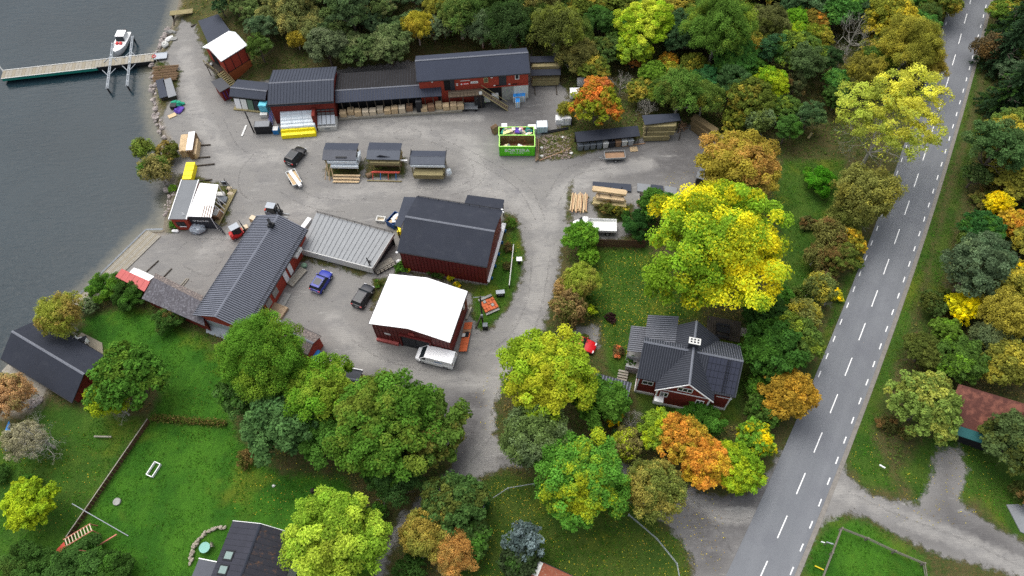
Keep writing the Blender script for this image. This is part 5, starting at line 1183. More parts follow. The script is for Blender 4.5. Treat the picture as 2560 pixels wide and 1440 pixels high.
    MB().prism([(a[0] + .25, a[1] + .35), (b[0], b[1] + .35), (c_[0], c_[1] - .05), (d[0] + .2, d[1] - .1)], 'z', 0, 2.35).obj('wall', M_RED, t)
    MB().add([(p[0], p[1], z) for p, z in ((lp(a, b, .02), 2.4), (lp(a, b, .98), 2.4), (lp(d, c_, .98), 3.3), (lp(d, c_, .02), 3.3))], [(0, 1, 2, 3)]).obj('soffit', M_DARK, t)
    t = thing('pink_roofed_shed', 'small shed with a faded pinkish red sheet roof beside the quay', 'shed')
    a, b, c_, d = P(288, 691, 2.3), P(361, 729, 2.3), P(375, 704, 2.8), P(304, 671.5, 2.8); n_ = 6
    for i in range(n_): MB().slab([lp(a, b, i / n_ + .003), lp(a, b, (i + 1) / n_ - .003), lp(d, c_, (i + 1) / n_ - .003), lp(d, c_, i / n_ + .003)], .06).obj('roof_sheet', M_PINK, t)
    MB().prism([(a[0] + .3, a[1] + .3), (b[0], b[1] + .3), (c_[0] - .1, c_[1] - .1), (d[0] + .2, d[1] - .1)], 'z', 0, 2.15).obj('wall', M_RED, t)
    t = thing('white_canopy', 'short white canopy roof behind the pink roofed shed', 'roof')
    a, b, c_, d = P(323, 681, 2.3), P(371, 703, 2.3), P(385.5, 691, 2.1), P(335, 669, 2.1)
    MB().slab([a, b, c_, d], .08).obj('roof', M_WHITEROOF, t)
    for p in (c_, d): MB().box((p[0] + (-.2 if p is c_ else .2), p[1] - .2, 1.), (.1, .1, 2.)).obj('post', M_WOODD, t)
    MB().box((a[0] + 1.3, a[1] + .3, .6), (2.6, 1., 1.2), rz=-.5).obj('cabinet', M_DIRTYW, t)
    # roofs half hidden by the tree belt
    t = gable('red_shed', 'small dark roofed shed with a bright red gable beside the feathery tree', *G(742, 842, 2.6)[:2], -28., 5.5, 1.5, 1.5, 2.5, 3.1, M_SLATE2, M_RED2, over=.2, end=.15)
    q = seg((800, 925), (880, 945), 2.3); t = gable('black_roofed_shed', 'low shed with a small black roof edged in white under the green trees', q[0][0], q[0][1] - .5, -13, 6.2, 1.5, 1.6, 2.2, 2.7, M_ROOFBLK, M_RED, over=.2, end=.15)
    MB().box((0, 1.65, 2.32), (6.2, .1, .12)).obj('white_edge', M_WHITE, t)
    q = seg((1490, 955), (1553, 985), 2.3); t = gable('garden_shed', 'small garden shed with a striped grey ribbed roof below the red house', q[0][0], q[0][1], -19, 5.2, 1.6, 1.6, 2.1, 2.6, M_ROOFW, M_RED, ribs=.4, rib_m=M_RIBB, rw=.13, over=.2, end=.15)
    # kiosk on the shore
    cx, cy = (G(315, 548, 2.8)[0] + 0, 0)
    TL, TR, BR_, BL = G(457, 449.5, 2.8), G(498, 450, 2.8), G(463.5, 549, 2.8), G(420, 547, 2.8)
    cc = tuple(sum(p[i] for p in (TL, TR, BR_, BL)) / 4 for i in range(2)); yw = math.atan2(TR[1] - TL[1] + BR_[1] - BL[1], TR[0] - TL[0] + BR_[0] - BL[0]); L_ = math.hypot(TL[0] - BL[0], TL[1] - BL[1]); W_ = math.hypot(TL[0] - TR[0], TL[1] - TR[1])
    t = thing('shore_kiosk', 'narrow red cabin with a flat grey felt roof edged white, at the water', 'building', (cc[0], cc[1], 0), yw + .03)
    MB().bx(-W_ / 2, W_ / 2, -L_ / 2, L_ / 2, 2.68, 2.8).obj('roof', M_ROOFL, t)
    for s_ in (-1, 1): MB().box((s_ * (W_ / 2 + .04), 0, 2.78), (.12, L_ + .1, .22)).obj('white_edge', M_WHITE, t)
    MB().bx(-W_ / 2 + .12, W_ / 2 - .12, -L_ / 2 + .1, L_ / 2 - .1, 0, 2.68).obj('wall', M_RED2, t)
    wn = window(t, -.05, -L_ / 2 + .08, 1.5, -PI / 2, 1.2, .85, 2, M_BLACK); MB().box((0.1, -L_ / 2 + .0, .95), (1., .08, .1)).obj('name_strip', M_WHITE, wn)
    MB().add([(.5, -2.5, 2.8), (.9, -2.9, 2.8), (.35, -3., 2.8), (.6, -2.8, 3.25)], [(0, 1, 3), (1, 2, 3), (2, 0, 3)]).obj('roof_vent', M_WHITE, t)
    # white roofed terrace beside it
    a, b, c_, d = G(500, 457, 3.), G(546, 461, 3.), G(528, 543, 2.9), G(467, 541, 2.9)
    t = thing('white_roofed_terrace', 'terrace with a flat white translucent roof and black screens beside the shore cabin', 'terrace')
    for (u0, u1), m_ in (((0, .62), M_WHITEROOF), ((.62, 1.), M_WHITEROOF)):
        MB().slab([lp(a, d, u1 - .004), lp(b, c_, u1 - .004), lp(b, c_, u0 + .004), lp(a, d, u0 + .004)], .08).obj('roof_sheet', m_, t)
    for k in (.62, .72, .82, .92):
        p, q = lp(lp(a, d, .66), lp(b, c_, .66), k), lp(d, c_, k); MB().tube((p[0], p[1], 3.03), (q[0], q[1], 2.94), .05, n=4).obj('roof_batten', M_BROWNB, t)
    scr = lambda p, q, z0, z1, m_, nm: MB().add([(p[0], p[1], z0), (q[0], q[1], z0), (q[0], q[1], z1), (p[0], p[1], z1), (p[0], p[1] + .06, z0), (q[0], q[1] + .06, z0), (q[0], q[1] + .06, z1), (p[0], p[1] + .06, z1)], [(0, 1, 2, 3), (5, 4, 7, 6), (3, 2, 6, 7), (0, 4, 5, 1), (0, 3, 7, 4), (1, 5, 6, 2)]).obj(nm, m_, t)
    s1 = scr(d, c_, 0, 2.8, M_BLACKW, 'black_screen')
    yaw = math.atan2(c_[1] - d[1], c_[0] - d[0]); mid = ((d[0] + c_[0]) / 2, (d[1] + c_[1]) / 2)
    text_obj('lettering', 'GP SNICKERI', .42, M_WHITE, s1, (mid[0] - .1, mid[1] - .05, 1.9), (PI / 2, 0, yaw))
    e = (c_[0] + 1.3, c_[1] - 1.2); scr(c_, e, 0, 1.9, M_BLACKW, 'black_screen')
    for k in range(4): MB().box((c_[0] + .35 + k * .22, c_[1] - .4 - k * .2, 1.2 - k * .1), (.03, .5, .03), rz=-.75).obj('chalk_line', M_OFFW, t)
    bb = G(565, 520, 0); MB().box((bb[0], bb[1], .25), (.9, 6.8, .1), rz=-.22).obj('deck', M_WOODG, t)
    for k in range(4): MB().box((bb[0] - .36 + k * .24, bb[1], .33), (.16, 6.8, .05), rz=-.22).obj('deck_board', M_WOODG, t)
    f0, f1 = G(540, 505, 1.6), G(546, 527, 1.6)
    for p in (lp(b, c_, .35), lp(b, c_, .62), c_, b): MB().box((p[0] - .1, p[1], 1.45), (.1, .1, 2.9)).obj('post', M_WHITE, t)
    for k in (.36, .5, .62):
        p = lp(b, c_, k); MB().tube((p[0], p[1], 2.8), (p[0] + .9, p[1] - .3, 1.2), .05, n=4).obj('white_brace', M_WHITE, t)
    p = G(541, 533, .9); MB().box((p[0], p[1], .6), (1.3, 1.5, 1.), rz=-.2).obj('counter', M_BROWNB, t); MB().box((p[0], p[1], 1.13), (.7, 1.1, .05), rz=-.2).obj('counter_top', M_OFFW, t)
    red_house(); bottom_house()
    # red roofed barn on the right
    a, b, c_, d = G(2340, 1040, 3.4), G(2480, 1095, 3.4), G(2640, 1010, 3.4), G(2420, 960, 4.4)
    t = thing('red_roofed_barn', 'barn with a red needle covered roof and teal lower edge at the right', 'building')
    q = [G(2385, 1058, 3.6), G(2482, 1092, 3.6), G(2530, 1000, 5.2), G(2420, 965, 5.2)]
    ex = lambda p, dx, dy: (p[0] + dx, p[1] + dy, p[2])
    q = [ex(q[0], -1., .3), ex(q[1], 3., -1.2), ex(q[2], 3., -1.2), ex(q[3], -1., .3)]
    MB().slab(q, .1).obj('roof', M_BARN, t)
    q2 = [G(2362, 1076, 3.0), G(2465, 1112, 3.0), q[1], q[0]]; q2[1] = (q2[1][0] + 3., q2[1][1] - 1.2, 3.0); q2[0] = (q2[0][0] - .2, q2[0][1], 3.)
    MB().slab([(p[0], p[1], p[2] - .02) for p in q2], .1).obj('lower_roof', mat('teal_roof', (.03, .12, .12), .5, .12), t)
    MB().prism([(q2[0][0] + .4, q2[0][1] + .8), (q2[1][0] - .3, q2[1][1] + .8), (q[2][0] - .5, q[2][1] - .3), (q[3][0] + .5, q[3][1] - .3)], 'z', 0, 2.9).obj('wall', M_DARK, t)
    # rusty shed at the bottom edge
    c0 = G(1360, 1432, 2.5); t = gable('rusty_roofed_shed', 'small shed with a rusty roof and one pale sheet at the bottom edge', c0[0], c0[1] - 1., -25, 5.2, 1.9, 1.9, 2.1, 2.9, M_RUST, M_RED, over=.2, end=.2, ridge_m=M_RUST)
    slope_roof(t, -1.6, -.9, 1.88, 2.17, .1, 2.9, M_OFFW, .05, name='pale_sheet')
def red_house():
    t = thing('red_house', 'dark red dwelling house with black ribbed roofs, white trim and a chimney', 'house', (21.6, 38.3, 0), R(-14.5))
    K = lambda x, y, z: local(t, 1400 + x / 4.571, 760 + y / 4.571, z)
    # main body along x, cross wing along y
    x0, x1, w_, h, H_ = -5.9, 6.1, 3.65, 4.7, 7.5
    MB().prism([(-w_ + .35, .0), (w_ - .35, .0), (w_ - .35, h + .1), (0, H_ - .2), (-w_ + .35, h + .1)], 'x', 0, x1 - .35).obj('wall', M_RED, t)
    MB().prism([(-w_ + .35, .0), (.95, .0), (.95, 6.55), (0, H_ - .2), (-w_ + .35, h + .1)], 'x', x0 + .35, -.01).obj('wall', M_RED, t)
    slope_roof(t, x0, x1, -w_, h, 0, H_, M_ROOFBLK, .14, ribs=.3, rib_m=M_HRIB, rw=.09, rh=.05)
    slope_roof(t, 0, x1, w_, h, 0, H_, M_ROOFW, .14, ribs=.3, rib_m=M_HRIB2, rw=.06, rh=.05)
    slope_roof(t, x0, 0, 1.05, H_ - 1.05 * (H_ - h) / w_, 0, H_, M_ROOFW, .14, ribs=.3, rib_m=M_HRIB2, rw=.06, rh=.05)
    MB().prism([(-.14, H_ - .02), (0, H_ + .08), (.14, H_ - .02)], 'x', x0, x1).obj('ridge_cap', M_RIB, t)
    cx = .05; cw = 3.55; y0, y1 = -4.75, 4.0; Hc, hc = 8.0, 4.55
    MB().prism([(cx - cw + .35, 0), (cx + cw - .35, 0), (cx + cw - .35, hc + .15), (cx, Hc - .2), (cx - cw + .35, hc + .15)], 'y', y0 + .4, y1 - .4).obj('wall', M_RED, t)
    for s_ in (-1, 1):
        ya, yb = y0, y1; xa = cx + s_ * cw
        sl_ = [(xa, ya, hc), (cx, ya, Hc), (cx, yb, Hc), (xa, yb, hc)] if s_ < 0 else [(cx, ya, Hc), (xa, ya, hc), (xa, yb, hc), (cx, yb, Hc)]
        MB().slab(sl_, .14).obj('roof', M_ROOFBLK, t)
        rb = MB(); n_ = 28
        for i in range(n_ + 1):
            y = ya + .05 + (yb - ya - .1) * i / n_
            rb.slab([(xa, y - .045, hc + .05), (cx, y - .045, Hc + .05), (cx, y + .045, Hc + .05), (xa, y + .045, hc + .05)] if s_ < 0 else [(cx, y - .045, Hc + .05), (xa, y - .045, hc + .05), (xa, y + .045, hc + .05), (cx, y + .045, Hc + .05)], .06)
        rb.obj('roof_ribs', M_HRIB, t)['kind'] = 'stuff'
        MB().add([(cx, ya - .04, Hc - .14), (xa, ya - .04, hc - .14), (xa, ya - .04, hc + .06), (cx, ya - .04, Hc + .06), (cx, ya + .03, Hc - .14), (xa, ya + .03, hc - .14), (xa, ya + .03, hc + .06), (cx, ya + .03, Hc + .06)], [(0, 1, 2, 3), (4, 7, 6, 5), (0, 4, 5, 1), (3, 2, 6, 7), (1, 5, 6, 2), (0, 3, 7, 4)]).obj('bargeboard', M_WHITE, t)
    MB().prism([(cx - .14, Hc - .02), (cx, Hc + .08), (cx + .14, Hc - .02)], 'y', y0, y1).obj('ridge_cap', M_RIB, t)
    # north west extension and porch roofs
    for q, m_ in ((( (-5.4, .4), (-5.4, 4.6), (-1.6, 4.4), (-1.6, .9)), (4.6, 6.4)),):
        pass
    MB().slab([(-5.7, 0.9, 5.0), (-1.95, .9, 6.1), (-1.95, 5.3, 6.1), (-5.7, 5.3, 5.0)], .12).obj('extension_roof', M_ROOFW, t)
    rb = MB()
    for i in range(15):
        y = .95 + i * .3; rb.slab([(-5.7, y - .045, 5.05), (-1.95, y - .045, 6.15), (-1.95, y + .045, 6.15), (-5.7, y + .045, 5.05)], .06)
    rb.obj('roof_ribs', M_HRIB2, t)['kind'] = 'stuff'
    MB().bx(-5.4, -1.8, 1., 5.0, 0, 4.85).obj('extension_wall', M_RED, t)
    MB().slab([(-7.5, .6, 3.1), (-5.35, .6, 3.5), (-5.35, 4.3, 3.5), (-7.5, 4.3, 3.1)], .1).obj('porch_roof', M_ROOFW, t)
    rb = MB()
    for i in range(13):
        y = .65 + i * .3; rb.slab([(-7.5, y - .045, 3.15), (-5.35, y - .045, 3.55), (-5.35, y + .045, 3.55), (-7.5, y + .045, 3.15)], .06)
    rb.obj('roof_ribs', M_HRIB2, t)['kind'] = 'stuff'
    for y in (.75, 4.15): MB().box((-7.3, y, 1.55), (.14, .14, 3.1)).obj('post', M_WHITE, t)
    MB().bx(-7.2, -5.2, -.9, 4.1, 0, .8).obj('porch_floor', M_CONC, t)
    for i in range(4): MB().box((-7.4 + i * .0, -1.2 - i * .3, .65 - i * .17), (1.3, .26, .14)).obj('step', M_DECK, t)
    for y in (.6, -.9): MB().box((-6.3, y, 1.3), (2., .06, .9)).obj('glass_rail', M_LGREY, t)
    # chimney with six flues
    ch = MB().box((cx - .1, .6, 7.95), (1.15, .65, 1.9)).obj('chimney', M_ROOFBLK, t)
    cp = MB().box((cx - .1, .6, 8.95), (1.4, .85, .14)).obj('chimney_cap', M_OFFW, t)
    for i in range(3):
        for j in range(2): MB().box((cx - .5 + i * .4, .43 + j * .34, 9.04), (.22, .19, .06)).obj('flue', M_BLACK, cp)
    # solar panels / tiles of the right front slope
    kz = lambda y: h + (H_ - h) * (y + w_) / w_
    for i in range(8):
        for j in range(5):
            xx = 2.1 + i * .47; ya, yb = -3.45 + j * .66, -3.45 + (j + 1) * .66 - .05
            MB().slab([(xx, ya, kz(ya) + .1), (xx + .43, ya, kz(ya) + .1), (xx + .43, yb, kz(yb) + .1), (xx, yb, kz(yb) + .1)], .03).obj('roof_tile_panel', M_SOLAR, t)
    lad = MB()
    for x in (4.3, 4.65): lad.tube((x, -3.5, kz(-3.5) + .2), (x, -.2, kz(-.2) + .2), .03, n=4)
    for i in range(12): lad.tube((4.3, -3.4 + i * .28, kz(-3.4 + i * .28) + .2), (4.65, -3.4 + i * .28, kz(-3.4 + i * .28) + .2), .025, n=4)
    lad.obj('roof_ladder', M_BLACK, t)
    # front details
    yf = y0 + .4 - .05
    window(t, cx - .1, yf - .02, 5.7, -PI / 2, 1.7, .9, 3)
    MB().box((cx, yf - .03, 4.55), (6.4, .08, .12)).obj('trim_board', M_WHITE, t)
    window(t, -2.2, yf, 3.2, -PI / 2, .9, 1.2, 2); window(t, 2.2, yf, 2.9, -PI / 2, .9, 1.2, 2)
    ys = -w_ + .3
    window(t, -4.35, ys - .02, 3.3, -PI / 2, 1.3, .9, 2)
    MB().box((5.0, ys - .02, 3.5), (1.9, .06, .1)).obj('trim_board', M_WHITE, t)
    for x, y in ((x0 + .37, ys - .0), (x1 - .37, ys), (cx - cw + .4, yf), (cx + cw - .4, yf)): MB().box((x, y, 2.25), (.16, .16, 4.6)).obj('corner_board', M_WHITE, t)
    MB().bx(x0 + .25, x1 - .25, ys - .1, w_ - .3, 0, .45).obj('plinth', M_OFFW, t)
    MB().bx(cx - 3.2, cx + 3.2, yf - .08, yf + 2, 0, .45).obj('plinth', M_OFFW, t)
    MB().box((-2.6, -4.7, 1.8), (1.1, .8, .9)).obj('bay_box', M_WHITE, t)
    # terrace behind
    p = K(1850, 290, .2)
    tt = thing('garden_terrace', 'dark wooden terrace with table and benches behind the red house', 'terrace', G(1808, 824, 0), R(-14))
    for i in range(15): MB().box((-2.1 + i * .3, 0, .2), (.27, 3.2, .08)).obj('deck_board', M_WOODD, tt)
    ta = thing('garden_table', 'dark garden table on the terrace behind the red house', 'table', G(1805, 830, .25), R(-14)); MB().box((0, 0, .72), (1.8, .9, .06)).obj('table_top', M_BLACK, ta)
    for i in (-1, 1):
        for j in (-1, 1): MB().box((i * .8, j * .35, .35), (.08, .08, .7)).obj('leg', M_BLACK, ta)
    for k, (yy, lb) in enumerate(((.9, 'upper garden bench on the terrace behind the red house'), (-.9, 'lower garden bench on the terrace behind the red house'))):
        q = G(1805, 830, .25); a = R(-14); be = thing('garden_bench', lb, 'bench', (q[0] - yy * math.sin(a), q[1] + yy * math.cos(a), .25), a)
        MB().box((0, 0, .45), (1.8, .35, .05)).obj('seat', M_BLACK, be)
        for i in (-1, 1): MB().box((i * .8, 0, .21), (.08, .3, .42)).obj('leg', M_BLACK, be)
    c, yw, L_ = seg((1838, 828), (1862, 832)); pa = thing('slatted_platform', 'small slatted wooden platform right of the terrace', 'pallet', c, yw)
    for i in range(8): MB().box((-.85 + i * .24, 0, .12), (.17, 1.3, .08)).obj('slat', M_DECK, pa)
def bottom_house():
    t = thing('black_roofed_house', 'house with a black panelled roof, roof windows and brown leaves at the bottom left', 'house', (-28.9, 16.0, 0), R(-103))
    x0, x1 = -3.6, 4.; w_, h, H_ = 4.0, 4.2, 6.25
    # local +x towards the camera; F side (west) = -? both sides built alike
    MB().prism([(-w_ + .4, 0), (w_ - .4, 0), (w_ - .4, h + .15), (0, H_ - .2), (-w_ + .4, h + .15)], 'x', x0 + .3, x1).obj('wall', M_DIRTYW, t)
    for s_ in (-1, 1):
        slope_roof(t, x0, x1, s_ * w_, h, 0, H_, M_ROOFBLK, .12)
        n_ = 12
        for i in range(n_):
            xa, xb = x0 + (x1 - x0) * i / n_ + .02, x0 + (x1 - x0) * (i + 1) / n_ - .02
            MB().slab([(xa, -w_, h + .09), (xb, -w_, h + .03), (xb, 0, H_ + .03), (xa, 0, H_ + .09)] if s_ < 0 else [(xa, 0, H_ + .09), (xb, 0, H_ + .03), (xb, w_, h + .03), (xa, w_, h + .09)], .05).obj('roof_panel', M_HOUSEROOF if s_ < 0 else M_HOUSEROOF_B, t)
    MB().prism([(-.14, H_ + .06), (0, H_ + .14), (.14, H_ + .06)], 'x', x0, x1).obj('ridge_cap', M_ROOF, t)
    for s_ in (-1, 1):
        MB().add([(x0 - .08, s_ * w_, h - .1), (x0 - .08, 0, H_ - .1), (x0 - .08, 0, H_ + .14), (x0 - .08, s_ * w_, h + .14), (x0 - .02, s_ * w_, h - .1), (x0 - .02, 0, H_ - .1), (x0 - .02, 0, H_ + .14), (x0 - .02, s_ * w_, h + .14)], [(0, 3, 2, 1) if s_ > 0 else (0, 1, 2, 3), (4, 5, 6, 7), (0, 4, 7, 3), (3, 7, 6, 2), (0, 1, 5, 4), (1, 2, 6, 5)]).obj('bargeboard', M_WHITE, t)
    kz = lambda y: H_ - (H_ - h) * abs(y) / w_ + .1
    for xc in (.0, 1.5):
        y0, y1 = -3.3, -2.0
        w0 = MB().slab([(xc - .55, y0, kz(y0) + .06), (xc + .55, y0, kz(y0) + .06), (xc + .55, y1, kz(y1) + .06), (xc - .55, y1, kz(y1) + .06)], .1).obj('roof_window', M_BLACK, t)
        MB().slab([(xc - .38, y0 + .15, kz(y0 + .15) + .09), (xc + .38, y0 + .15, kz(y0 + .15) + .09), (xc + .38, y1 - .15, kz(y1 - .15) + .09), (xc - .38, y1 - .15, kz(y1 - .15) + .09)], .03).obj('pane', mat('sky_glass', (.2, .27, .25), .12, .1), w0)
    MB().slab([(-.2 + 1., -6.6, 3.), (3.9, -6.6, 3.), (3.9, -3.9, 3.5), (.8, -3.9, 3.5)], .12).obj('lower_roof', M_ROOFL2, t)
    MB().box((.72, -5.25, 3.22), (.1, 2.8, .14), roll=.18).obj('white_edge', M_WHITE, t)
    MB().bx(.95, 3.8, -6.4, -3.8, 0, 3.).obj('lower_wall', M_DIRTYW, t)
M_LGREY = mat('light_grey_sheet', (.36, .39, .42), .5, .12, 1.)
M_ROOFVB = mat('brown_black_roof', (.02, .019, .02), .9, .2, .6)
M_SEAM = mat('roof_seam_grey', (.14, .145, .15), .8)
M_HALLROOF = mat('hall_roof_panel', (.29, .3, .305), .85, .09, 1.3, 14)
M_BLACKW = mat('charcoal_board', (.035, .037, .045), .6, .2, 1.2)
M_REDDK = mat('dark_red_rib', (.1, .016, .014), .6, .1, 1)
M_ROOFN = mat('navy_grey_roofing', (.038, .045, .066), .8, .12, .4)
M_WOODD2 = mat('brown_grey_timber', (.13, .1, .07), .9, .3, 1.6)
M_YWOOD = mat('yellowish_window_wood', (.45, .4, .2), .6)
M_SLATE2 = mat('brown_grey_roofing', (.1, .085, .08), .8, .3, 2.2, col2=(.28, .23, .2), amt2=.45)
M_BROWNB = mat('brown_board', (.28, .17, .1), .7, .2, 1.5)
M_BARN = mat('barn_roof', (.2, .075, .05), .6, .15, .4, col2=(.085, .03, .022), amt2=.55)
M_HRIB = mat('house_roof_rib', (.065, .07, .085), .4, .1, 1)
M_HRIB2 = mat('pale_house_roof_rib', (.17, .18, .21), .4, .1, 1)
M_SOLAR = mat('dark_blue_roof_panel', (.036, .04, .06), .6, .15, 1.5)
M_HOUSEROOF = mat('black_shingle', (.035, .036, .048), .6, .2, .8)
M_HOUSEROOF_B = mat('black_shingle_with_leaves', (.03, .03, .038), .7, .2, .8, col2=(.14, .075, .04), amt2=.36)
M_ROOFL2 = mat('dark_felt', (.075, .08, .095), .6, .15, .8)
M_DECK2 = mat('warm_decking', (.27, .24, .18), .9, .15, 1.3)
M_YELD = mat('darker_yellow', (.6, .46, .02), .5)
M_LGREYD = mat('mid_grey_cover', (.2, .21, .22), .6, .12, 1)
M_GREYB = mat('blue_grey_plastic', (.16, .18, .2), .5, .15, 1)
M_SOFTB = mat('beige', (.6, .5, .36), .7, .12, 2)
M_BLUEL = mat('bright_blue_tarp', (.04, .28, .72), .5, .12, 2)
M_BLUED = mat('skip_blue', (.015, .07, .22), .5, .12, 2)
M_WOODB2 = mat('dark_brown_timber', (.15, .11, .055), .85, .25, 1.4)
M_WOODG2 = mat('straw_timber', (.42, .34, .17), .85, .18, 1.4)
M_BROWNB2 = mat('reddish_timber', (.48, .3, .17), .85, .18, 1.4)
M_WOODBR = mat('rusty_brown_boards', (.1, .05, .03), .9, .3, 1.5)
M_ROOFN2 = mat('slate_blue_roof', (.07, .08, .1), .6, .12, .8)
M_ROCK2 = mat('wall_stone', (.34, .3, .24), .9, .3, 2.3)
M_WOODGR = mat('grey_fence_wood', (.16, .15, .12), .9, .2, 2)
M_PINKP = mat('salmon_paint', (.55, .2, .14), .7, .15, 2)
# ------------------------------------------------------------------ vehicles and yard things
def rring(x, hw, z0, z1, k=.28, n=3):
    """rounded cross section at station x"""
    pts = []
    r = min(hw, (z1 - z0) / 2) * k * 2
    for cx, cz, a0 in ((hw - r, z1 - r, 0), (-hw + r, z1 - r, 90), (-hw + r * .5, z0 + r * .5, 180), (hw - r * .5, z0 + r * .5, 270)):
        q = r if a0 < 180 else r * .5
        for i in range(n):
            a = R(a0 + 90 * i / (n - 1)); pts.append((x, cx + q * math.cos(a), cz + q * math.sin(a)))
    return pts
def wheel(t, x, y, r=.33, w_=.22):
    s = 1 if y > 0 else -1
    o = MB().tube((x, y - w_ / 2, r), (x, y + w_ / 2, r), r, n=16).obj('wheel', M_TYRE, t); MB().tube((x, y + s * w_ / 2, r), (x, y + s * (w_ / 2 + .015), r), r * .64, n=12).obj('rim', M_RIM, o)
def vehicle(name, label, p_rear, p_front, col, kind='wagon', L_=None, W_=1.85, H_=1.5, cat='car'):
    """p_rear / p_front: pixel centres of the two ends at bumper height"""
    c, yaw, LL = seg(p_rear, p_front, .5); L_ = L_ or LL
    t = thing(name, label, cat, (c[0], c[1], 0), yaw)
    white = col[0] > .7
    paint = mat('paint_' + name, col, .5 if white else .34, .04, .5, spec=.2 if white else .35, coat=0. if white else .15)
    h = L_ / 2; hw = W_ / 2
    P_ = {  # stations (fraction of half length, half width factor, bottom, top); cabin: base x range, roof x range
        'wagon': ([(-1, .82, .38, .82), (-.97, .93, .28, .95), (-.8, 1, .2, 1.0), (0, 1, .2, .98), (.42, 1, .2, .95), (.8, .97, .22, .86), (.95, .86, .28, .74), (1, .7, .36, .64)], (-.93, .42), (-.8, .12)),
        'suv': ([(-1, .84, .4, .95), (-.97, .95, .3, 1.08), (-.8, 1, .25, 1.12), (0, 1, .25, 1.1), (.42, 1, .25, 1.08), (.82, .98, .28, 1.0), (.96, .88, .32, .9), (1, .74, .4, .75)], (-.94, .4), (-.82, .1)),
        'van': ([(-1, .93, .35, 1.0), (-.98, 1, .25, 1.15), (0, 1, .22, 1.15), (.55, 1, .22, 1.15), (.8, .98, .24, 1.08), (.95, .9, .28, .92), (1, .8, .36, .75)], (-.985, .78), (-.965, .45)),
        'sports': ([(-1, .8, .35, .72), (-.95, .93, .25, .84), (-.6, 1, .2, .86), (0, 1, .2, .82), (.5, 1, .2, .78), (.85, .93, .22, .66), (1, .72, .3, .5)], (-.62, .28), (-.4, .0))}[kind]
    MB().loft([rring(f * h, hw * k, z0, z1) for f, k, z0, z1 in P_[0]]).obj('body', paint, t, smooth=not white)
    b0, b1 = P_[1]; r0, r1 = P_[2]; zb = P_[0][3][3] - .06; inset = .86 if kind != 'van' else .95
    bw, tw = hw * .93, hw * (.74 if kind != 'van' else .9)
    rings = [[(b0 * h, -bw, zb), (b0 * h, bw, zb), (r0 * h, tw, H_ - .03), (r0 * h, -tw, H_ - .03)], [(b1 * h, -bw, zb), (b1 * h, bw, zb), (r1 * h, tw, H_ - .03), (r1 * h, -tw, H_ - .03)]]
    MB().loft(rings).obj('windows' if kind != 'van' else 'cab_windows', M_GLASS, t)
    MB().loft([rring(f * h, tw * (1.0 + .03), H_ - .1 * (1 - e), H_ + .02 * e, .3) for f, e in ((r0 - .01, .0), (r0 + .06, 1), (r1 - .1, 1), (r1 + .02, 0))]).obj('roof', paint, t)
    pl = MB()
    for s in (-1, 1):
        pl.tube((b1 * h, s * bw, zb), (r1 * h, s * tw, H_ - .02), .05, n=4).tube((b0 * h, s * bw, zb), (r0 * h, s * tw, H_ - .02), .07, n=4)
        for k in (.36, .68):
            xb = (b0 + (b1 - b0) * k) * h; xr = (r0 + (r1 - r0) * k) * h; pl.tube((xb, s * (bw + .01), zb), (xr, s * (tw + .01), H_ - .02), .035, n=4)
    pl.obj('window_pillars', paint if kind in ('van', 'sports') else M_BLACK, t)['kind'] = 'stuff'
    if kind == 'van':
        for s in (-1, 1):
            MB().add([(-.965 * h, s * (bw + .015), zb), (.42 * h, s * (bw + .015), zb), (.4 * h, s * (tw + .03), H_ - .06), (-.965 * h, s * (tw + .03), H_ - .06)], [(0, 1, 2, 3) if s < 0 else (3, 2, 1, 0)]).obj('side_panel', paint, t)
            MB().box((-.25 * h, s * (bw + .03), 1.35), (1.1, .02, .12)).obj('lettering_strip', M_BLUE, t)
        MB().box((-.985 * h, 0, 1.5), (.05, 1.3, .75)).obj('rear_doors', paint, t)
    if kind in ('wagon', 'suv'):
        for s in (-1, 1): MB().tube((r0 * h * .95, s * tw * .93, H_ + .05), (r1 * h * .8, s * tw * .93, H_ + .05), .03, n=4).obj('roof_rail', M_RIM, t)
        if kind == 'suv' or col[0] < .1: MB().box(((r0 + r1) / 2 * h, 0, H_ + .025), ((r1 - r0) * h * .62, tw * 1.45, .02)).obj('glass_roof', M_GLASS, t)
    for s in (-1, 1):
        MB().box((h * .94, s * hw * .66, P_[0][-2][3] - .1), (.16, .36, .16)).obj('headlight', M_HEAD, t)
        MB().box((-h * .965, s * hw * .74, P_[0][1][3] - .12), (.12, .3, .24)).obj('tail_light', M_TAIL, t)
        MB().box((b1 * h * .9, s * (hw + .1), zb + .05), (.12, .2, .13)).obj('wing_mirror', paint, t)
        for x in (-.62, .64): wheel(t, x * h, s * (hw - .1))
    MB().box((-h * .995, 0, .6), (.03, .5, .12)).obj('number_plate', M_WHITE, t)
    MB().box((-h * .99, 0, .38), (.08, W_ * .75, .14)).obj('bumper', M_BLACK if kind != 'wagon' or col[2] < .2 else M_RIM, t)
    return t
def bundle_mb(L_, W_, H_, n=6, m=4, seed=0, gap=.02, jit=.12):
    rr = random.Random(seed); mb = MB()
    for i in range(n):
        for j in range(m):
            d = rr.uniform(-jit, jit); mb.box((d, -W_ / 2 + W_ * (i + .5) / n, H_ * (j + .5) / m), (L_ * rr.uniform(.96, 1), W_ / n - gap, H_ / m - gap * .7))
    return mb
def bundle(label, p0, p1, W_, H_, m, z=0, n=6, k=4, name='timber_bundle', group=None, seed=0, cat='timber', L_=None):
    c, yaw, LL = seg(p0, p1, z + H_ * .7); o = single(name, bundle_mb(L_ or LL, W_, H_, n, k, seed), m, label, cat, (c[0], c[1], z), yaw, group); return o
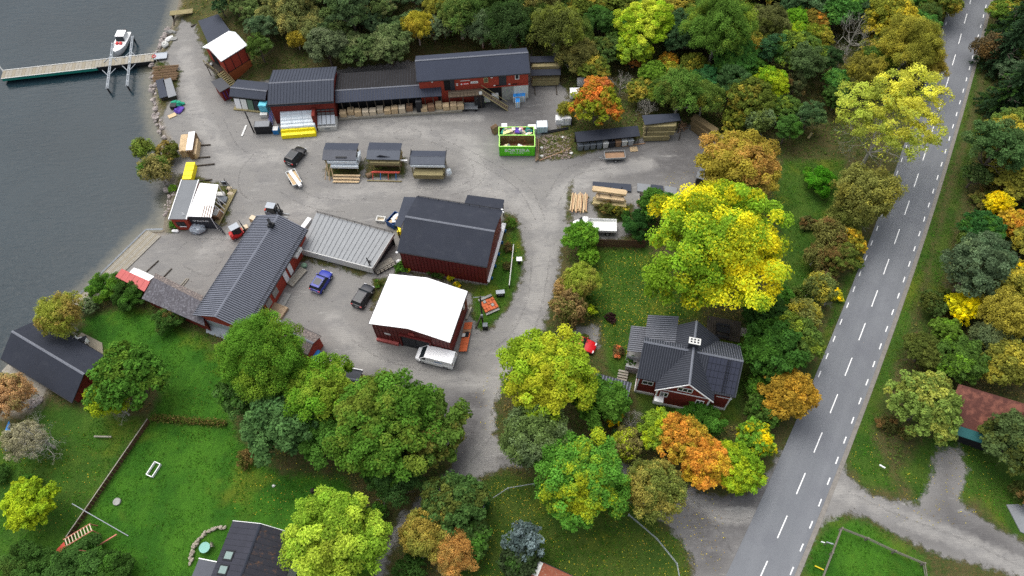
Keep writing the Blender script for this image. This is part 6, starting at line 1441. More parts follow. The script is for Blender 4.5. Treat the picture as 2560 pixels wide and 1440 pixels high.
def crate(name, label, px, py, d, m, z=0, yaw=0., cat='pack', group=None, top=None, strap=None):
    """wrapped pack standing with its centre on the survey point"""
    p = G(px, py, z + d[2] * .6); t = thing(name, label, cat, (p[0], p[1], z), yaw, group)
    n_ = max(2, int(d[2] / .35)); body = MB()
    for i in range(n_): body.box((0, 0, d[2] * (i + .5) / n_), (d[0] * (1 - .02 * (i % 2)), d[1] * (1 - .02 * (i % 2)), d[2] / n_ - .015))
    body.obj('pack', m, t)
    if strap:
        for x in (-.25, .25): MB().box((d[0] * x, 0, d[2] / 2), (.05, d[1] + .03, d[2] + .03)).obj('strap', strap, t)
    if top: MB().box((0, 0, d[2] + .02), (d[0] * .9, d[1] * .9, .04)).obj('cover', top, t)
    return t
def pole(name, label, base, top_px, h, r, m, cat='pole', **k):
    b = G(*base, 0); p = G(*top_px, h); t = thing(name, label, cat, b)
    MB().tube((0, 0, 0), (p[0] - b[0], p[1] - b[1], h), r, r * .8, 8).obj('shaft', m, t); return t, (p[0] - b[0], p[1] - b[1], h)
def forklift(name, label, px, py, yaw, m):
    p = G(px, py, .8); t = thing(name, label, 'forklift', (p[0], p[1], 0), yaw)
    MB().loft([rring(x, w_, z0, z1, .3) for x, w_, z0, z1 in ((-1.25, .45, .4, .95), (-1.1, .6, .3, 1.15), (-.5, .62, .3, 1.15), (0., .6, .3, .75), (.75, .55, .3, .7))]).obj('body', m, t, smooth=True)
    cab = MB()
    for x, y in ((-.75, -.5), (-.75, .5), (.55, -.5), (.55, .5)): cab.tube((x, y, .7), (x * .85, y * .95, 2.15), .05, n=4)
    cab.obj('cab_frame', M_BLACK, t); MB().box((-.1, 0, 2.18), (1.35, 1.05, .07)).obj('cab_roof', M_LGREY, t)
    MB().box((-.1, 0, 1.45), (1.15, .95, 1.2)).obj('cab_glass', M_GLASS, t)
    ms = MB()
    for y in (-.35, .35): ms.box((.98, y, 1.25), (.12, .12, 2.4))
    for z in (.5, 1.4, 2.4): ms.box((.98, 0, z), (.1, .7, .1))
    ms.obj('mast', M_BLACK, t); MB().box((1.12, 0, .55), (.08, 1.1, .5)).obj('carriage', M_BLACK, t)
    for y in (-.3, .3): MB().box((1.65, y, .18), (1.05, .12, .05)).obj('fork', M_GREY, t)
    for x, r in ((.6, .32), (-.85, .26)):
        for y in (-.55, .55): wheel(t, x, y, r, .2)
    MB().lump((-1.1, -.2, 1.2), (.3, .5, .3), 4).obj('light_cluster', M_ORANGE, t)
    return t
def open_box(t, L_, W_, H_, m, z=0, th=.06, inner=None, name='side'):
    for s in (-1, 1):
        MB().box((0, s * (W_ / 2 - th / 2), z + H_ / 2), (L_, th, H_)).obj(name, m, t)
        MB().box((s * (L_ / 2 - th / 2), 0, z + H_ / 2), (th, W_ - 2 * th, H_)).obj(name, m, t)
    MB().box((0, 0, z + .05), (L_ - 2 * th, W_ - 2 * th, .08)).obj('floor', inner or m, t)
def trailer(label, p_tail, p_head, W_, m, inner):
    c, yaw, LL = seg(p_tail, p_head, .6); t = thing('car_trailer', label, 'trailer', (c[0], c[1], 0), yaw); L_ = LL * .78
    sub = MB().box((-LL * .11, 0, .5), (L_, W_, .08)).obj('chassis', M_BLACK, t)
    for s in (-1, 1):
        MB().box((-LL * .11, s * W_ / 2, .72), (L_, .05, .38)).obj('side', m, t); MB().box((-LL * .11 + s * L_ / 2, 0, .72), (.05, W_ - .05, .38)).obj('side', m, t)
        MB().tube((LL * .5, 0, .5), (-LL * .11 + L_ / 2, s * W_ * .3, .5), .04, n=4).obj('drawbar', m, t)
        wheel(t, -LL * .13, s * (W_ / 2 + .1), .27, .18)
    MB().box((-LL * .11, 0, .56), (L_ - .1, W_ - .1, .03)).obj('floor', inner, t)
    return t
def fence_line(name, label, pts, h, m, step, rails, r=.05, z0=0):
    P_ = [G(*p) for p in pts]; t = thing(name, label, 'fence', P_[0]); o0 = P_[0]
    for a, b in zip(P_, P_[1:]):
        d = math.hypot(b[0] - a[0], b[1] - a[1]); n_ = max(1, int(d / step))
        for i in range(n_ + (b is P_[-1])):
            x, y = a[0] + (b[0] - a[0]) * i / n_ - o0[0], a[1] + (b[1] - a[1]) * i / n_ - o0[1]; MB().box((x, y, h / 2), (r * 2, r * 2, h)).obj('post', m, t)
        for z in rails: MB().tube((a[0] - o0[0], a[1] - o0[1], z), (b[0] - o0[0], b[1] - o0[1], z), r * .7, n=4).obj('rail', m, t)
    return t
def rocks():
    rr = random.Random(9); segs = [((430, 70), (402, 118), 14), ((400, 122), (384, 165), 8), ((384, 175), (386, 262), 18), ((388, 262), (402, 330), 14), ((398, 330), (412, 350), 5), ((415, 440), (412, 480), 5), ((440, 462), (414, 540), 34), ((112, 990), (70, 1022), 7), ((345, 590), (350, 592), 1)]
    meshes = [MB().lump((0, 0, 0), (1, .8, .6), s, .22).mesh('rock', M_ROCK) for s in range(6)]
    where = ['beside the upper shore track above the gangway', 'between the rubble and the gangway', 'beside the brown poles and covered stacks', 'beside the coloured nets', 'above the waterside shrubs', 'just above the shore cabin', 'below the shore cabin', 'beside the boathouse slip', 'at the quay corner']
    for (a, b, n_), wh in zip(segs, where):
        for i in range(n_):
            k = (i + rr.random()) / n_; p = G(a[0] + (b[0] - a[0]) * k + rr.uniform(-9, 7), a[1] + (b[1] - a[1]) * k + rr.uniform(-4, 4), -.1)
            o = bpy.data.objects.new('shore_rock', meshes[rr.randrange(6)]); C.objects.link(o); s = rr.uniform(.35, 1.25) if n_ < 30 else rr.uniform(.25, .6)
            o.location = (p[0], p[1], rr.uniform(-.25, .0)); o.rotation_euler = (rr.uniform(-.3, .3), rr.uniform(-.3, .3), rr.uniform(0, 6)); o.scale = (s, s, s)
            big = n_ < 30
            tag(o, 'grey or pinkish boulder in the shore rocks ' + wh if big else 'small reddish stone in the rubble slope below the shore cabin', 'rock', 'boulders ' + wh if big else 'rubble below the shore cabin')
def objects():
    rocks()
    # quay
    P_ = [G(408, 574, .1), G(366, 574, .1), G(178, 757, .1), G(205, 772, .1), G(398, 592, .1)]
    t = thing('quay', 'long grey brown plank quay along the water with a pale edge beam', 'quay')
    a, b, c_, d = G(366, 575, .12), G(180, 757, .12), G(212, 775, .12), G(402, 590, .12)
    lp = lambda a, b, k: tuple(a[i] + (b[i] - a[i]) * k for i in range(3))
    n_ = 9
    for i in range(n_):
        k0, k1 = i / n_, (i + 1) / n_
        MB().slab([lp(b, c_, k0 + .006), lp(b, c_, k1 - .006), lp(a, d, k1 - .006), lp(a, d, k0 + .006)], .15).obj('deck_plank', M_DECK if i % 3 else M_DECK2, t)
    MB().tube((a[0] - .1, a[1], .2), (b[0] - .1, b[1], .2), .14, n=4).obj('edge_beam', M_GALV, t); MB().tube((a[0], a[1] + .05, .2), (P_[0][0], P_[0][1] + .05, .2), .14, n=4).obj('edge_beam', M_GALV, t)
    for i in range(14):
        p = lp(a, b, (i + .5) / 14); MB().tube((p[0] - .12, p[1], -2), (p[0] - .12, p[1], .25), .12, n=6).obj('pile', M_WOODD, t)
    p = lp(a, b, .77); MB().tube((p[0] + .2, p[1], .1), (p[0] + .2, p[1], .5), .12, n=8).obj('bollard', M_BLACK, t)
    # floating pier
    c, yaw, LL = seg((5, 187), (386, 144), .3); t = thing('floating_pier', 'long floating plank pier with a green float along its lower side', 'pier', (c[0], c[1], 0), yaw)
    n_ = 46
    for i in range(n_): MB().box((-LL / 2 + (i + .5) * LL / n_, 0, .3), (LL / n_ - .03, 2.0, .08)).obj('plank', M_DECK if (i * 7) % 3 else M_DECK2, t)
    MB().box((0, 0, -.05), (LL, 1.85, .6)).obj('float', M_BLACK, t)
    MB().box((-LL * .185, -1.08, .12), (LL * .62, .12, .55)).obj('green_float_side', M_TEAL, t); MB().box((-LL * .185, -1.12, .42), (LL * .62, .1, .06)).obj('float_rim', M_OFFW, t)
    MB().box((0, 1.02, .36), (LL, .1, .14)).obj('kerb', M_OFFW, t); MB().box((LL * .3, -1.02, .36), (LL * .38, .1, .14)).obj('kerb', M_BLACK, t)
    MB().tube((-LL / 2, .9, .2), (-LL / 2 - .9, 2.4, 2.4), .12, n=6).obj('mooring_post', M_OFFW, t)
    p = G(401, 140, .3); t2 = thing('gangway', 'light grey plate ramp between pier and shore', 'gangway', p, yaw); MB().box((0, 0, 0), (2.3, 1.5, .08)).obj('plate', M_LGREY, t2)
    for s in (-1, 1): MB().tube((-1.1, s * .8, .06), (1.1, s * .8, .06), .06, n=4).obj('edge_tube', M_GALV, t2)
    p = G(389, 148, .6); lb = thing('lifebuoy', 'red lifebuoy at the shore end of the pier', 'lifebuoy', (p[0], p[1], .05)); MB().tube((0, 0, 0), (0, 0, 1.2), .05, n=6).obj('post', M_WHITE, lb)
    rg_ = MB(); rg_.loft([[((.3 + .08 * math.cos(v)) * math.cos(u), (.3 + .08 * math.cos(v)) * math.sin(u), 1.2 + .08 * math.sin(v)) for v in [k * PI / 3 for k in range(6)]] for u in [k * PI / 6 for k in range(13)]], False); rg_.obj('ring', M_TAIL, lb, True)
    # mooring booms
    for (p0, p1, pk, lb) in (((281, 104), (266, 220), (277, 150), 'left steel mooring boom crossing the pier'), ((330, 88), (316, 214), (322, 142), 'right steel mooring boom crossing the pier beside the boat')):
        c, yw, LL2 = seg(p0, p1, .5); t = thing('mooring_boom', lb, 'boom', (c[0], c[1], .0), yw)
        for y in (-.35, .35): MB().tube((-LL2 / 2, y * .4, .35), (LL2 / 2, y * .4, .35), .09, n=4).obj('beam', M_GALV, t)
        m0 = .02 * LL2
        for s in (-1, 1):
            for sy in (-1, 1): MB().tube((m0 + s * 1.0, sy * 1.1, .45), (m0 + s * 2.6, 0, .4), .06, n=4).obj('brace', M_GALV, t)
        for s in (-1, 1): MB().tube((s * (LL2 / 2 - .2), 0, -.9), (s * (LL2 / 2 - .2), 0, .4), .14, n=6).obj('float_drum', M_BLACK, t)
        for i in range(8): MB().box((-LL2 / 2 + .4 + i * LL2 / 8, 0, .4), (.08, .4, .05)).obj('cross_bar', M_GALV, t)
    # motor boat
    c, yw, LL2 = seg((314, 80), (290, 134), .0); t = thing('motor_boat', 'small white motor boat with a cabin and red seats, moored between the booms', 'boat', (c[0], c[1], WZ), yw)
    h = LL2 / 2; st = [(-1, .86, .1, .75), (-.9, .95, .0, .8), (-.3, 1, -.05, .85), (.3, .95, -.05, .95), (.65, .72, 0, 1.05), (.88, .38, .15, 1.15), (1, .05, .5, 1.2)]; bw = 1.15
    MB().loft([[(f * h, bw * k * .6, z0 - .2), (f * h, bw * k * .95, z0 + .3), (f * h, bw * k, z1), (f * h, bw * k * .86, z1 + .02), (f * h, -bw * k * .86, z1 + .02), (f * h, -bw * k, z1), (f * h, -bw * k * .95, z0 + .3), (f * h, -bw * k * .6, z0 - .2)] for f, k, z0, z1 in st]).obj('hull', M_WHITE, t, True)
    MB().box((.18 * h, 0, .92), (1.5, 1.5, .05)).obj('cockpit_floor', M_OFFW, t)
    MB().loft([[(-.75 * h, .85, .8), (-.75 * h, -.85, .8), (-.7 * h, -.75, 1.7), (-.7 * h, .75, 1.7)], [(-.05 * h, .85, .85), (-.05 * h, -.85, .85), (-.2 * h, -.7, 1.7), (-.2 * h, .7, 1.7)]]).obj('cabin', M_WHITE, t)
    MB().loft([[(-.06 * h, .78, 1.0), (-.06 * h, -.78, 1.0), (-.175 * h, -.68, 1.6), (-.175 * h, .68, 1.6)], [(-.03 * h, .78, 1.0), (-.03 * h, -.78, 1.0), (-.15 * h, -.68, 1.6), (-.15 * h, .68, 1.6)]]).obj('windscreen', M_GLASS, t)
    MB().box((-.45 * h, 0, 1.74), (1.7, 1.6, .07)).obj('cabin_roof', M_WHITE, t)
    for y in (-.35, .3): MB().box((.2 * h, y, 1.1), (.5, .4, .3)).obj('seat', M_TAIL, t)
    MB().box((-1.02 * h, 0, .8), (.45, .4, .9)).obj('outboard_motor', M_BLACK, t)
    MB().tube((.3 * h, .8, 1.1), (.95 * h, .1, 1.45), .025, n=4).tube((.3 * h, -.8, 1.1), (.95 * h, -.1, 1.45), .025, n=4).obj('rail', M_RIM, t)
    # shore strip by the track
    t = thing('timber_rack', 'bench of long yellowish planks on trestles at the top of the shore track', 'rack', G(459, 42), R(8))
    for i in range(5): MB().box((0, -.5 + i * .25, 1.0), (4.1, .22, .12)).obj('plank', M_WOODG, t)
    for x in (-1.7, 1.7): MB().box((x, 0, .47), (.15, 1.2, .94)).obj('trestle', M_WOODD, t)
    for p, q, lb in (((435, 46), (436, 66), 'short dark frame below the bench of planks'), ((478, 68), (496, 60), 'dark beam lying beside the slanting grey roof')):
        c, yw, L_ = seg(p, q); single('timber_beam', MB().box((0, 0, .12), (max(L_, 1), .2, .24)), M_WOODD, lb, 'beam', c, yw)
    for i, (px, py, dd, m_, lb) in enumerate([(428, 82, (1.8, .8, .6), M_CONC, 'broken concrete slab among the upper shore rocks'), (422, 100, (1.8, 1., .5), M_OFFW, 'pale rubble pile above the gangway'), (413, 115, (1.4, 1.2, .8), M_DIRTYW, 'white bag of rubble right above the gangway'), (434, 98, (1.5, .9, .4), M_CONC, 'grey rubble pile next to the track')]):
        p = G(px, py); single('rubble_pile', MB().lump((0, 0, dd[2] * .3), dd, 20 + i, .3), m_, lb, 'rubble', p, i)
    # round poles
    for i in range(6):
        y = 168 + i * 6.3; c, yw, L_ = seg((382 + (i % 2) * 3, y + 4), (449 - (i % 3) * 3, y - 2), .3)
        mb = MB()
        for k in range(5): mb.tube((-L_ / 2 + (k % 2) * .15, -.22 + k * .11, .12 + (k % 2) * .12), (L_ / 2 - (k % 3) * .12, -.22 + k * .11, .12 + (k % 2) * .12), .07, n=6)
        single('pole_bundle', mb, M_WOODB, ['topmost', 'second', 'third', 'fourth', 'fifth', 'lowest'][i] + ' bundle of brown round poles lying by the shore track', 'timber', c, yw, 'bundles of brown poles by the shore')
    for x0, x1, m_, lb in (((399, 198), (409, 243), M_ROOFB, 'bluish covered stack nearer the water by the shore track'), ((417, 197), (431, 241), M_LGREYD, 'grey covered stack nearer the track beside the bluish one')):
        c, yw, L_ = seg(x0, x1, .9); t = thing('covered_stack', lb, 'stack', (c[0], c[1], 0), yw); bundle_mb(L_ * .95, 1.1, .8, 5, 4, 3).obj('boards', M_WOODD, t); MB().box((0, 0, .86), (L_, 1.35, .08)).obj('cover', m_, t)
    p = G(444, 263); single('green_net_heap', MB().lump((0, 0, .25), (2.3, 1.3, 1.0), 31, .25, 12, 6), M_GNET, 'heap of bright green netting beside the shore', 'net', p, .1, smooth=False)
    p = G(447, 276); single('purple_net_heap', MB().lump((0, 0, .15), (1.8, 1.6, .7), 32, .3, 12, 6), M_PURPLE, 'heap of purple netting below the green one', 'net', p, .4)
    crate('black_bin', 'black box left of the green netting', 434, 265, (1., .9, .7), M_BLACK, cat='box'); p = G(431, 290); single('yellow_board', MB().box((0, 0, .08), (1.3, .8, .12)), M_WOOD, 'small yellowish board on the gravel below the nets', 'board', p, .6)
    # sawn timber stack and skids by the shore
    c, yw, L_ = seg((461, 340), (457, 384), .9)
    bundle('fresh sawn plank stack nearest the water, left of the white covered one', (464, 340), (458, 382), 1.1, 1.5, M_WOOD, seed=2)
    b_ = bundle('tall plank stack under a white cover by the shore', (484, 334), (476, 384), .95, 1.9, M_WOODB, seed=4); MB().box((0, 0, 1.95), (3.9, 1.0, .06)).obj('white_cover', M_WHITE, b_)
    bundle('narrow plank stack leaning right of the white covered stack', (494, 350), (488, 388), .5, 1.3, M_WOOD, seed=6, n=3)
    for i, (p, q, lb) in enumerate([((492, 365), (527, 363), 'upper'), ((492, 396), (526, 393), 'second'), ((488, 416), (537, 411), 'third'), ((500, 453), (531, 450), 'lowest')]):
        c, yw, L_ = seg(p, q); single('skid_beam', MB().box((0, 0, .1), (L_, .17, .2)), M_WOODD, lb + ' dark skid beam lying on the gravel by the shore stacks', 'beam', c, yw, 'skid beams by the shore')
    c, yw, L_ = seg((478, 409), (468, 450), .9); t = thing('yellow_container', 'small bright yellow box container with a lid above the shore cabin', 'container', (c[0], c[1], 0), yw); MB().box((0, 0, .55), (L_, 1.3, 1.1)).obj('body', M_YEL, t); MB().box((0, 0, 1.14), (L_ + .1, 1.4, .08)).obj('lid', M_YEL, t)
    for x in (-.5, 0, .5): MB().box((x * L_ * .6, 0, 1.2), (.06, 1.3, .05)).obj('lid_rib', M_YELD, t)
    # around the kiosk
    p = G(494, 572, .4); single('plastic_wrapped_heap', MB().lump((0, 0, .5), (2.5, 1.7, 1.4), 41, .22, 14, 7), mat('crumpled_clear_plastic', (.3, .34, .38), .2, .4, 3, col2=(.7, .72, .75), amt2=.4), 'heap wrapped in crumpled clear plastic in front of the shore cabin', 'heap', (p[0], p[1], 0))
    for i, px in enumerate((436, 443)): p = G(px, 578, .1); single('white_stone', MB().lump((0, 0, .1), (.7, .5, .35), 50 + i), M_WHITE, ['left', 'right'][i] + ' white painted stone at the corner of the shore cabin', 'stone', p)
    t, tp = pole('framed_sign', 'tall black framed notice standing at the upper end of the terrace', (570, 480), (560, 446), 2.6, .06, M_BLACK, cat='sign'); b = G(566, 480)
    for dx in (0, .9): MB().tube((dx, 0, 0), (dx * .9 - .3, .1, 2.5), .05, n=4).obj('frame_post', M_BLACK, t)
    MB().box((.15, .1, 1.9), (.8, .06, 1.)).obj('panel', M_LGREY, t); MB().box((.15, .05, 2.0), (.5, .05, .5)).obj('poster', M_BLACK, t)
    crate('white_freezer', 'white chest beside the terrace', 553, 488, (1.0, .8, .9), M_WHITE, cat='chest', top=M_OFFW); crate('grey_tank', 'grey blue tub on the terrace deck', 557, 500, (1.4, 1., .7), M_GREYB, cat='tub', yaw=-.1)
    for i, (px, py) in enumerate(((574, 474), (578, 487))): p = G(px, py); single('beige_stone', MB().lump((0, 0, .2), (1.0, .8, .7), 60 + i), M_SOFTB, ['upper', 'lower'][i] + ' beige boulder by the framed notice', 'stone', p)
    # poles and things in front of the shop
    t, tp = pole('light_pole', 'black pole with thin arms standing left of the black cabinet', (635, 331), (612, 279), 5., .12, M_BLACK); MB().tube((tp[0] - .7, tp[1], 4.6), (tp[0] + .7, tp[1] + .1, 5.2), .03, n=4).tube((tp[0] * .6 - .5, tp[1] * .6, 3.4), (tp[0] * .6 + .9, tp[1] * .6, 4.), .03, n=4).obj('arm', M_WOODD, t)
    c, yw, L_ = seg((605, 341), (616, 314)); single('pale_beam', MB().box((0, 0, .06), (L_, .3, .1)), M_OFFW, 'pale straight beam lying on the gravel left of the black pole', 'beam', c, yw)
    crate('black_cabinet', 'black cabinet with a pale lid in front of the shop', 658, 317, (2.6, 1.4, 1.6), M_BLACK, yaw=.02, cat='cabinet', top=M_LGREYD)
    crate('light_blue_pack', 'tall light blue wrapped pack on the left corner of the shop', 660, 267, (1.3, 1.2, 1.9), M_LBLUE, yaw=-.1, top=M_LBLUE); crate('white_blue_pack', 'low white pack under the light blue one', 660, 287, (1.2, .6, .7), M_OFFW)
    crate('blue_tub', 'small blue tub with a white top right of the black cabinet', 690, 325, (.9, 1., .9), M_BLUE, cat='tub', top=M_OFFW)
    p = G(676, 297, .5); mb = MB()
    for i in range(7): mb.tube((-.4 + i * .12, -1.8, .3 + (i % 3) * .15), (-.2 + i * .12, 1.6, .5 + (i % 2) * .3), .05, n=5)
    single('pipe_bundle', mb, mat('dark_blue_pipe', (.04, .05, .2), .4), 'bundle of dark blue pipes beside the light blue pack', 'pipes', (p[0], p[1], 0), .08)
    for i in range(7):   # wrapped packs in steps
        y = 257 + i * 8.8; z = 3.1 - i * .24; p = G(739 + i * .9, y, z); w_ = 5.1 + i * .06; o = thing('wrapped_pack', ['topmost', 'second', 'third', 'fourth', 'fifth', 'sixth', 'lowest'][i] + ' row of white plastic wrapped packs under the eave of the shop', 'pack', (p[0], p[1], 0), R(3.5), 'white wrapped packs in front of the shop')
        for k in range(3): MB().lump((-w_ / 3 + k * w_ / 3, 0, z / 2), (w_ / 3 * 1.12, 1.15, z * 1.1), 70 + i * 3 + k, .03, 4, 5).obj('pack_cover', M_WRAP, o, False) if False else MB().loft([[(-w_ / 2 + (k + u) * w_ / 3, .5 * c, d * z) for c, d in ((-1, .02), (-1, .88), (-.8, .99), (.8, 1), (1, .9), (1, .02))] for u in (.01, .05, .5, .95, .99)]).obj('pack', M_WRAP, o)
    p = G(745, 322, 1.1); o = thing('yellow_wrapped_pack', 'bright yellow covered pack in front of the white wrapped packs', 'pack', (p[0], p[1], 0), R(4))
    MB().loft([[(x, -.95, .05), (x, -.9, .75 * k), (x, -.35, .85 * k), (x, -.25, 1.25 * k), (x, .6, 1.3 * k), (x, .75, .05)] for x, k in ((-2.75, .8), (-2.6, .97), (-1.3, 1.0), (.1, .97), (1.5, 1.), (2.6, .97), (2.75, .8))]).obj('cover', M_YEL, o)
    for k in (-1.5, .1, 1.7): MB().box((k, .15, 1.3), (.05, .9, .05)).obj('strap', M_YELD, o)
    for i, (px, py) in enumerate(((824, 303), (841, 303), (862, 287))):
        p = G(px, py); t = thing('saw_trestle', ['left', 'middle', 'right'][i] + ' of three small pale trestles in front of the shop porch', 'trestle', p)
        for s in (-1, 1): MB().tube((-.3, s * .35, 0), (.3, s * .1, .8), .04, n=4).tube((.3, s * .35, 0), (-.3, s * .1, .8), .04, n=4).obj('leg', M_LGREY, t)
    # timber in the bins of the long shed
    rr = random.Random(4); tl = bpy.data.objects['timber_shed']; yw = tl.rotation_euler.z
    for i in range(17):
        if i == 10: continue
        x = -7.7 + i * 1.2; q = Matrix.Rotation(yw, 3, 'Z') @ Vector((x, -2.2 + (.35 if i % 4 == 1 else 0), 0)); m_ = [M_WOOD, M_WOOD, M_SOFTB, M_BROWNB, M_WOOD][rr.randrange(5)]
        hh = rr.uniform(.8, 1.15); mb = MB(); 
        for j in range(3): mb.box((rr.uniform(-.04, .04), 0, .5 + hh * (j + .5) / 3), (1.02, .95, hh / 3 - .02))
        single('timber_box', mb, m_, 'pale timber packet standing in the bins under the front eave of the long low shed', 'timber', (tl.location.x + q.x, tl.location.y + q.y, 0), yw, 'timber packets in the bins of the long low shed')
    p = G(1027, 274); t = thing('small_ladder', 'small pale step ladder on the gravel in front of the long low shed', 'ladder', p, R(3))
    for x in (-.3, .3): MB().tube((x, -.5, 0), (x, .3, 1.), .04, n=4).obj('stile', M_OFFW, t)
    for k in range(4): MB().box((0, -.4 + k * .22, .12 + k * .27), (.6, .08, .04)).obj('rung', M_OFFW, t)
    c, yw, L_ = seg((1163, 270), (1193, 270), .3); t = thing('flat_cart', 'grey flat cart on small wheels below the outside stair', 'cart', (c[0], c[1], 0), yw); MB().box((0, 0, .55), (2.2, 1., .12)).obj('platform', M_GREY, t); MB().box((0, .5, .8), (2.2, .06, .4)).obj('backboard', M_GREY, t)
    for x in (-.8, .8):
        for y in (-.45, .45): MB().tube((x, y - .06, .2), (x, y + .06, .2), .2, n=10).obj('wheel', M_TYRE, t)
    crate('wooden_crate', 'pale wooden crate beside the foot of the outside stair', 1191, 251, (.7, .7, .8), M_WOOD, cat='crate', top=M_WHITE)
    for i, (px, py, lb) in enumerate(((1288, 243, 'left'), (1297, 242, 'middle'), (1308, 241, 'right'), (1294, 256, 'front'))): crate('blue_wrapped_pallet', lb + ' one of the blue topped pallets at the white corner of the office', px, py, (.75, 1., 1.2), M_OFFW, top=M_BLUEL, group='blue topped pallets at the office', strap=M_BLUEL)
    # timber rack right of the office
    t = thing('roofed_timber_rack', 'open rack with dark roofs holding long timber right of the office', 'rack', G(1364, 178, 0), R(1.5))
    for q_, z in (((1326, 156), 3.4), ((1328, 189), 2.5)):
        x_, y_ = q_; MB().slab([local(t, x_, y_, z), local(t, x_ + 74, y_ - 2, z), local(t, x_ + 73, y_ - 17, z + .2), local(t, x_ - 1, y_ - 15, z + .2)], .08).obj('roof', M_ROOF, t)
    for x in (-2.3, 2.3):
        for y in (-2.1, 0, 1.9): MB().box((x, y, 1.5), (.14, .14, 3.)).obj('post', M_WOODD, t)
    for (py, z, h_, m_, lb) in ((163, 2.3, .8, M_WOODG, 'upper long bundle in the roofed rack right of the office'), (192, 1.3, .4, M_WOODG, 'middle long bundle in the roofed rack right of the office'), (201, .3, .9, M_WOODG, 'lowest long bundle in the roofed rack right of the office')):
        bundle(lb, (1330, py), (1398, py - 2), 1.3, h_, m_, z, 6, 4, seed=py)
    for x in (1335, 1389):
        c, yw, L_ = seg((x, 208), (x + 3, 238)); single('track_rail', MB().box((0, 0, .08), (L_, .14, .16)), M_WOODD, ('left' if x < 1350 else 'right') + ' dark ground rail in front of the roofed timber rack', 'rail', c, yw, 'ground rails at the timber rack')
    # white packs
    for i, (px, py, d_, lb) in enumerate([(1453, 204, (1.3, 1.1, 1.), 'small white bag half hidden by the top of the orange maple'), (1437, 232, (1.6, 1.5, 1.1), 'white bags just left of the orange maple'), (1399, 298, (1.3, 1.2, 1.), 'square white pack left of the striped one'), (1416, 291, (1.5, 2.2, 1.5), 'tall striped white pack stack beside the orange maple'), (1355, 316, (1.7, 1.5, 1.4), 'white and pale blue pack right of the green skip'), (1330, 322, (1.3, 1.0, 1.2), 'white pack behind the right end of the green skip'), (1261, 318, (.9, .9, 1.1), 'small upright white pack behind the left end of the green skip'), (1278, 326, (3., .8, 1.), 'low white packs behind the green skip')]):
        crate('white_pack', lb, px, py, d_, M_WHITE if i != 4 else mat('pale_blue_wrap', (.5, .62, .72), .4, .15, 2), top=M_WHITE, strap=M_LGREY if i in (3, 4) else None)
    c, yw, L_ = seg((1353, 334), (1420, 322)); single('black_pipes', MB().tube((-L_ / 2, -.15, .15), (L_ / 2, -.15, .15), .1).tube((-L_ / 2, .15, .15), (L_ / 2, .1, .15), .1).tube((-L_ / 2 + .4, 0, .32), (L_ / 2, 0, .32), .1), M_BLACK, 'black pipes lying right of the green skip', 'pipes', c, yw)
    c, yw, L_ = seg((1430, 260), (1428, 310), .6); single('dark_fence_panel', MB().box((0, 0, .7), (L_, .15, 1.3)), M_BLACKW, 'dark low screen beside the white packs', 'screen', (c[0], c[1], 0), yw)
    for i, (px, py) in enumerate(((1238, 330),)):
        p = G(px, py); t = thing('leaning_pallets', 'brown wooden pallets leaning at the left end of the green skip', 'pallet', p, .7)
        for k in range(5): MB().box((0, -.3 + k * .14, .6), (1.1, .1, 1.2), roll=-.35).obj('board', M_WOODB, t)
    # skips
    M_RIMG = mat('pale_green_rim', (.4, .75, .15), .4); M_RIN = mat('rusty_inside', (.2, .08, .045), .8, .4, 2, col2=(.3, .3, .18), amt2=.4)
    cols = [M_WHITE, M_SOFT, M_TEAL, mat('pale_yellow_foam', (.75, .72, .3), .7), M_WOOD, M_SOFTB, M_PURPLE, mat('pink_foam', (.7, .35, .35), .7), M_GREYB, M_OFFW]
    def skip(name, label, p0, p1, z, W_, Hh, full, seed):
        c, yw, L_ = seg(p0, p1, z); e_ = W_ / 2 + (.35 if full else 0); t = thing(name, label, 'skip', (c[0] - math.sin(yw) * e_, c[1] + math.cos(yw) * e_, 0), yw); rr = random.Random(seed)
        for s in (-1, 1): MB().box((0, s * W_ / 2, Hh / 2 + .08), (L_, .08, Hh)).obj('side_wall', M_GREEN, t); MB().box((s * L_ / 2, 0, Hh / 2 + .08), (.08, W_ - .09, Hh)).obj('end_wall', M_GREEN, t)
        MB().box((0, W_ / 2 - .06, Hh / 2 + .2), (L_ - .15, .03, Hh - .2)).obj('rusty_inside', M_RIN, t); MB().box((0, 0, .3), (L_ - .1, W_ - .1, .1)).obj('floor', M_RIN, t)
        for s in (-1, 1): MB().box((0, s * W_ / 2, Hh + .12), (L_ + .12, .14, .1)).obj('rim', M_RIMG, t); MB().box((s * L_ / 2, 0, Hh + .12), (.14, W_ - .15, .1)).obj('rim', M_RIMG, t)
        for i in range(7): MB().box((-L_ / 2 + .12 + i * (L_ - .24) / 6, -W_ / 2 - .08, Hh * .5), (.07, .1, Hh * .92)).obj('rib', M_GREEN, t)
        if full: MB().lump((0, .1, Hh * .7), (L_ * .93, W_ * .85, .8), seed, .12, 18, 5).obj('waste_fill', M_SOFTB, t)
        else: MB().lump((-.6, -.35, .45), (L_ * .75, W_ * .55, 1.0), seed, .2, 18, 5).obj('waste_fill', M_BROWNB, t)
        for i in range(26 if full else 18):
            x = rr.uniform(-L_ / 2 + .5, L_ / 2 - .5) * (1 if full else .85); y = rr.uniform(-W_ / 2 + .35, W_ / 2 - .35) if full else rr.uniform(-W_ / 2 + .25, 0)
            MB().box((x, y, (Hh + .05 + rr.uniform(-.15, .2)) if full else rr.uniform(.75, 1.05)), (rr.uniform(.4, 1.2), rr.uniform(.3, .8), rr.uniform(.06, .25)), rr.uniform(0, 3), rr.uniform(-.5, .5), rr.uniform(-.5, .5)).obj('waste_piece', cols[rr.randrange(10)], t)
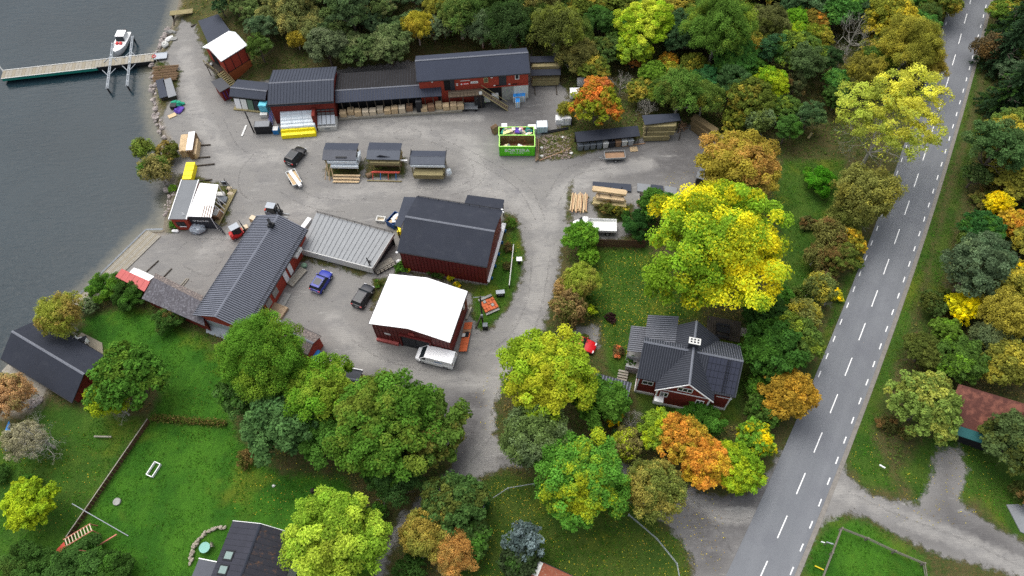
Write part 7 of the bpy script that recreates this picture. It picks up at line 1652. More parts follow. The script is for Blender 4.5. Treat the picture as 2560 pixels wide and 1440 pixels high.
        return t, L_, W_, Hh
    t, L_, W_, Hh = skip('green_skip', 'bright green half empty skip with large white lettering on its front side', (1248, 367), (1337, 367), 2.1, 2.35, 2.05, False, 8)
    pl = MB().box((0, -W_ / 2 - .14, 1.22), (4.2, .03, 1.3)).obj('name_panel', M_GREEN, t)
    text_obj('lettering', 'SORTERA', .92, M_WHITE, pl, (0, -W_ / 2 - .18, 1.42), (PI / 2, 0, 0), .015, 1.0); text_obj('phone_number', '020 - 10 24 21', .36, M_WHITE, pl, (0, -W_ / 2 - .18, .85), (PI / 2, 0, 0), .012, 1.05)
    skip('green_skip', 'second green skip, heaped with pale waste, right behind the lettered one', (1247, 342), (1335, 341), 2.1, 1.75, 1.9, True, 15)
    for p, q, lb in (((1342, 345), (1340, 405), 'left'), ((1347, 350), (1344, 402), 'right')):
        c, yw, L_ = seg(p, q, .2); single('long_beam', MB().box((0, 0, .15), (L_, .16, .22)), M_WOODB, lb + ' of two brown beams lying along the right end of the green skip', 'beam', c, yw)
    c, yw, L_ = seg((1349, 402), (1425, 372)); single('thin_plank', MB().box((0, 0, .08), (L_, .14, .1)), M_BROWNB, 'thin brown plank edging the debris patch right of the skip', 'plank', c, yw)
    # debris patch
    rr = random.Random(12); dm = MB()
    for i in range(420):
        p = G(rr.uniform(1352, 1428), rr.uniform(338, 398)); s = rr.uniform(.05, .3); dm.box((p[0], p[1], s * .3), (s, s * rr.uniform(.4, 1), s * .5), rr.uniform(0, 3), rr.uniform(-.4, .4))
    dm.obj('rubble_patch', mat('mixed_rubble', (.2, .16, .13), .9, .5, 4, col2=(.5, .47, .42), amt2=.35), kind='stuff')
    for i, (px, py) in enumerate([(1355, 391), (1428, 384), (1407, 344), (1354, 370)]): p = G(px, py); single('white_stone', MB().lump((0, 0, .1), (.55, .45, .3), 80 + i), M_OFFW, ['lower left', 'lower right', 'upper right', 'left'][i] + ' pale stone on the debris patch', 'stone', p)
    # recycling shelter under the orange tree
    c, yw, L_ = seg((1440, 348), (1598, 332), 1.9); t = thing('bin_shelter', 'low open shelter with dark roof and a row of bins under the orange maple', 'shelter', (c[0], c[1], 0), yw)
    MB().box((0, .3, 2.0), (L_, 2.0, .1), roll=.12).obj('roof', M_ROOF, t); MB().box((0, 1.1, .95), (L_, .08, 1.9)).obj('back_wall', M_WOODD, t)
    for i in range(8): MB().box((-L_ / 2 + .1 + i * (L_ - .2) / 7, -.55, .9), (.1, .1, 1.8)).obj('post', M_WOODD, t)
    for i in range(9):
        m_ = [M_GREYB, M_GREYB, M_GREYB, M_GREYB, M_OFFW, M_BLACKW, M_BROWNB, M_OFFW, M_LGREY][i]; q = Matrix.Rotation(yw, 3, 'Z') @ Vector((-L_ / 2 + .65 + i * (L_ - 1.0) / 9, -.55, 0))
        b = thing('waste_bin', ['first', 'second', 'third', 'fourth', 'fifth, white', 'sixth, black', 'seventh, brown', 'eighth, white', 'last, pale'][i] + ' bin from the left in the open shelter', 'bin', (c[0] + q.x, c[1] + q.y, 0), yw, 'bins in the open shelter')
        MB().loft([[(-.35, -.3, .1), (.35, -.3, .1), (.35, .3, .1), (-.35, .3, .1)], [(-.42, -.38, 1.1), (.42, -.38, 1.1), (.42, .38, 1.1), (-.42, .38, 1.1)]]).obj('bin_body', m_, b); MB().box((0, 0, 1.14), (.9, .82, .07), roll=-.2).obj('lid', m_, b)
    c, yw, L_ = seg((1555, 367), (1613, 359)); single('thin_plank', MB().box((0, 0, .08), (L_, .16, .12)), M_BROWNB, 'thin plank lying in front of the open shelter', 'plank', c, yw)
    p = G(1584, 374); t = thing('small_pallet', 'small orange brown pallet below the thin plank', 'pallet', p, .05)
    for k in range(5): MB().box((0, -.4 + k * .2, .12), (1.2, .12, .05)).obj('board', M_WOOD, t)
    trailer('grey empty open trailer standing in front of the bin shelter', (1562, 388), (1497, 391), 1.5, M_GREY, M_BROWNB)
    # stacked timber at the yard corner
    t = thing('roofed_stack_frame', 'grey sheet roof over the stacked yellowish timber at the wood edge', 'rack', G(1652, 345, 0), R(-2)); MB().slab([local(t, 1612, 312, 3.2), local(t, 1702, 301, 3.2), local(t, 1697, 283, 3.6), local(t, 1605, 288, 3.6)], .08).obj('roof', M_ROOFB, t)
    for x in (-2.6, 2.8):
        for y in (-.5, 1.2): MB().box((x, y, 1.45), (.14, .14, 2.9)).obj('post', M_WOODD, t)
    for i, (y, z, h_, x0, x1) in enumerate(((312, 1.9, .9, 1610, 1690), (326, 1.1, .7, 1608, 1686), (338, .2, .9, 1609, 1672))): bundle(['top', 'middle', 'lowest'][i] + ' yellowish timber bundle under the grey sheet roof at the wood edge', (x0, y), (x1, y - 2), 1.4, h_, M_WOODG, z, 6, 4, seed=i + 3)
    mb = MB(); rr = random.Random(2)
    for i in range(16): mb.tube((rr.uniform(-1, 1), rr.uniform(-1, 1), .1), (rr.uniform(-1, 1), rr.uniform(-1, 1), rr.uniform(.2, .9)), .06, n=4)
    single('scrap_timber_pile', mb, M_BROWNB, 'tangle of dark scrap timber between the two timber stacks', 'timber', G(1706, 322))
    for i, (p, q, z) in enumerate((((1733, 290), (1792, 330), 1.6), ((1731, 301), (1789, 343), .9), ((1733, 314), (1778, 348), .1))): bundle(['top', 'middle', 'lowest'][i] + ' slanting brown timber bundle at the right yard corner', p, q, 1.1, .75, M_WOODB2, z, 5, 4, seed=i + 9)
    for i in range(7):
        x, y = 1802 - i * 7.5, 345 + i * 16; p = G(x, y, 1.6); o = thing('grey_cover_sheet', ['first', 'second', 'third', 'fourth', 'fifth', 'sixth', 'seventh'][i] + ' grey covered stack from the top in the row at the right yard edge', 'stack', (p[0], p[1], 0), R(-20), 'covered stacks at the right yard edge')
        MB().box((0, 0, 1.62), (1.9, 1.35, .07), tilt=.12).obj('cover', [M_LGREYD, M_ROOFB, M_GREYB][i % 3], o); bundle_mb(1.5, 1.1, 1.4, 4, 4, i).obj('boards', M_WOODD, o)
    # three roofed racks in the yard
    for i, (cx, cy, yw, L_, wd, Hh) in enumerate(((-25.73, 76.1, -3.3, 5.18, 1.74, 3.4), (-19.01, 75.94, -3.9, 5.1, 1.72, 3.3), (-12.24, 74.35, -3.3, 5.43, 1.4, 3.3))):
        nm = ['left', 'middle', 'right'][i]
        t = thing('roofed_rack', nm + ' of the three dark roofed timber racks in the middle of the yard', 'rack', (cx, cy, 0), R(yw), 'roofed racks in the middle of the yard')
        cols = [M_ROOFL2, M_ROOFN2, M_ROOFN2][i]
        for s in (-1, 1): slope_roof(t, -L_ / 2, L_ / 2, s * wd, 3.03, 0, Hh, M_ROOFB if s > 0 else cols, .08)
        MB().tube((-L_ / 2, 0, Hh + .02), (L_ / 2, 0, Hh + .02), .04, n=4).obj('ridge_strip', M_RIB, t)
        for x in (-L_ / 2 + .3, L_ / 2 - .3):
            for y in (-1.3, 1.2): MB().box((x, y, 1.45), (.13, .13, 2.9)).obj('post', M_WOODG, t)
        q = lambda x, y: (cx + x * math.cos(R(yw)) - y * math.sin(R(yw)), cy + x * math.sin(R(yw)) + y * math.cos(R(yw)))
        def bd(x, y, z, L2, W2, H2, m_, lb, sd=0, n=6, k=4):
            p = q(x, y); single('timber_bundle', bundle_mb(L2, W2, H2, n, k, sd), m_, lb, 'timber', (p[0], p[1], z), R(yw))
        for k_ in range(3): bd(.1, .35, .3 + k_ * .85, 4.4, 2.2, .72, [M_WOODG, M_WOODB, M_WOODG2][(i + k_) % 3], ['lowest', 'middle', 'top'][k_] + ' timber layer filling the ' + nm + ' roofed rack', 20 + k_, 8, 3)
        if i == 0:
            bd(.3, -1.3, 2.3, 4.5, 1.1, .5, M_WRAP, 'white wrapped boards on the left roofed rack'); bd(.6, -1.7, 1.6, 4.2, .9, .45, M_WRAP, 'lower white wrapped boards on the left roofed rack', 2)
            for k in range(3): bd(.8, -2.7 - k * .45, .55 - k * .2, 4.2, .35, .12, M_WOOD, ['upper', 'middle', 'lowest'][k] + ' thin pale boards at the front of the left roofed rack', 5 + k, 2, 1)
            for x in (-2.1, -1.5):
                MB().tube((x, -1.6, 2.2), (x - .5, -3.1, 0), .07, n=4).obj('brace', M_WOOD, t); MB().tube((x, -1.6, 2.2), (x + .3, -3.3, 0), .07, n=4).obj('brace', M_WOOD, t)
            MB().lump((2.75, -.3, 2.2), (.6, 2.3, 1.6), 7).obj('white_plastic', M_WRAP, t); MB().box((.3, -1.3, 3.22), (1.7, .25, .05)).obj('black_strip', M_BLACK, t)
        elif i == 1:
            bd(.2, -1.5, 2.0, 4.6, 1.0, .6, M_WOODG, 'yellowish bundle on the middle roofed rack'); bd(.2, -2.4, .8, 4.4, .3, .2, M_ORANGE, 'reddish steel beam on the middle roofed rack', 1, 2, 1)
            for k in range(4): MB().tube((-1.8 + k * 1.2, -2.4, 1.), (-1.8 + k * 1.2, -3.3, .1), .05, n=4).obj('steel_leg', M_BLUE if k % 2 else M_ORANGE, t)
            MB().box((0, -3.5, .12), (5.4, .14, .16)).obj('ground_beam', M_WOODG, t); p = q(2.9, -.8); single('white_board', MB().box((0, 0, 1.9), (1.2, .25, .12)), M_WHITE, 'white board end sticking out right of the middle roofed rack', 'board', (p[0], p[1], 0), R(yw))
            MB().prism([(-1.1, 3.06), (-.4, 3.5), (1.3, 3.06)], 'y', -1.3, -1.2).obj('torn_felt', M_ROOFBLK, t)
            p = q(-2.5, -2.6); single('log_round', MB().tube((-.4, 0, .35), (.4, 0, .35), .4, n=12), M_WOODB, 'thick log end at the lower left of the middle roofed rack', 'log', (p[0], p[1], 0), R(30))
        else:
            bd(0, -1.1, 2.5, 5.2, .8, .4, M_WRAP, 'white wrapped packet along the front of the right roofed rack'); bd(.1, -1.9, 1.0, 4.5, 1.2, .9, M_WOODG, 'greenish timber bundle on the right roofed rack')
            MB().lump((3.1, -1.2, 1.2), (.9, 1.1, 1.3), 17).obj('plastic_pack', M_WRAP, t)
            for x in (-L_ / 2, L_ / 2): MB().box((x, 0, 3.22), (.12, 2.9, .12)).obj('edge_strip', M_BLACK, t)
    # cars
    vehicle('black_suv', 'black estate car with silver roof rails, towing the trailer in the yard', (722, 412), (757, 370), (.012, .012, .014), 'wagon', H_=1.55)
    t = trailer('car trailer loaded with a long white box behind the black estate car', (745, 462), (721, 420), 1.45, M_GALV, M_WOOD)
    p = G(740, 447, .9); c, yw, L_ = seg((751, 464), (725, 428), .9); single('white_box', MB().box((0, 0, .2), (L_, .5, .4)), M_WHITE, 'long white box lying in the trailer', 'box', (c[0], c[1], .6), yw)
    vehicle('blue_car', 'blue estate car parked beside the ribbed roof workshop', (787, 730), (820, 679), (.02, .035, .3), 'wagon', H_=1.5)
    vehicle('black_car', 'black estate car with reflecting bonnet parked beside the white roofed garage', (891, 768), (925, 714), (.02, .022, .028), 'wagon', H_=1.48)
    vehicle('white_van', 'white delivery van parked at the front corner of the white roofed garage', (1137, 907), (1043, 884), (.86, .86, .86), 'van', W_=1.95, H_=1.98, cat='van')
    vehicle('red_car', 'low red car half hidden under the round yellow-green tree', (1421, 848), (1488, 872), (.6, .01, .015), 'sports', H_=1.25)
    # lorry
    c, yw, L_ = seg((1542, 567), (1432, 563), 1.); t = thing('white_lorry', 'small white lorry with an open flat bed beside the wooden fence', 'lorry', (c[0], c[1], 0), yw); h = L_ / 2
    MB().box((-h * .35, 0, .95), (L_ * .62, 2.1, .1)).obj('bed_floor', M_SOFT, t)
    for s in (-1, 1): MB().box((-h * .35, s * 1.05, 1.2), (L_ * .62, .05, .45)).obj('bed_side', M_WHITE, t); MB().box((-h * .35 + s * L_ * .31, 0, 1.2), (.05, 2.05, .45)).obj('bed_side', M_WHITE, t)
    MB().loft([rring(x, w_, z0, z1, .2) for x, w_, z0, z1 in ((h * .3, 1., .5, 1.9), (h * .34, 1., .4, 2.1), (h * .56, 1., .4, 2.1), (h * .7, .98, .4, 1.35), (h * .9, .92, .4, 1.1), (h * .99, .8, .45, .85))]).obj('cab', M_WHITE, t, True)
    MB().loft([[(h * .585, .85, 2.0), (h * .585, -.85, 2.0), (h * .7, -.92, 1.42), (h * .7, .92, 1.42)], [(h * .6, .85, 2.03), (h * .6, -.85, 2.03), (h * .72, -.92, 1.45), (h * .72, .92, 1.45)]]).obj('windscreen', M_GLASS, t)
    MB().box((-h * .3, 0, .65), (L_ * .7, .9, .2)).obj('chassis', M_BLACK, t)
    for x in (-h * .6, h * .68):
        for s in (-1, 1): wheel(t, x, s * .9, .38, .24)
    # stacks right of the drive
    t = thing('pale_plank_heap', 'loose heap of fresh pale planks beside the drive', 'timber', G(1447, 510), R(-9)); rr = random.Random(6)
    for i in range(22): MB().box((-1.1 + (i % 11) * .22 + rr.uniform(-.05, .05), rr.uniform(-.35, .35), .25 + (i // 11) * .2), (.15, 3.5 * rr.uniform(.85, 1), .12), rz=rr.uniform(-.05, .05)).obj('plank', M_WOOD if i % 3 else M_BROWNB2, t)
    for y in (-1.4, 1.4): MB().box((0, y, .1), (2.9, .16, .18)).obj('bearer', M_WOODG, t)
    t = thing('cantilever_rack', 'dark steel rack holding pale sawn timber beside the drive', 'rack', G(1522, 500), R(-4))
    for x in (-1.7, 0, 1.7): 
        MB().box((x, .3, 1.4), (.1, .12, 2.8)).obj('upright', M_BLACK, t)
        for z in (.6, 1.5, 2.3): MB().box((x, -.4, z), (.1, 1.5, .1)).obj('arm', M_BLACK, t)
    for i, (y0, y1, x0, x1, z, w_, h_, m_) in enumerate(((471, 482, 1481, 1566, 2.4, .9, .4, M_WOOD), (489, 498, 1490, 1561, 1.6, .9, .5, M_WOOD), (501, 510, 1482, 1565, .7, 1.3, .6, M_WOODG2))): bundle(['top', 'middle', 'lowest'][i] + ' pale timber bundle on the dark steel rack beside the drive', (x0, y0), (x1, y1), w_, h_, m_, z, 6, 3, seed=i)
    bundle('pale timber bundle in front of the grey panels right of the steel rack', (1595, 505), (1640, 512), 1., .7, M_WOODG2, .6, 5, 4, seed=3); bundle('dark timber bundle just below the grey panels', (1600, 486), (1650, 492), .8, .6, M_WOODD, 1.2, 4, 3)
    for i, (x0, y0, x1, y1, h_, m_) in enumerate(((1482, 463, 1578, 470, 18, M_ROOFB), (1593, 468, 1626, 472, 20, M_LGREYD), (1628, 470, 1658, 474, 18, M_ROOFB), (1661, 474, 1692, 480, 20, M_LGREYD))):
        a, b = G(x0, y0 + h_ / 2, .25), G(x1, y1 + h_ / 2, .25); u, v = G(x0, y0 - h_ / 2, .25), G(x1, y1 - h_ / 2, .25)
        o = MB().slab([(p[0], p[1], .3) for p in (a, b, v, u)], .25).obj('grey_sheet_stack', m_); tag(o, ['longest grey sheet stack, left of the row above the steel rack', 'second grey sheet stack in the row beside the yard edge', 'third, darker grey sheet stack in the row', 'last, palest grey sheet stack in the row'][i], 'sheets', 'grey sheet stacks at the yard edge')
    # brown board fence
    c, yw, L_ = seg((1480, 608), (1615, 612), .8); t = thing('board_fence', 'dark brown board fence between the lorry and the garden lawn', 'fence', (c[0], c[1], 0), yw); n_ = int(L_ / .16)
    bm = MB().box((0, 0, .9), (.14, .03, 1.8)).mesh('board', M_WOODBR)
    for i in range(n_): piece('board', bm, t, (-L_ / 2 + i * .16, .012 * (i % 2), 0))
    for z in (.4, 1.4): MB().box((0, .05, z), (L_, .05, .1)).obj('rail', M_WOODD, t)
    # forklifts, bins
    forklift('red_forklift', 'red forklift with a glazed cab at the edge of the workshop roof', 594, 580, R(35), mat('forklift_red', (.55, .03, .03), .35, .08)); forklift('grey_forklift', 'black and grey forklift half hidden behind the upper end of the workshop', 684, 528, R(-12), M_GREYB)
    crate('wooden_crate', 'pale crate on the ground at the upper left corner of the workshop', 633, 547, (.9, .8, .7), M_WOOD, cat='crate', top=M_SOFTB, yaw=-.5); crate('wooden_crate', 'pale crate right in front of the forks of the red forklift', 613, 570, (.9, .8, .6), M_WOOD, cat='crate', top=M_SOFTB, yaw=.5)
    crate('white_pack', 'long white pack at the upper left corner of the grey panelled roof', 766, 558, (.7, 2.0, .5), M_WHITE, yaw=-.45)
    c, yw, L_ = seg((973, 553), (1000, 545), .8); t = thing('blue_skip', 'small blue skip with boards and cardboard beside the warehouse', 'skip', (c[0], c[1], 0), R(55)); open_box(t, 2.2, 1.5, 1.1, M_BLUED, .1)
    for i in range(6): MB().box((-.6 + i * .25, .1 - (i % 2) * .3, 1. + i * .03), (.7, .5, .05), i * .7, .3).obj('cardboard', [M_WOOD, M_WHITE, M_SOFT][i % 3], t)
    p = G(952, 548, .3); t = thing('white_tub', 'white plastic tub on the gravel left of the blue skip', 'tub', (p[0], p[1], 0), R(-10)); open_box(t, 1.3, .9, .5, M_SOFT, 0, .1, M_SOFTB); crate('yellow_bin', 'yellow bin at the left wall of the warehouse', 998, 577, (.5, .9, .9), M_YEL, cat='bin')
    # warehouse side
    c, yw, L_ = seg((1220, 706), (1262, 560), .6); t = thing('long_white_pipes', 'long white pipes laid on trestles along the right wall of the warehouse', 'pipes', (c[0] - .1, c[1], 0), yw)
    for k in range(3): MB().tube((-L_ / 2, -.2 + k * .2, .75), (L_ / 2, -.2 + k * .2, .75), .13, n=8).obj('pipe', M_WHITE, t)
    for k in range(5): MB().box((-L_ / 2 + 1 + k * (L_ - 2) / 4, 0, .3), (.1, 1.1, .6)).obj('trestle', M_BLUE, t)
    c, yw, L_ = seg((1273, 714), (1284, 612), .8); t = thing('white_barrier', 'thin white barrier pole beside the drive right of the warehouse', 'barrier', (c[0], c[1], 0), yw); MB().tube((-L_ / 2, 0, .9), (L_ / 2, 0, .9), .07, n=6).obj('pole', M_SOFT, t)
    for x in (-L_ / 2 + .2, L_ / 2 - .2): MB().box((x, 0, .45), (.15, .15, .9)).obj('post', M_WOODD, t)
    p = G(1298, 648, 1.); t = thing('white_board_sign', 'square white board on a short post at the drive', 'sign', (p[0], p[1], 0)); MB().box((0, 0, 1.05), (.8, .7, .08)).obj('board', M_WHITE, t); MB().box((0, 0, .5), (.4, .4, 1.)).obj('post', M_BLACK, t)
    p = G(1251, 734, .6); t = thing('black_sign_box', 'black box with a white text plate on the grass by the drive', 'sign', (p[0], p[1], 0), R(5)); MB().box((0, 0, .55), (1.1, .5, 1.0)).obj('box', M_BLACK, t); MB().box((0, -.27, .7), (.7, .03, .3)).obj('text_plate', M_GREY, t); MB().box((0, 0, 1.07), (1.2, .6, .06)).obj('lid', M_LGREY, t)
    t = thing('roof_tile_pallet', 'pallet of orange roof tiles and grey boards on the grass by the drive', 'tiles', G(1222, 763), R(25))
    rr = random.Random(3)
    for i in range(5):
        for j in range(4): MB().box((-.8 + i * .4, -.9 + j * .45, .35), (.36, .4, .5 if (i + j) % 3 else .35)).obj('tile_stack', M_BRICK if (i * j) % 4 != 3 else M_CONC, t)
    for j in (-1.25, 1.2): MB().box((0, j, .2), (2.0, .35, .15)).obj('board', M_CONC, t)
    c, yw, L_ = seg((1155, 878), (1170, 805), .5); t = thing('rusty_sheet_stack', 'stack of orange red roof sheets leaning along the right wall of the garage', 'sheets', (c[0] + .1, c[1], 0), yw)
    for k in range(8): MB().box((-L_ / 2 + .25 + k * L_ / 8, 0, .45), (L_ / 8 - .03, 1.15, .08), roll=-.35).obj('sheet', M_BRICK if k != 5 else M_BROWNB, t)
    MB().box((.3, -.1, .56), (.8, .6, .06), roll=-.35).obj('black_item', M_BLACK, t); MB().box((.1, .3, .62), (.5, .45, .06), roll=-.35).obj('pale_item', M_OFFW, t)
    t, tp = pole('power_pole', 'dark wooden pole with a crossarm right of the white roofed garage', (1207, 808), (1200, 741), 6.5, .13, M_WOODD); MB().tube((tp[0] - .9, tp[1], 6.3), (tp[0] + .7, tp[1], 6.4), .05, n=4).obj('crossarm', M_GREY, t)
    for z in (2.0, 2.3): MB().box((tp[0] * .3, tp[1] * .3 - .15, z), (.3, .2, .25)).obj('meter_box', M_GREY, t)
    c, yw, L_ = seg((1189, 822), (1203, 790)); single('dark_beam', MB().box((0, 0, .15), (L_, .15, .3)), M_WOODD, 'dark beam lying beside the foot of the power pole', 'beam', c, yw)
    c, yw, L_ = seg((1166, 800), (1178, 770)); single('grey_beam', MB().box((0, 0, .15), (L_, .25, .3)), M_DECK, 'grey beam along the right wall of the garage', 'beam', c, yw)
    crate('grey_bin', 'small grey black bin below the power pole', 1213, 815, (.7, .7, .9), M_BLACK, cat='bin', top=M_GREYB)
    p = G(1137, 886, .6); single('white_gas_tank', MB().lump((0, 0, .55), (.7, .7, 1.1), 3, .04, 12, 7), M_WHITE, 'round white tank between van and garage corner', 'tank', (p[0], p[1], 0), smooth=True); p = G(999, 655, .5); single('white_bag', MB().lump((0, 0, .5), (.9, .7, 1.2), 13, .15), M_WHITE, 'white bag at the lower left corner of the warehouse', 'bag', (p[0], p[1], 0))
    # workshop yard
    c, yw, L_ = seg((722, 712), (758, 672), .3); t = thing('plank_pile', 'low pile of grey planks along the workshop wall above the parking', 'timber', (c[0] + .1, c[1], 0), yw)
    for k in range(4): MB().box((0, -.45 + k * .3, .25), (L_, .26, .3)).obj('plank', M_DECK, t)
    p = G(760, 664, .3); single('green_tarp_ball', MB().lump((0, 0, .35), (.9, .8, .8), 9), mat('pale_green_tarp', (.2, .32, .22), .6), 'small pale green covered thing above the blue car', 'tarpaulin', (p[0], p[1], 0))
    p = G(690, 780, .2); single('brown_mat', MB().box((0, 0, .25), (2.6, 2.3, .5), tilt=0), mat('tan_board', (.38, .28, .18), .8, .2, 1, col2=(.28, .2, .13)), 'tan board cover on the ground in front of the dark workshop doorway', 'cover', (p[0], p[1], 0), R(-25))
    c, yw, L_ = seg((652, 800), (700, 812), .9); single('grey_flat_cover', MB().box((0, 0, 1.), (L_, 1.2, .1)).box((0, 0, .5), (L_ * .9, 1., .95)), M_GREYB, 'grey flat covered box below the tan board', 'box', (c[0], c[1], 0), yw)
    c, yw, L_ = seg((783, 905), (793, 876), .6); single('blue_tarp_box', MB().box((0, 0, .4), (L_, .8, .8)), M_BLUEL, 'bright blue tarpaulin box at the lower end of the parking', 'tarpaulin', (c[0], c[1], 0), yw)
    c, yw, L_ = seg((795, 897), (840, 905), .2); single('grey_pallet_row', MB().box((0, 0, .15), (L_, 1., .3)), M_DECK, 'low grey planking right of the blue tarpaulin', 'planks', (c[0], c[1], 0), yw)
    for i, (p, q) in enumerate((((367, 680), (397, 652)), ((408, 695), (430, 672)), ((450, 717), (467, 697)), ((455, 719), (472, 697)))): c, yw, L_ = seg(p, q); single('ground_plank', MB().box((0, 0, .08), (L_, .13, .14)), M_WOODD if i < 2 else M_DECK, ['first and longest', 'second', 'third, paler', 'last, paler'][i] + ' plank from the left lying on the gravel by the quay', 'plank', c, yw)
    rr = random.Random(21); dm = MB()
    for i in range(160):
        k = rr.random(); p = G(392 + (495 - 392) * k, 692 + (745 - 692) * k + rr.uniform(-4, 4)); s = rr.uniform(.1, .4); dm.box((p[0], p[1], .15), (s, s * .5, .2), rr.uniform(0, 3), rr.uniform(-.3, .3))
    dm.obj('brick_rubble', mat('brick_rubble', (.35, .22, .17), .9, .4, 3, col2=(.5, .45, .4), amt2=.4), kind='stuff')
    # boathouse terrace
    a, b, c_, d, e = (G(x, y, .1) for x, y in ((200, 838), (255, 860), (258, 888), (290, 905), (200, 862)))
    t = thing('boathouse_terrace', 'pale gravel and plank terrace on the garden side of the boathouse', 'terrace'); MB().prism([(p[0], p[1]) for p in (G(272, 912), G(290, 906), G(258, 880), G(256, 858), G(205, 832), G(192, 845))], 'z', 0, .12).obj('paving', M_DECK2, t)
    for i, (px, py, lb) in enumerate(((203, 850, 'upper'), (219, 858, 'lower'))):
        p = G(px, py, .2); ch = thing('garden_chair', lb + ' white garden chair on the terrace of the boathouse', 'chair', (p[0], p[1], .12), R(20 + i * 160)); MB().box((0, 0, .42), (.55, .55, .07)).obj('seat', M_WHITE, ch); MB().box((-.27, 0, .75), (.06, .55, .65)).obj('backrest', M_WHITE, ch)
        for x in (-.22, .22):
            for y in (-.22, .22): MB().box((x, y, .2), (.06, .06, .4)).obj('leg', M_WHITE, ch)
    p = G(211, 855, .2); ta = thing('garden_table', 'grey garden table between the two white chairs', 'table', (p[0], p[1], .12), R(30)); MB().box((0, 0, .7), (1.3, .8, .06)).obj('table_top', M_BLACKW, ta); MB().box((0, 0, .34), (.1, .6, .68)).obj('leg', M_GREY, ta)
    # kayak
    c, yw, L_ = seg((24, 1120), (30, 1068), .4); t = thing('blue_kayak', 'blue kayak lying under the bare branches at the left edge', 'kayak', (c[0], c[1], .9), yw); MB().loft([[(f * 2, k * .38 * math.cos(a), .2 + k * .22 * math.sin(a)) for a in [j * PI / 4 for j in range(8)]] for f, k in ((-1, .05), (-.7, .65), (-.3, 1), (.3, 1), (.7, .65), (1, .05))]).obj('hull', M_BLUEL, t, True); MB().box((0, 0, .42), (.7, .35, .05)).obj('cockpit', M_BLACK, t); MB().box((0, 0, -.45), (2., .5, .9)).obj('stand', M_WOODD, t)
    # lawn things
    c, yw, L_ = seg((373, 1050), (170, 1345), .4); t = thing('brown_hedge_fence', 'low rusty brown fence with dry hedge dividing the two lawns', 'fence', (c[0], c[1], 0), yw); rr = random.Random(5)
    n_ = int(L_ / .45)
    for i in range(n_): MB().box((-L_ / 2 + (i + .5) * L_ / n_, 0, .42), (L_ / n_ - .04, .07, .8 + rr.uniform(-.08, .08))).obj('board', M_WOODBR, t)
    MB().box((0, -.02, .86), (L_, .1, .05)).obj('top_rail', M_DECK, t)
    c, yw, L_ = seg((376, 1044), (565, 1058), .4); t = thing('low_hedge', 'low ragged brownish green hedge line across the lawn', 'hedge', (c[0], c[1], 0), yw); rg = np.random.default_rng(8); k = 3800
    Pp = np.stack([rg.uniform(-L_ / 2, L_ / 2, k), rg.normal(0, .22, k), rg.random(k) * .7], -1); me = cards_mesh('foliage', Pp, unit(rg.normal(size=Pp.shape) + np.array([0, 0, .6])), rg.uniform(.1, .28, k), rg.random(k), rg.random(k), rg)
    o = piece('foliage', me, t); o.color = (.08, .13, .02, 1); o['leaf_tint'] = [.2, .14, .05]; o['tint_share'] = .4
    c, yw, L_ = seg((376, 1187), (393, 1161), .2); t = thing('cold_frame_box', 'white rectangular frame standing in the middle of the big lawn', 'frame', (c[0], c[1], 0), yw)
    for s in (-1, 1): MB().box((0, s * .42, .2), (1.7, .1, .4)).obj('side', M_WHITE, t); MB().box((s * .85, 0, .2), (.1, .84, .4)).obj('side', M_WHITE, t)
    p = G(294, 1255); single('round_well_cover', MB().tube((0, 0, 0), (0, 0, .25), .45, n=14), M_CONC, 'round grey well cover in the big lawn', 'cover', p)
    a, b = G(180, 1259, 3.2), G(317, 1338, .4); t = thing('long_garden_pole', 'long thin pale pole slanting over the lawn and the brown fence', 'pole', (b[0], b[1], 0)); MB().tube((0, 0, .05), (a[0] - b[0], a[1] - b[1], 3.2), .06, .05, 6).obj('shaft', M_GALV, t)
    p = G(205, 1350); t = thing('climbing_frame', 'red climbing frame with a ladder and a slide on the lawn', 'play frame', p, R(32))
    for s in (-1, 1): MB().tube((-1.2, s * .45, 1.5), (2., s * .45, 1.7), .07, n=4).obj('ladder_rail', M_PINKP, t)
    for i in range(9): MB().box((-1.0 + i * .36, 0, 1.55 + i * .02), (.09, .9, .07)).obj('rung', M_SOFTB, t)
    for x, y in ((-1.2, -.6), (-1.2, .6), (2.0, -.6), (2.0, .6)): MB().tube((x, y, 0), (x * .95, y * .7, 1.65), .07, n=4).obj('leg', M_PINKP, t)
    MB().slab([(-1.3, -.4, 1.3), (-1.3, .3, 1.3), (-2.8, .5, .1), (-2.8, -.2, .1)][::-1], .06).obj('slide', M_ORANGE, t)
    MB().tube((-1.4, -.5, 1.4), (.6, -2.2, 1.2), .06, n=4).obj('side_beam', M_PINKP, t)
    c, yw, L_ = seg((246, 1366), (294, 1337), .3); single('red_beam', MB().box((0, 0, .2), (L_, .13, .15)), M_PINKP, 'reddish beam lying right of the climbing frame', 'beam', c, yw)
    c, yw, L_ = seg((237, 1092), (280, 1093), .3); single('grey_log', MB().tube((-L_ / 2, 0, .15), (L_ / 2, 0, .15), .12), M_DECK, 'grey log lying on the left lawn', 'log', c, yw)
    for px, py, lb in ((785, 1228, 'small dark bush on the shaded lawn above the pale yellow-green tree'), (685, 1215, 'tiny pale stone in the shaded lawn')):
        if 'bush' in lb: p = G(px, py); single('small_bush', MB().lump((0, 0, .25), (.7, .7, .7), 4, .3), mat('dark_twigs', (.03, .025, .02), .9), lb, 'bush', p)
        else: p = G(px, py); single('pale_stone', MB().lump((0, 0, .08), (.4, .35, .25), 4, .2), M_OFFW, lb, 'stone', p)
    # curved stone wall
    t = thing('stone_wall', 'curved dry stone wall around the small green corner beside the black roofed house', 'wall'); rr = random.Random(31)
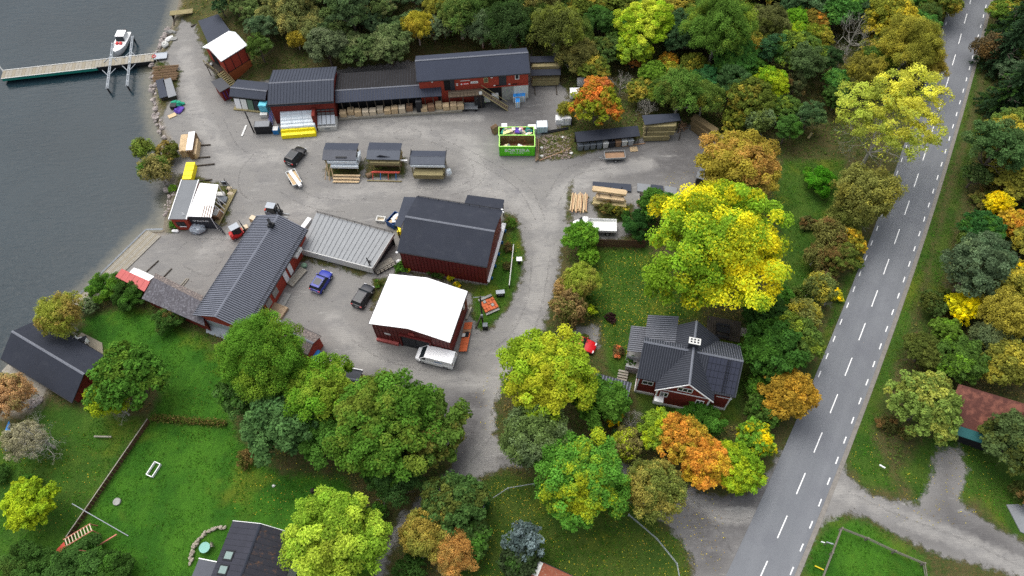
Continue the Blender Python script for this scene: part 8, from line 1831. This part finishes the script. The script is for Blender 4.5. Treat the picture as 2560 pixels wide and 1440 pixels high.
    path = [(478, 1412), (480, 1390), (487, 1368), (497, 1350), (512, 1335), (530, 1325), (548, 1318), (566, 1320)]
    sm = [MB().lump((0, 0, 0), (1, .8, .7), s + 60, .2, 7, 4).mesh('stone', M_ROCK2) for s in range(4)]
    for (x0, y0), (x1, y1) in zip(path, path[1:]):
        for i in range(7):
            k = (i + rr.random()) / 7; p = G(x0 + (x1 - x0) * k + rr.uniform(-3, 3), y0 + (y1 - y0) * k + rr.uniform(-2, 2)); o = piece('stone', sm[rr.randrange(4)], t, (p[0], p[1], rr.uniform(.1, .35)), rr.uniform(0, 6)); s = rr.uniform(.3, .55); o.scale = (s, s, s)
    p = G(517, 1372); t = thing('round_table', 'round pale green garden table by the stone wall', 'table', p); MB().tube((0, 0, .68), (0, 0, .74), .62, n=20).obj('table_top', mat('mint_table', (.2, .42, .36), .5), t); MB().tube((0, 0, 0), (0, 0, .7), .05).obj('leg', M_GREY, t)
    p = G(531, 1365); t = thing('garden_chair', 'small grey chair beside the round green table', 'chair', p, .4); MB().box((0, 0, .42), (.42, .42, .05)).obj('seat', M_DECK, t); MB().box((.2, 0, .7), (.05, .42, .5)).obj('backrest', M_DECK, t)
    for x in (-.17, .17):
        for y in (-.17, .17): MB().box((x, y, .2), (.05, .05, .4)).obj('leg', M_DECK, t)
    # fences
    fence_line('cable_fence', 'thin pale wire fence curving over the dark lawn at the bottom', [(1200, 1290), (1215, 1262), (1270, 1225), (1335, 1214)], .9, M_LGREY, 3., (.85,), .05)
    fence_line('wire_fence', 'thin pale wire fence following the gravel junction at the bottom', [(1570, 1290), (1640, 1350), (1690, 1412), (1697, 1450)], .9, M_LGREY, 3., (.85, .5), .035)
    fence_line('paddock_fence', 'grey wooden paddock fence around the green corner by the side road', [(2050, 1450), (2098, 1325), (2162, 1350), (2230, 1382), (2302, 1412), (2310, 1460)], 1.1, M_WOODGR, 3., (1.0, .6), .09)
    c, yw, L_ = seg((2050, 1362), (2078, 1358), .6); t = thing('white_signpost', 'small white arrow sign lying over the paddock fence near the road', 'sign', (c[0], c[1], 0), R(-20)); MB().box((.2, 0, 1.35), (.75, .08, .28)).obj('arrow_board', M_LGREY, t); MB().box((-.5, -.1, 1.2), (.4, .08, .2)).obj('small_board', M_WHITE, t); MB().tube((0, 0, 0), (0, 0, 1.4), .05).obj('post', M_WOODGR, t)
    c, yw, L_ = seg((2036, 1415), (2058, 1425), .1); single('yellow_stake', MB().box((0, 0, .1), (L_, .12, .12)), M_YELD, 'yellow stake lying by the paddock fence', 'stake', c, yw)
    c, yw, L_ = seg((2196, 1164), (2210, 1172), .3); single('white_marker', MB().box((0, 0, .3), (L_, .15, .15)), M_WHITE, 'small white marker in the scrub above the side road', 'marker', c, yw)
    q = PX([(2515, 1262), (2580, 1260), (2600, 1350), (2550, 1330)]); o = MB().prism(q, 'z', -.1, .12).obj('grey_slab', M_LGREYD); tag(o, 'grey concrete slab at the right edge of the photo', 'slab')
    # plank pile in the wood, bench in the wood
    t = thing('old_board_pile', 'pile of old grey boards and pipes under the trees at the right of the wood', 'timber', G(1960, 285), R(8)); rr = random.Random(77)
    for i in range(14): MB().box((rr.uniform(-.3, .3), -2.2 + i * .32, .3 + (i % 3) * .1), (6.5 * rr.uniform(.8, 1), .22, .12), rz=rr.uniform(-.06, .06)).obj('board', M_DECK if i % 2 else M_WOODD, t)
    p = G(1936, 273, .8); single('rust_red_box', MB().box((0, 0, .6), (.9, 1.3, 1.2)), M_RUST, 'rust red metal box on the old board pile', 'box', (p[0], p[1], 0), .2)
    c, yw, L_ = seg((2020, 346), (2030, 332), .5); single('pale_bench_plank', MB().box((0, 0, .5), (L_, .35, .08)).box((0, 0, .24), (.2, .3, .45)), M_WOODG, 'pale plank bench under the conifers in the right of the wood', 'bench', (c[0], c[1], 0), yw)
    # thin overhead line poles on the verge
    c, yw, L_ = seg((545, 893), (600, 905)); 
    for i, (px, py) in enumerate(((1402, 498), (1409, 540))): pass
buildings()
objects()
trees(); fill_wood(); verge_scrub(); undergrowth(); yard_wear(); grass()
print('trees', tree_n[0], 'tris', sum(len(m.polygons) * 2 for m in bpy.data.meshes))
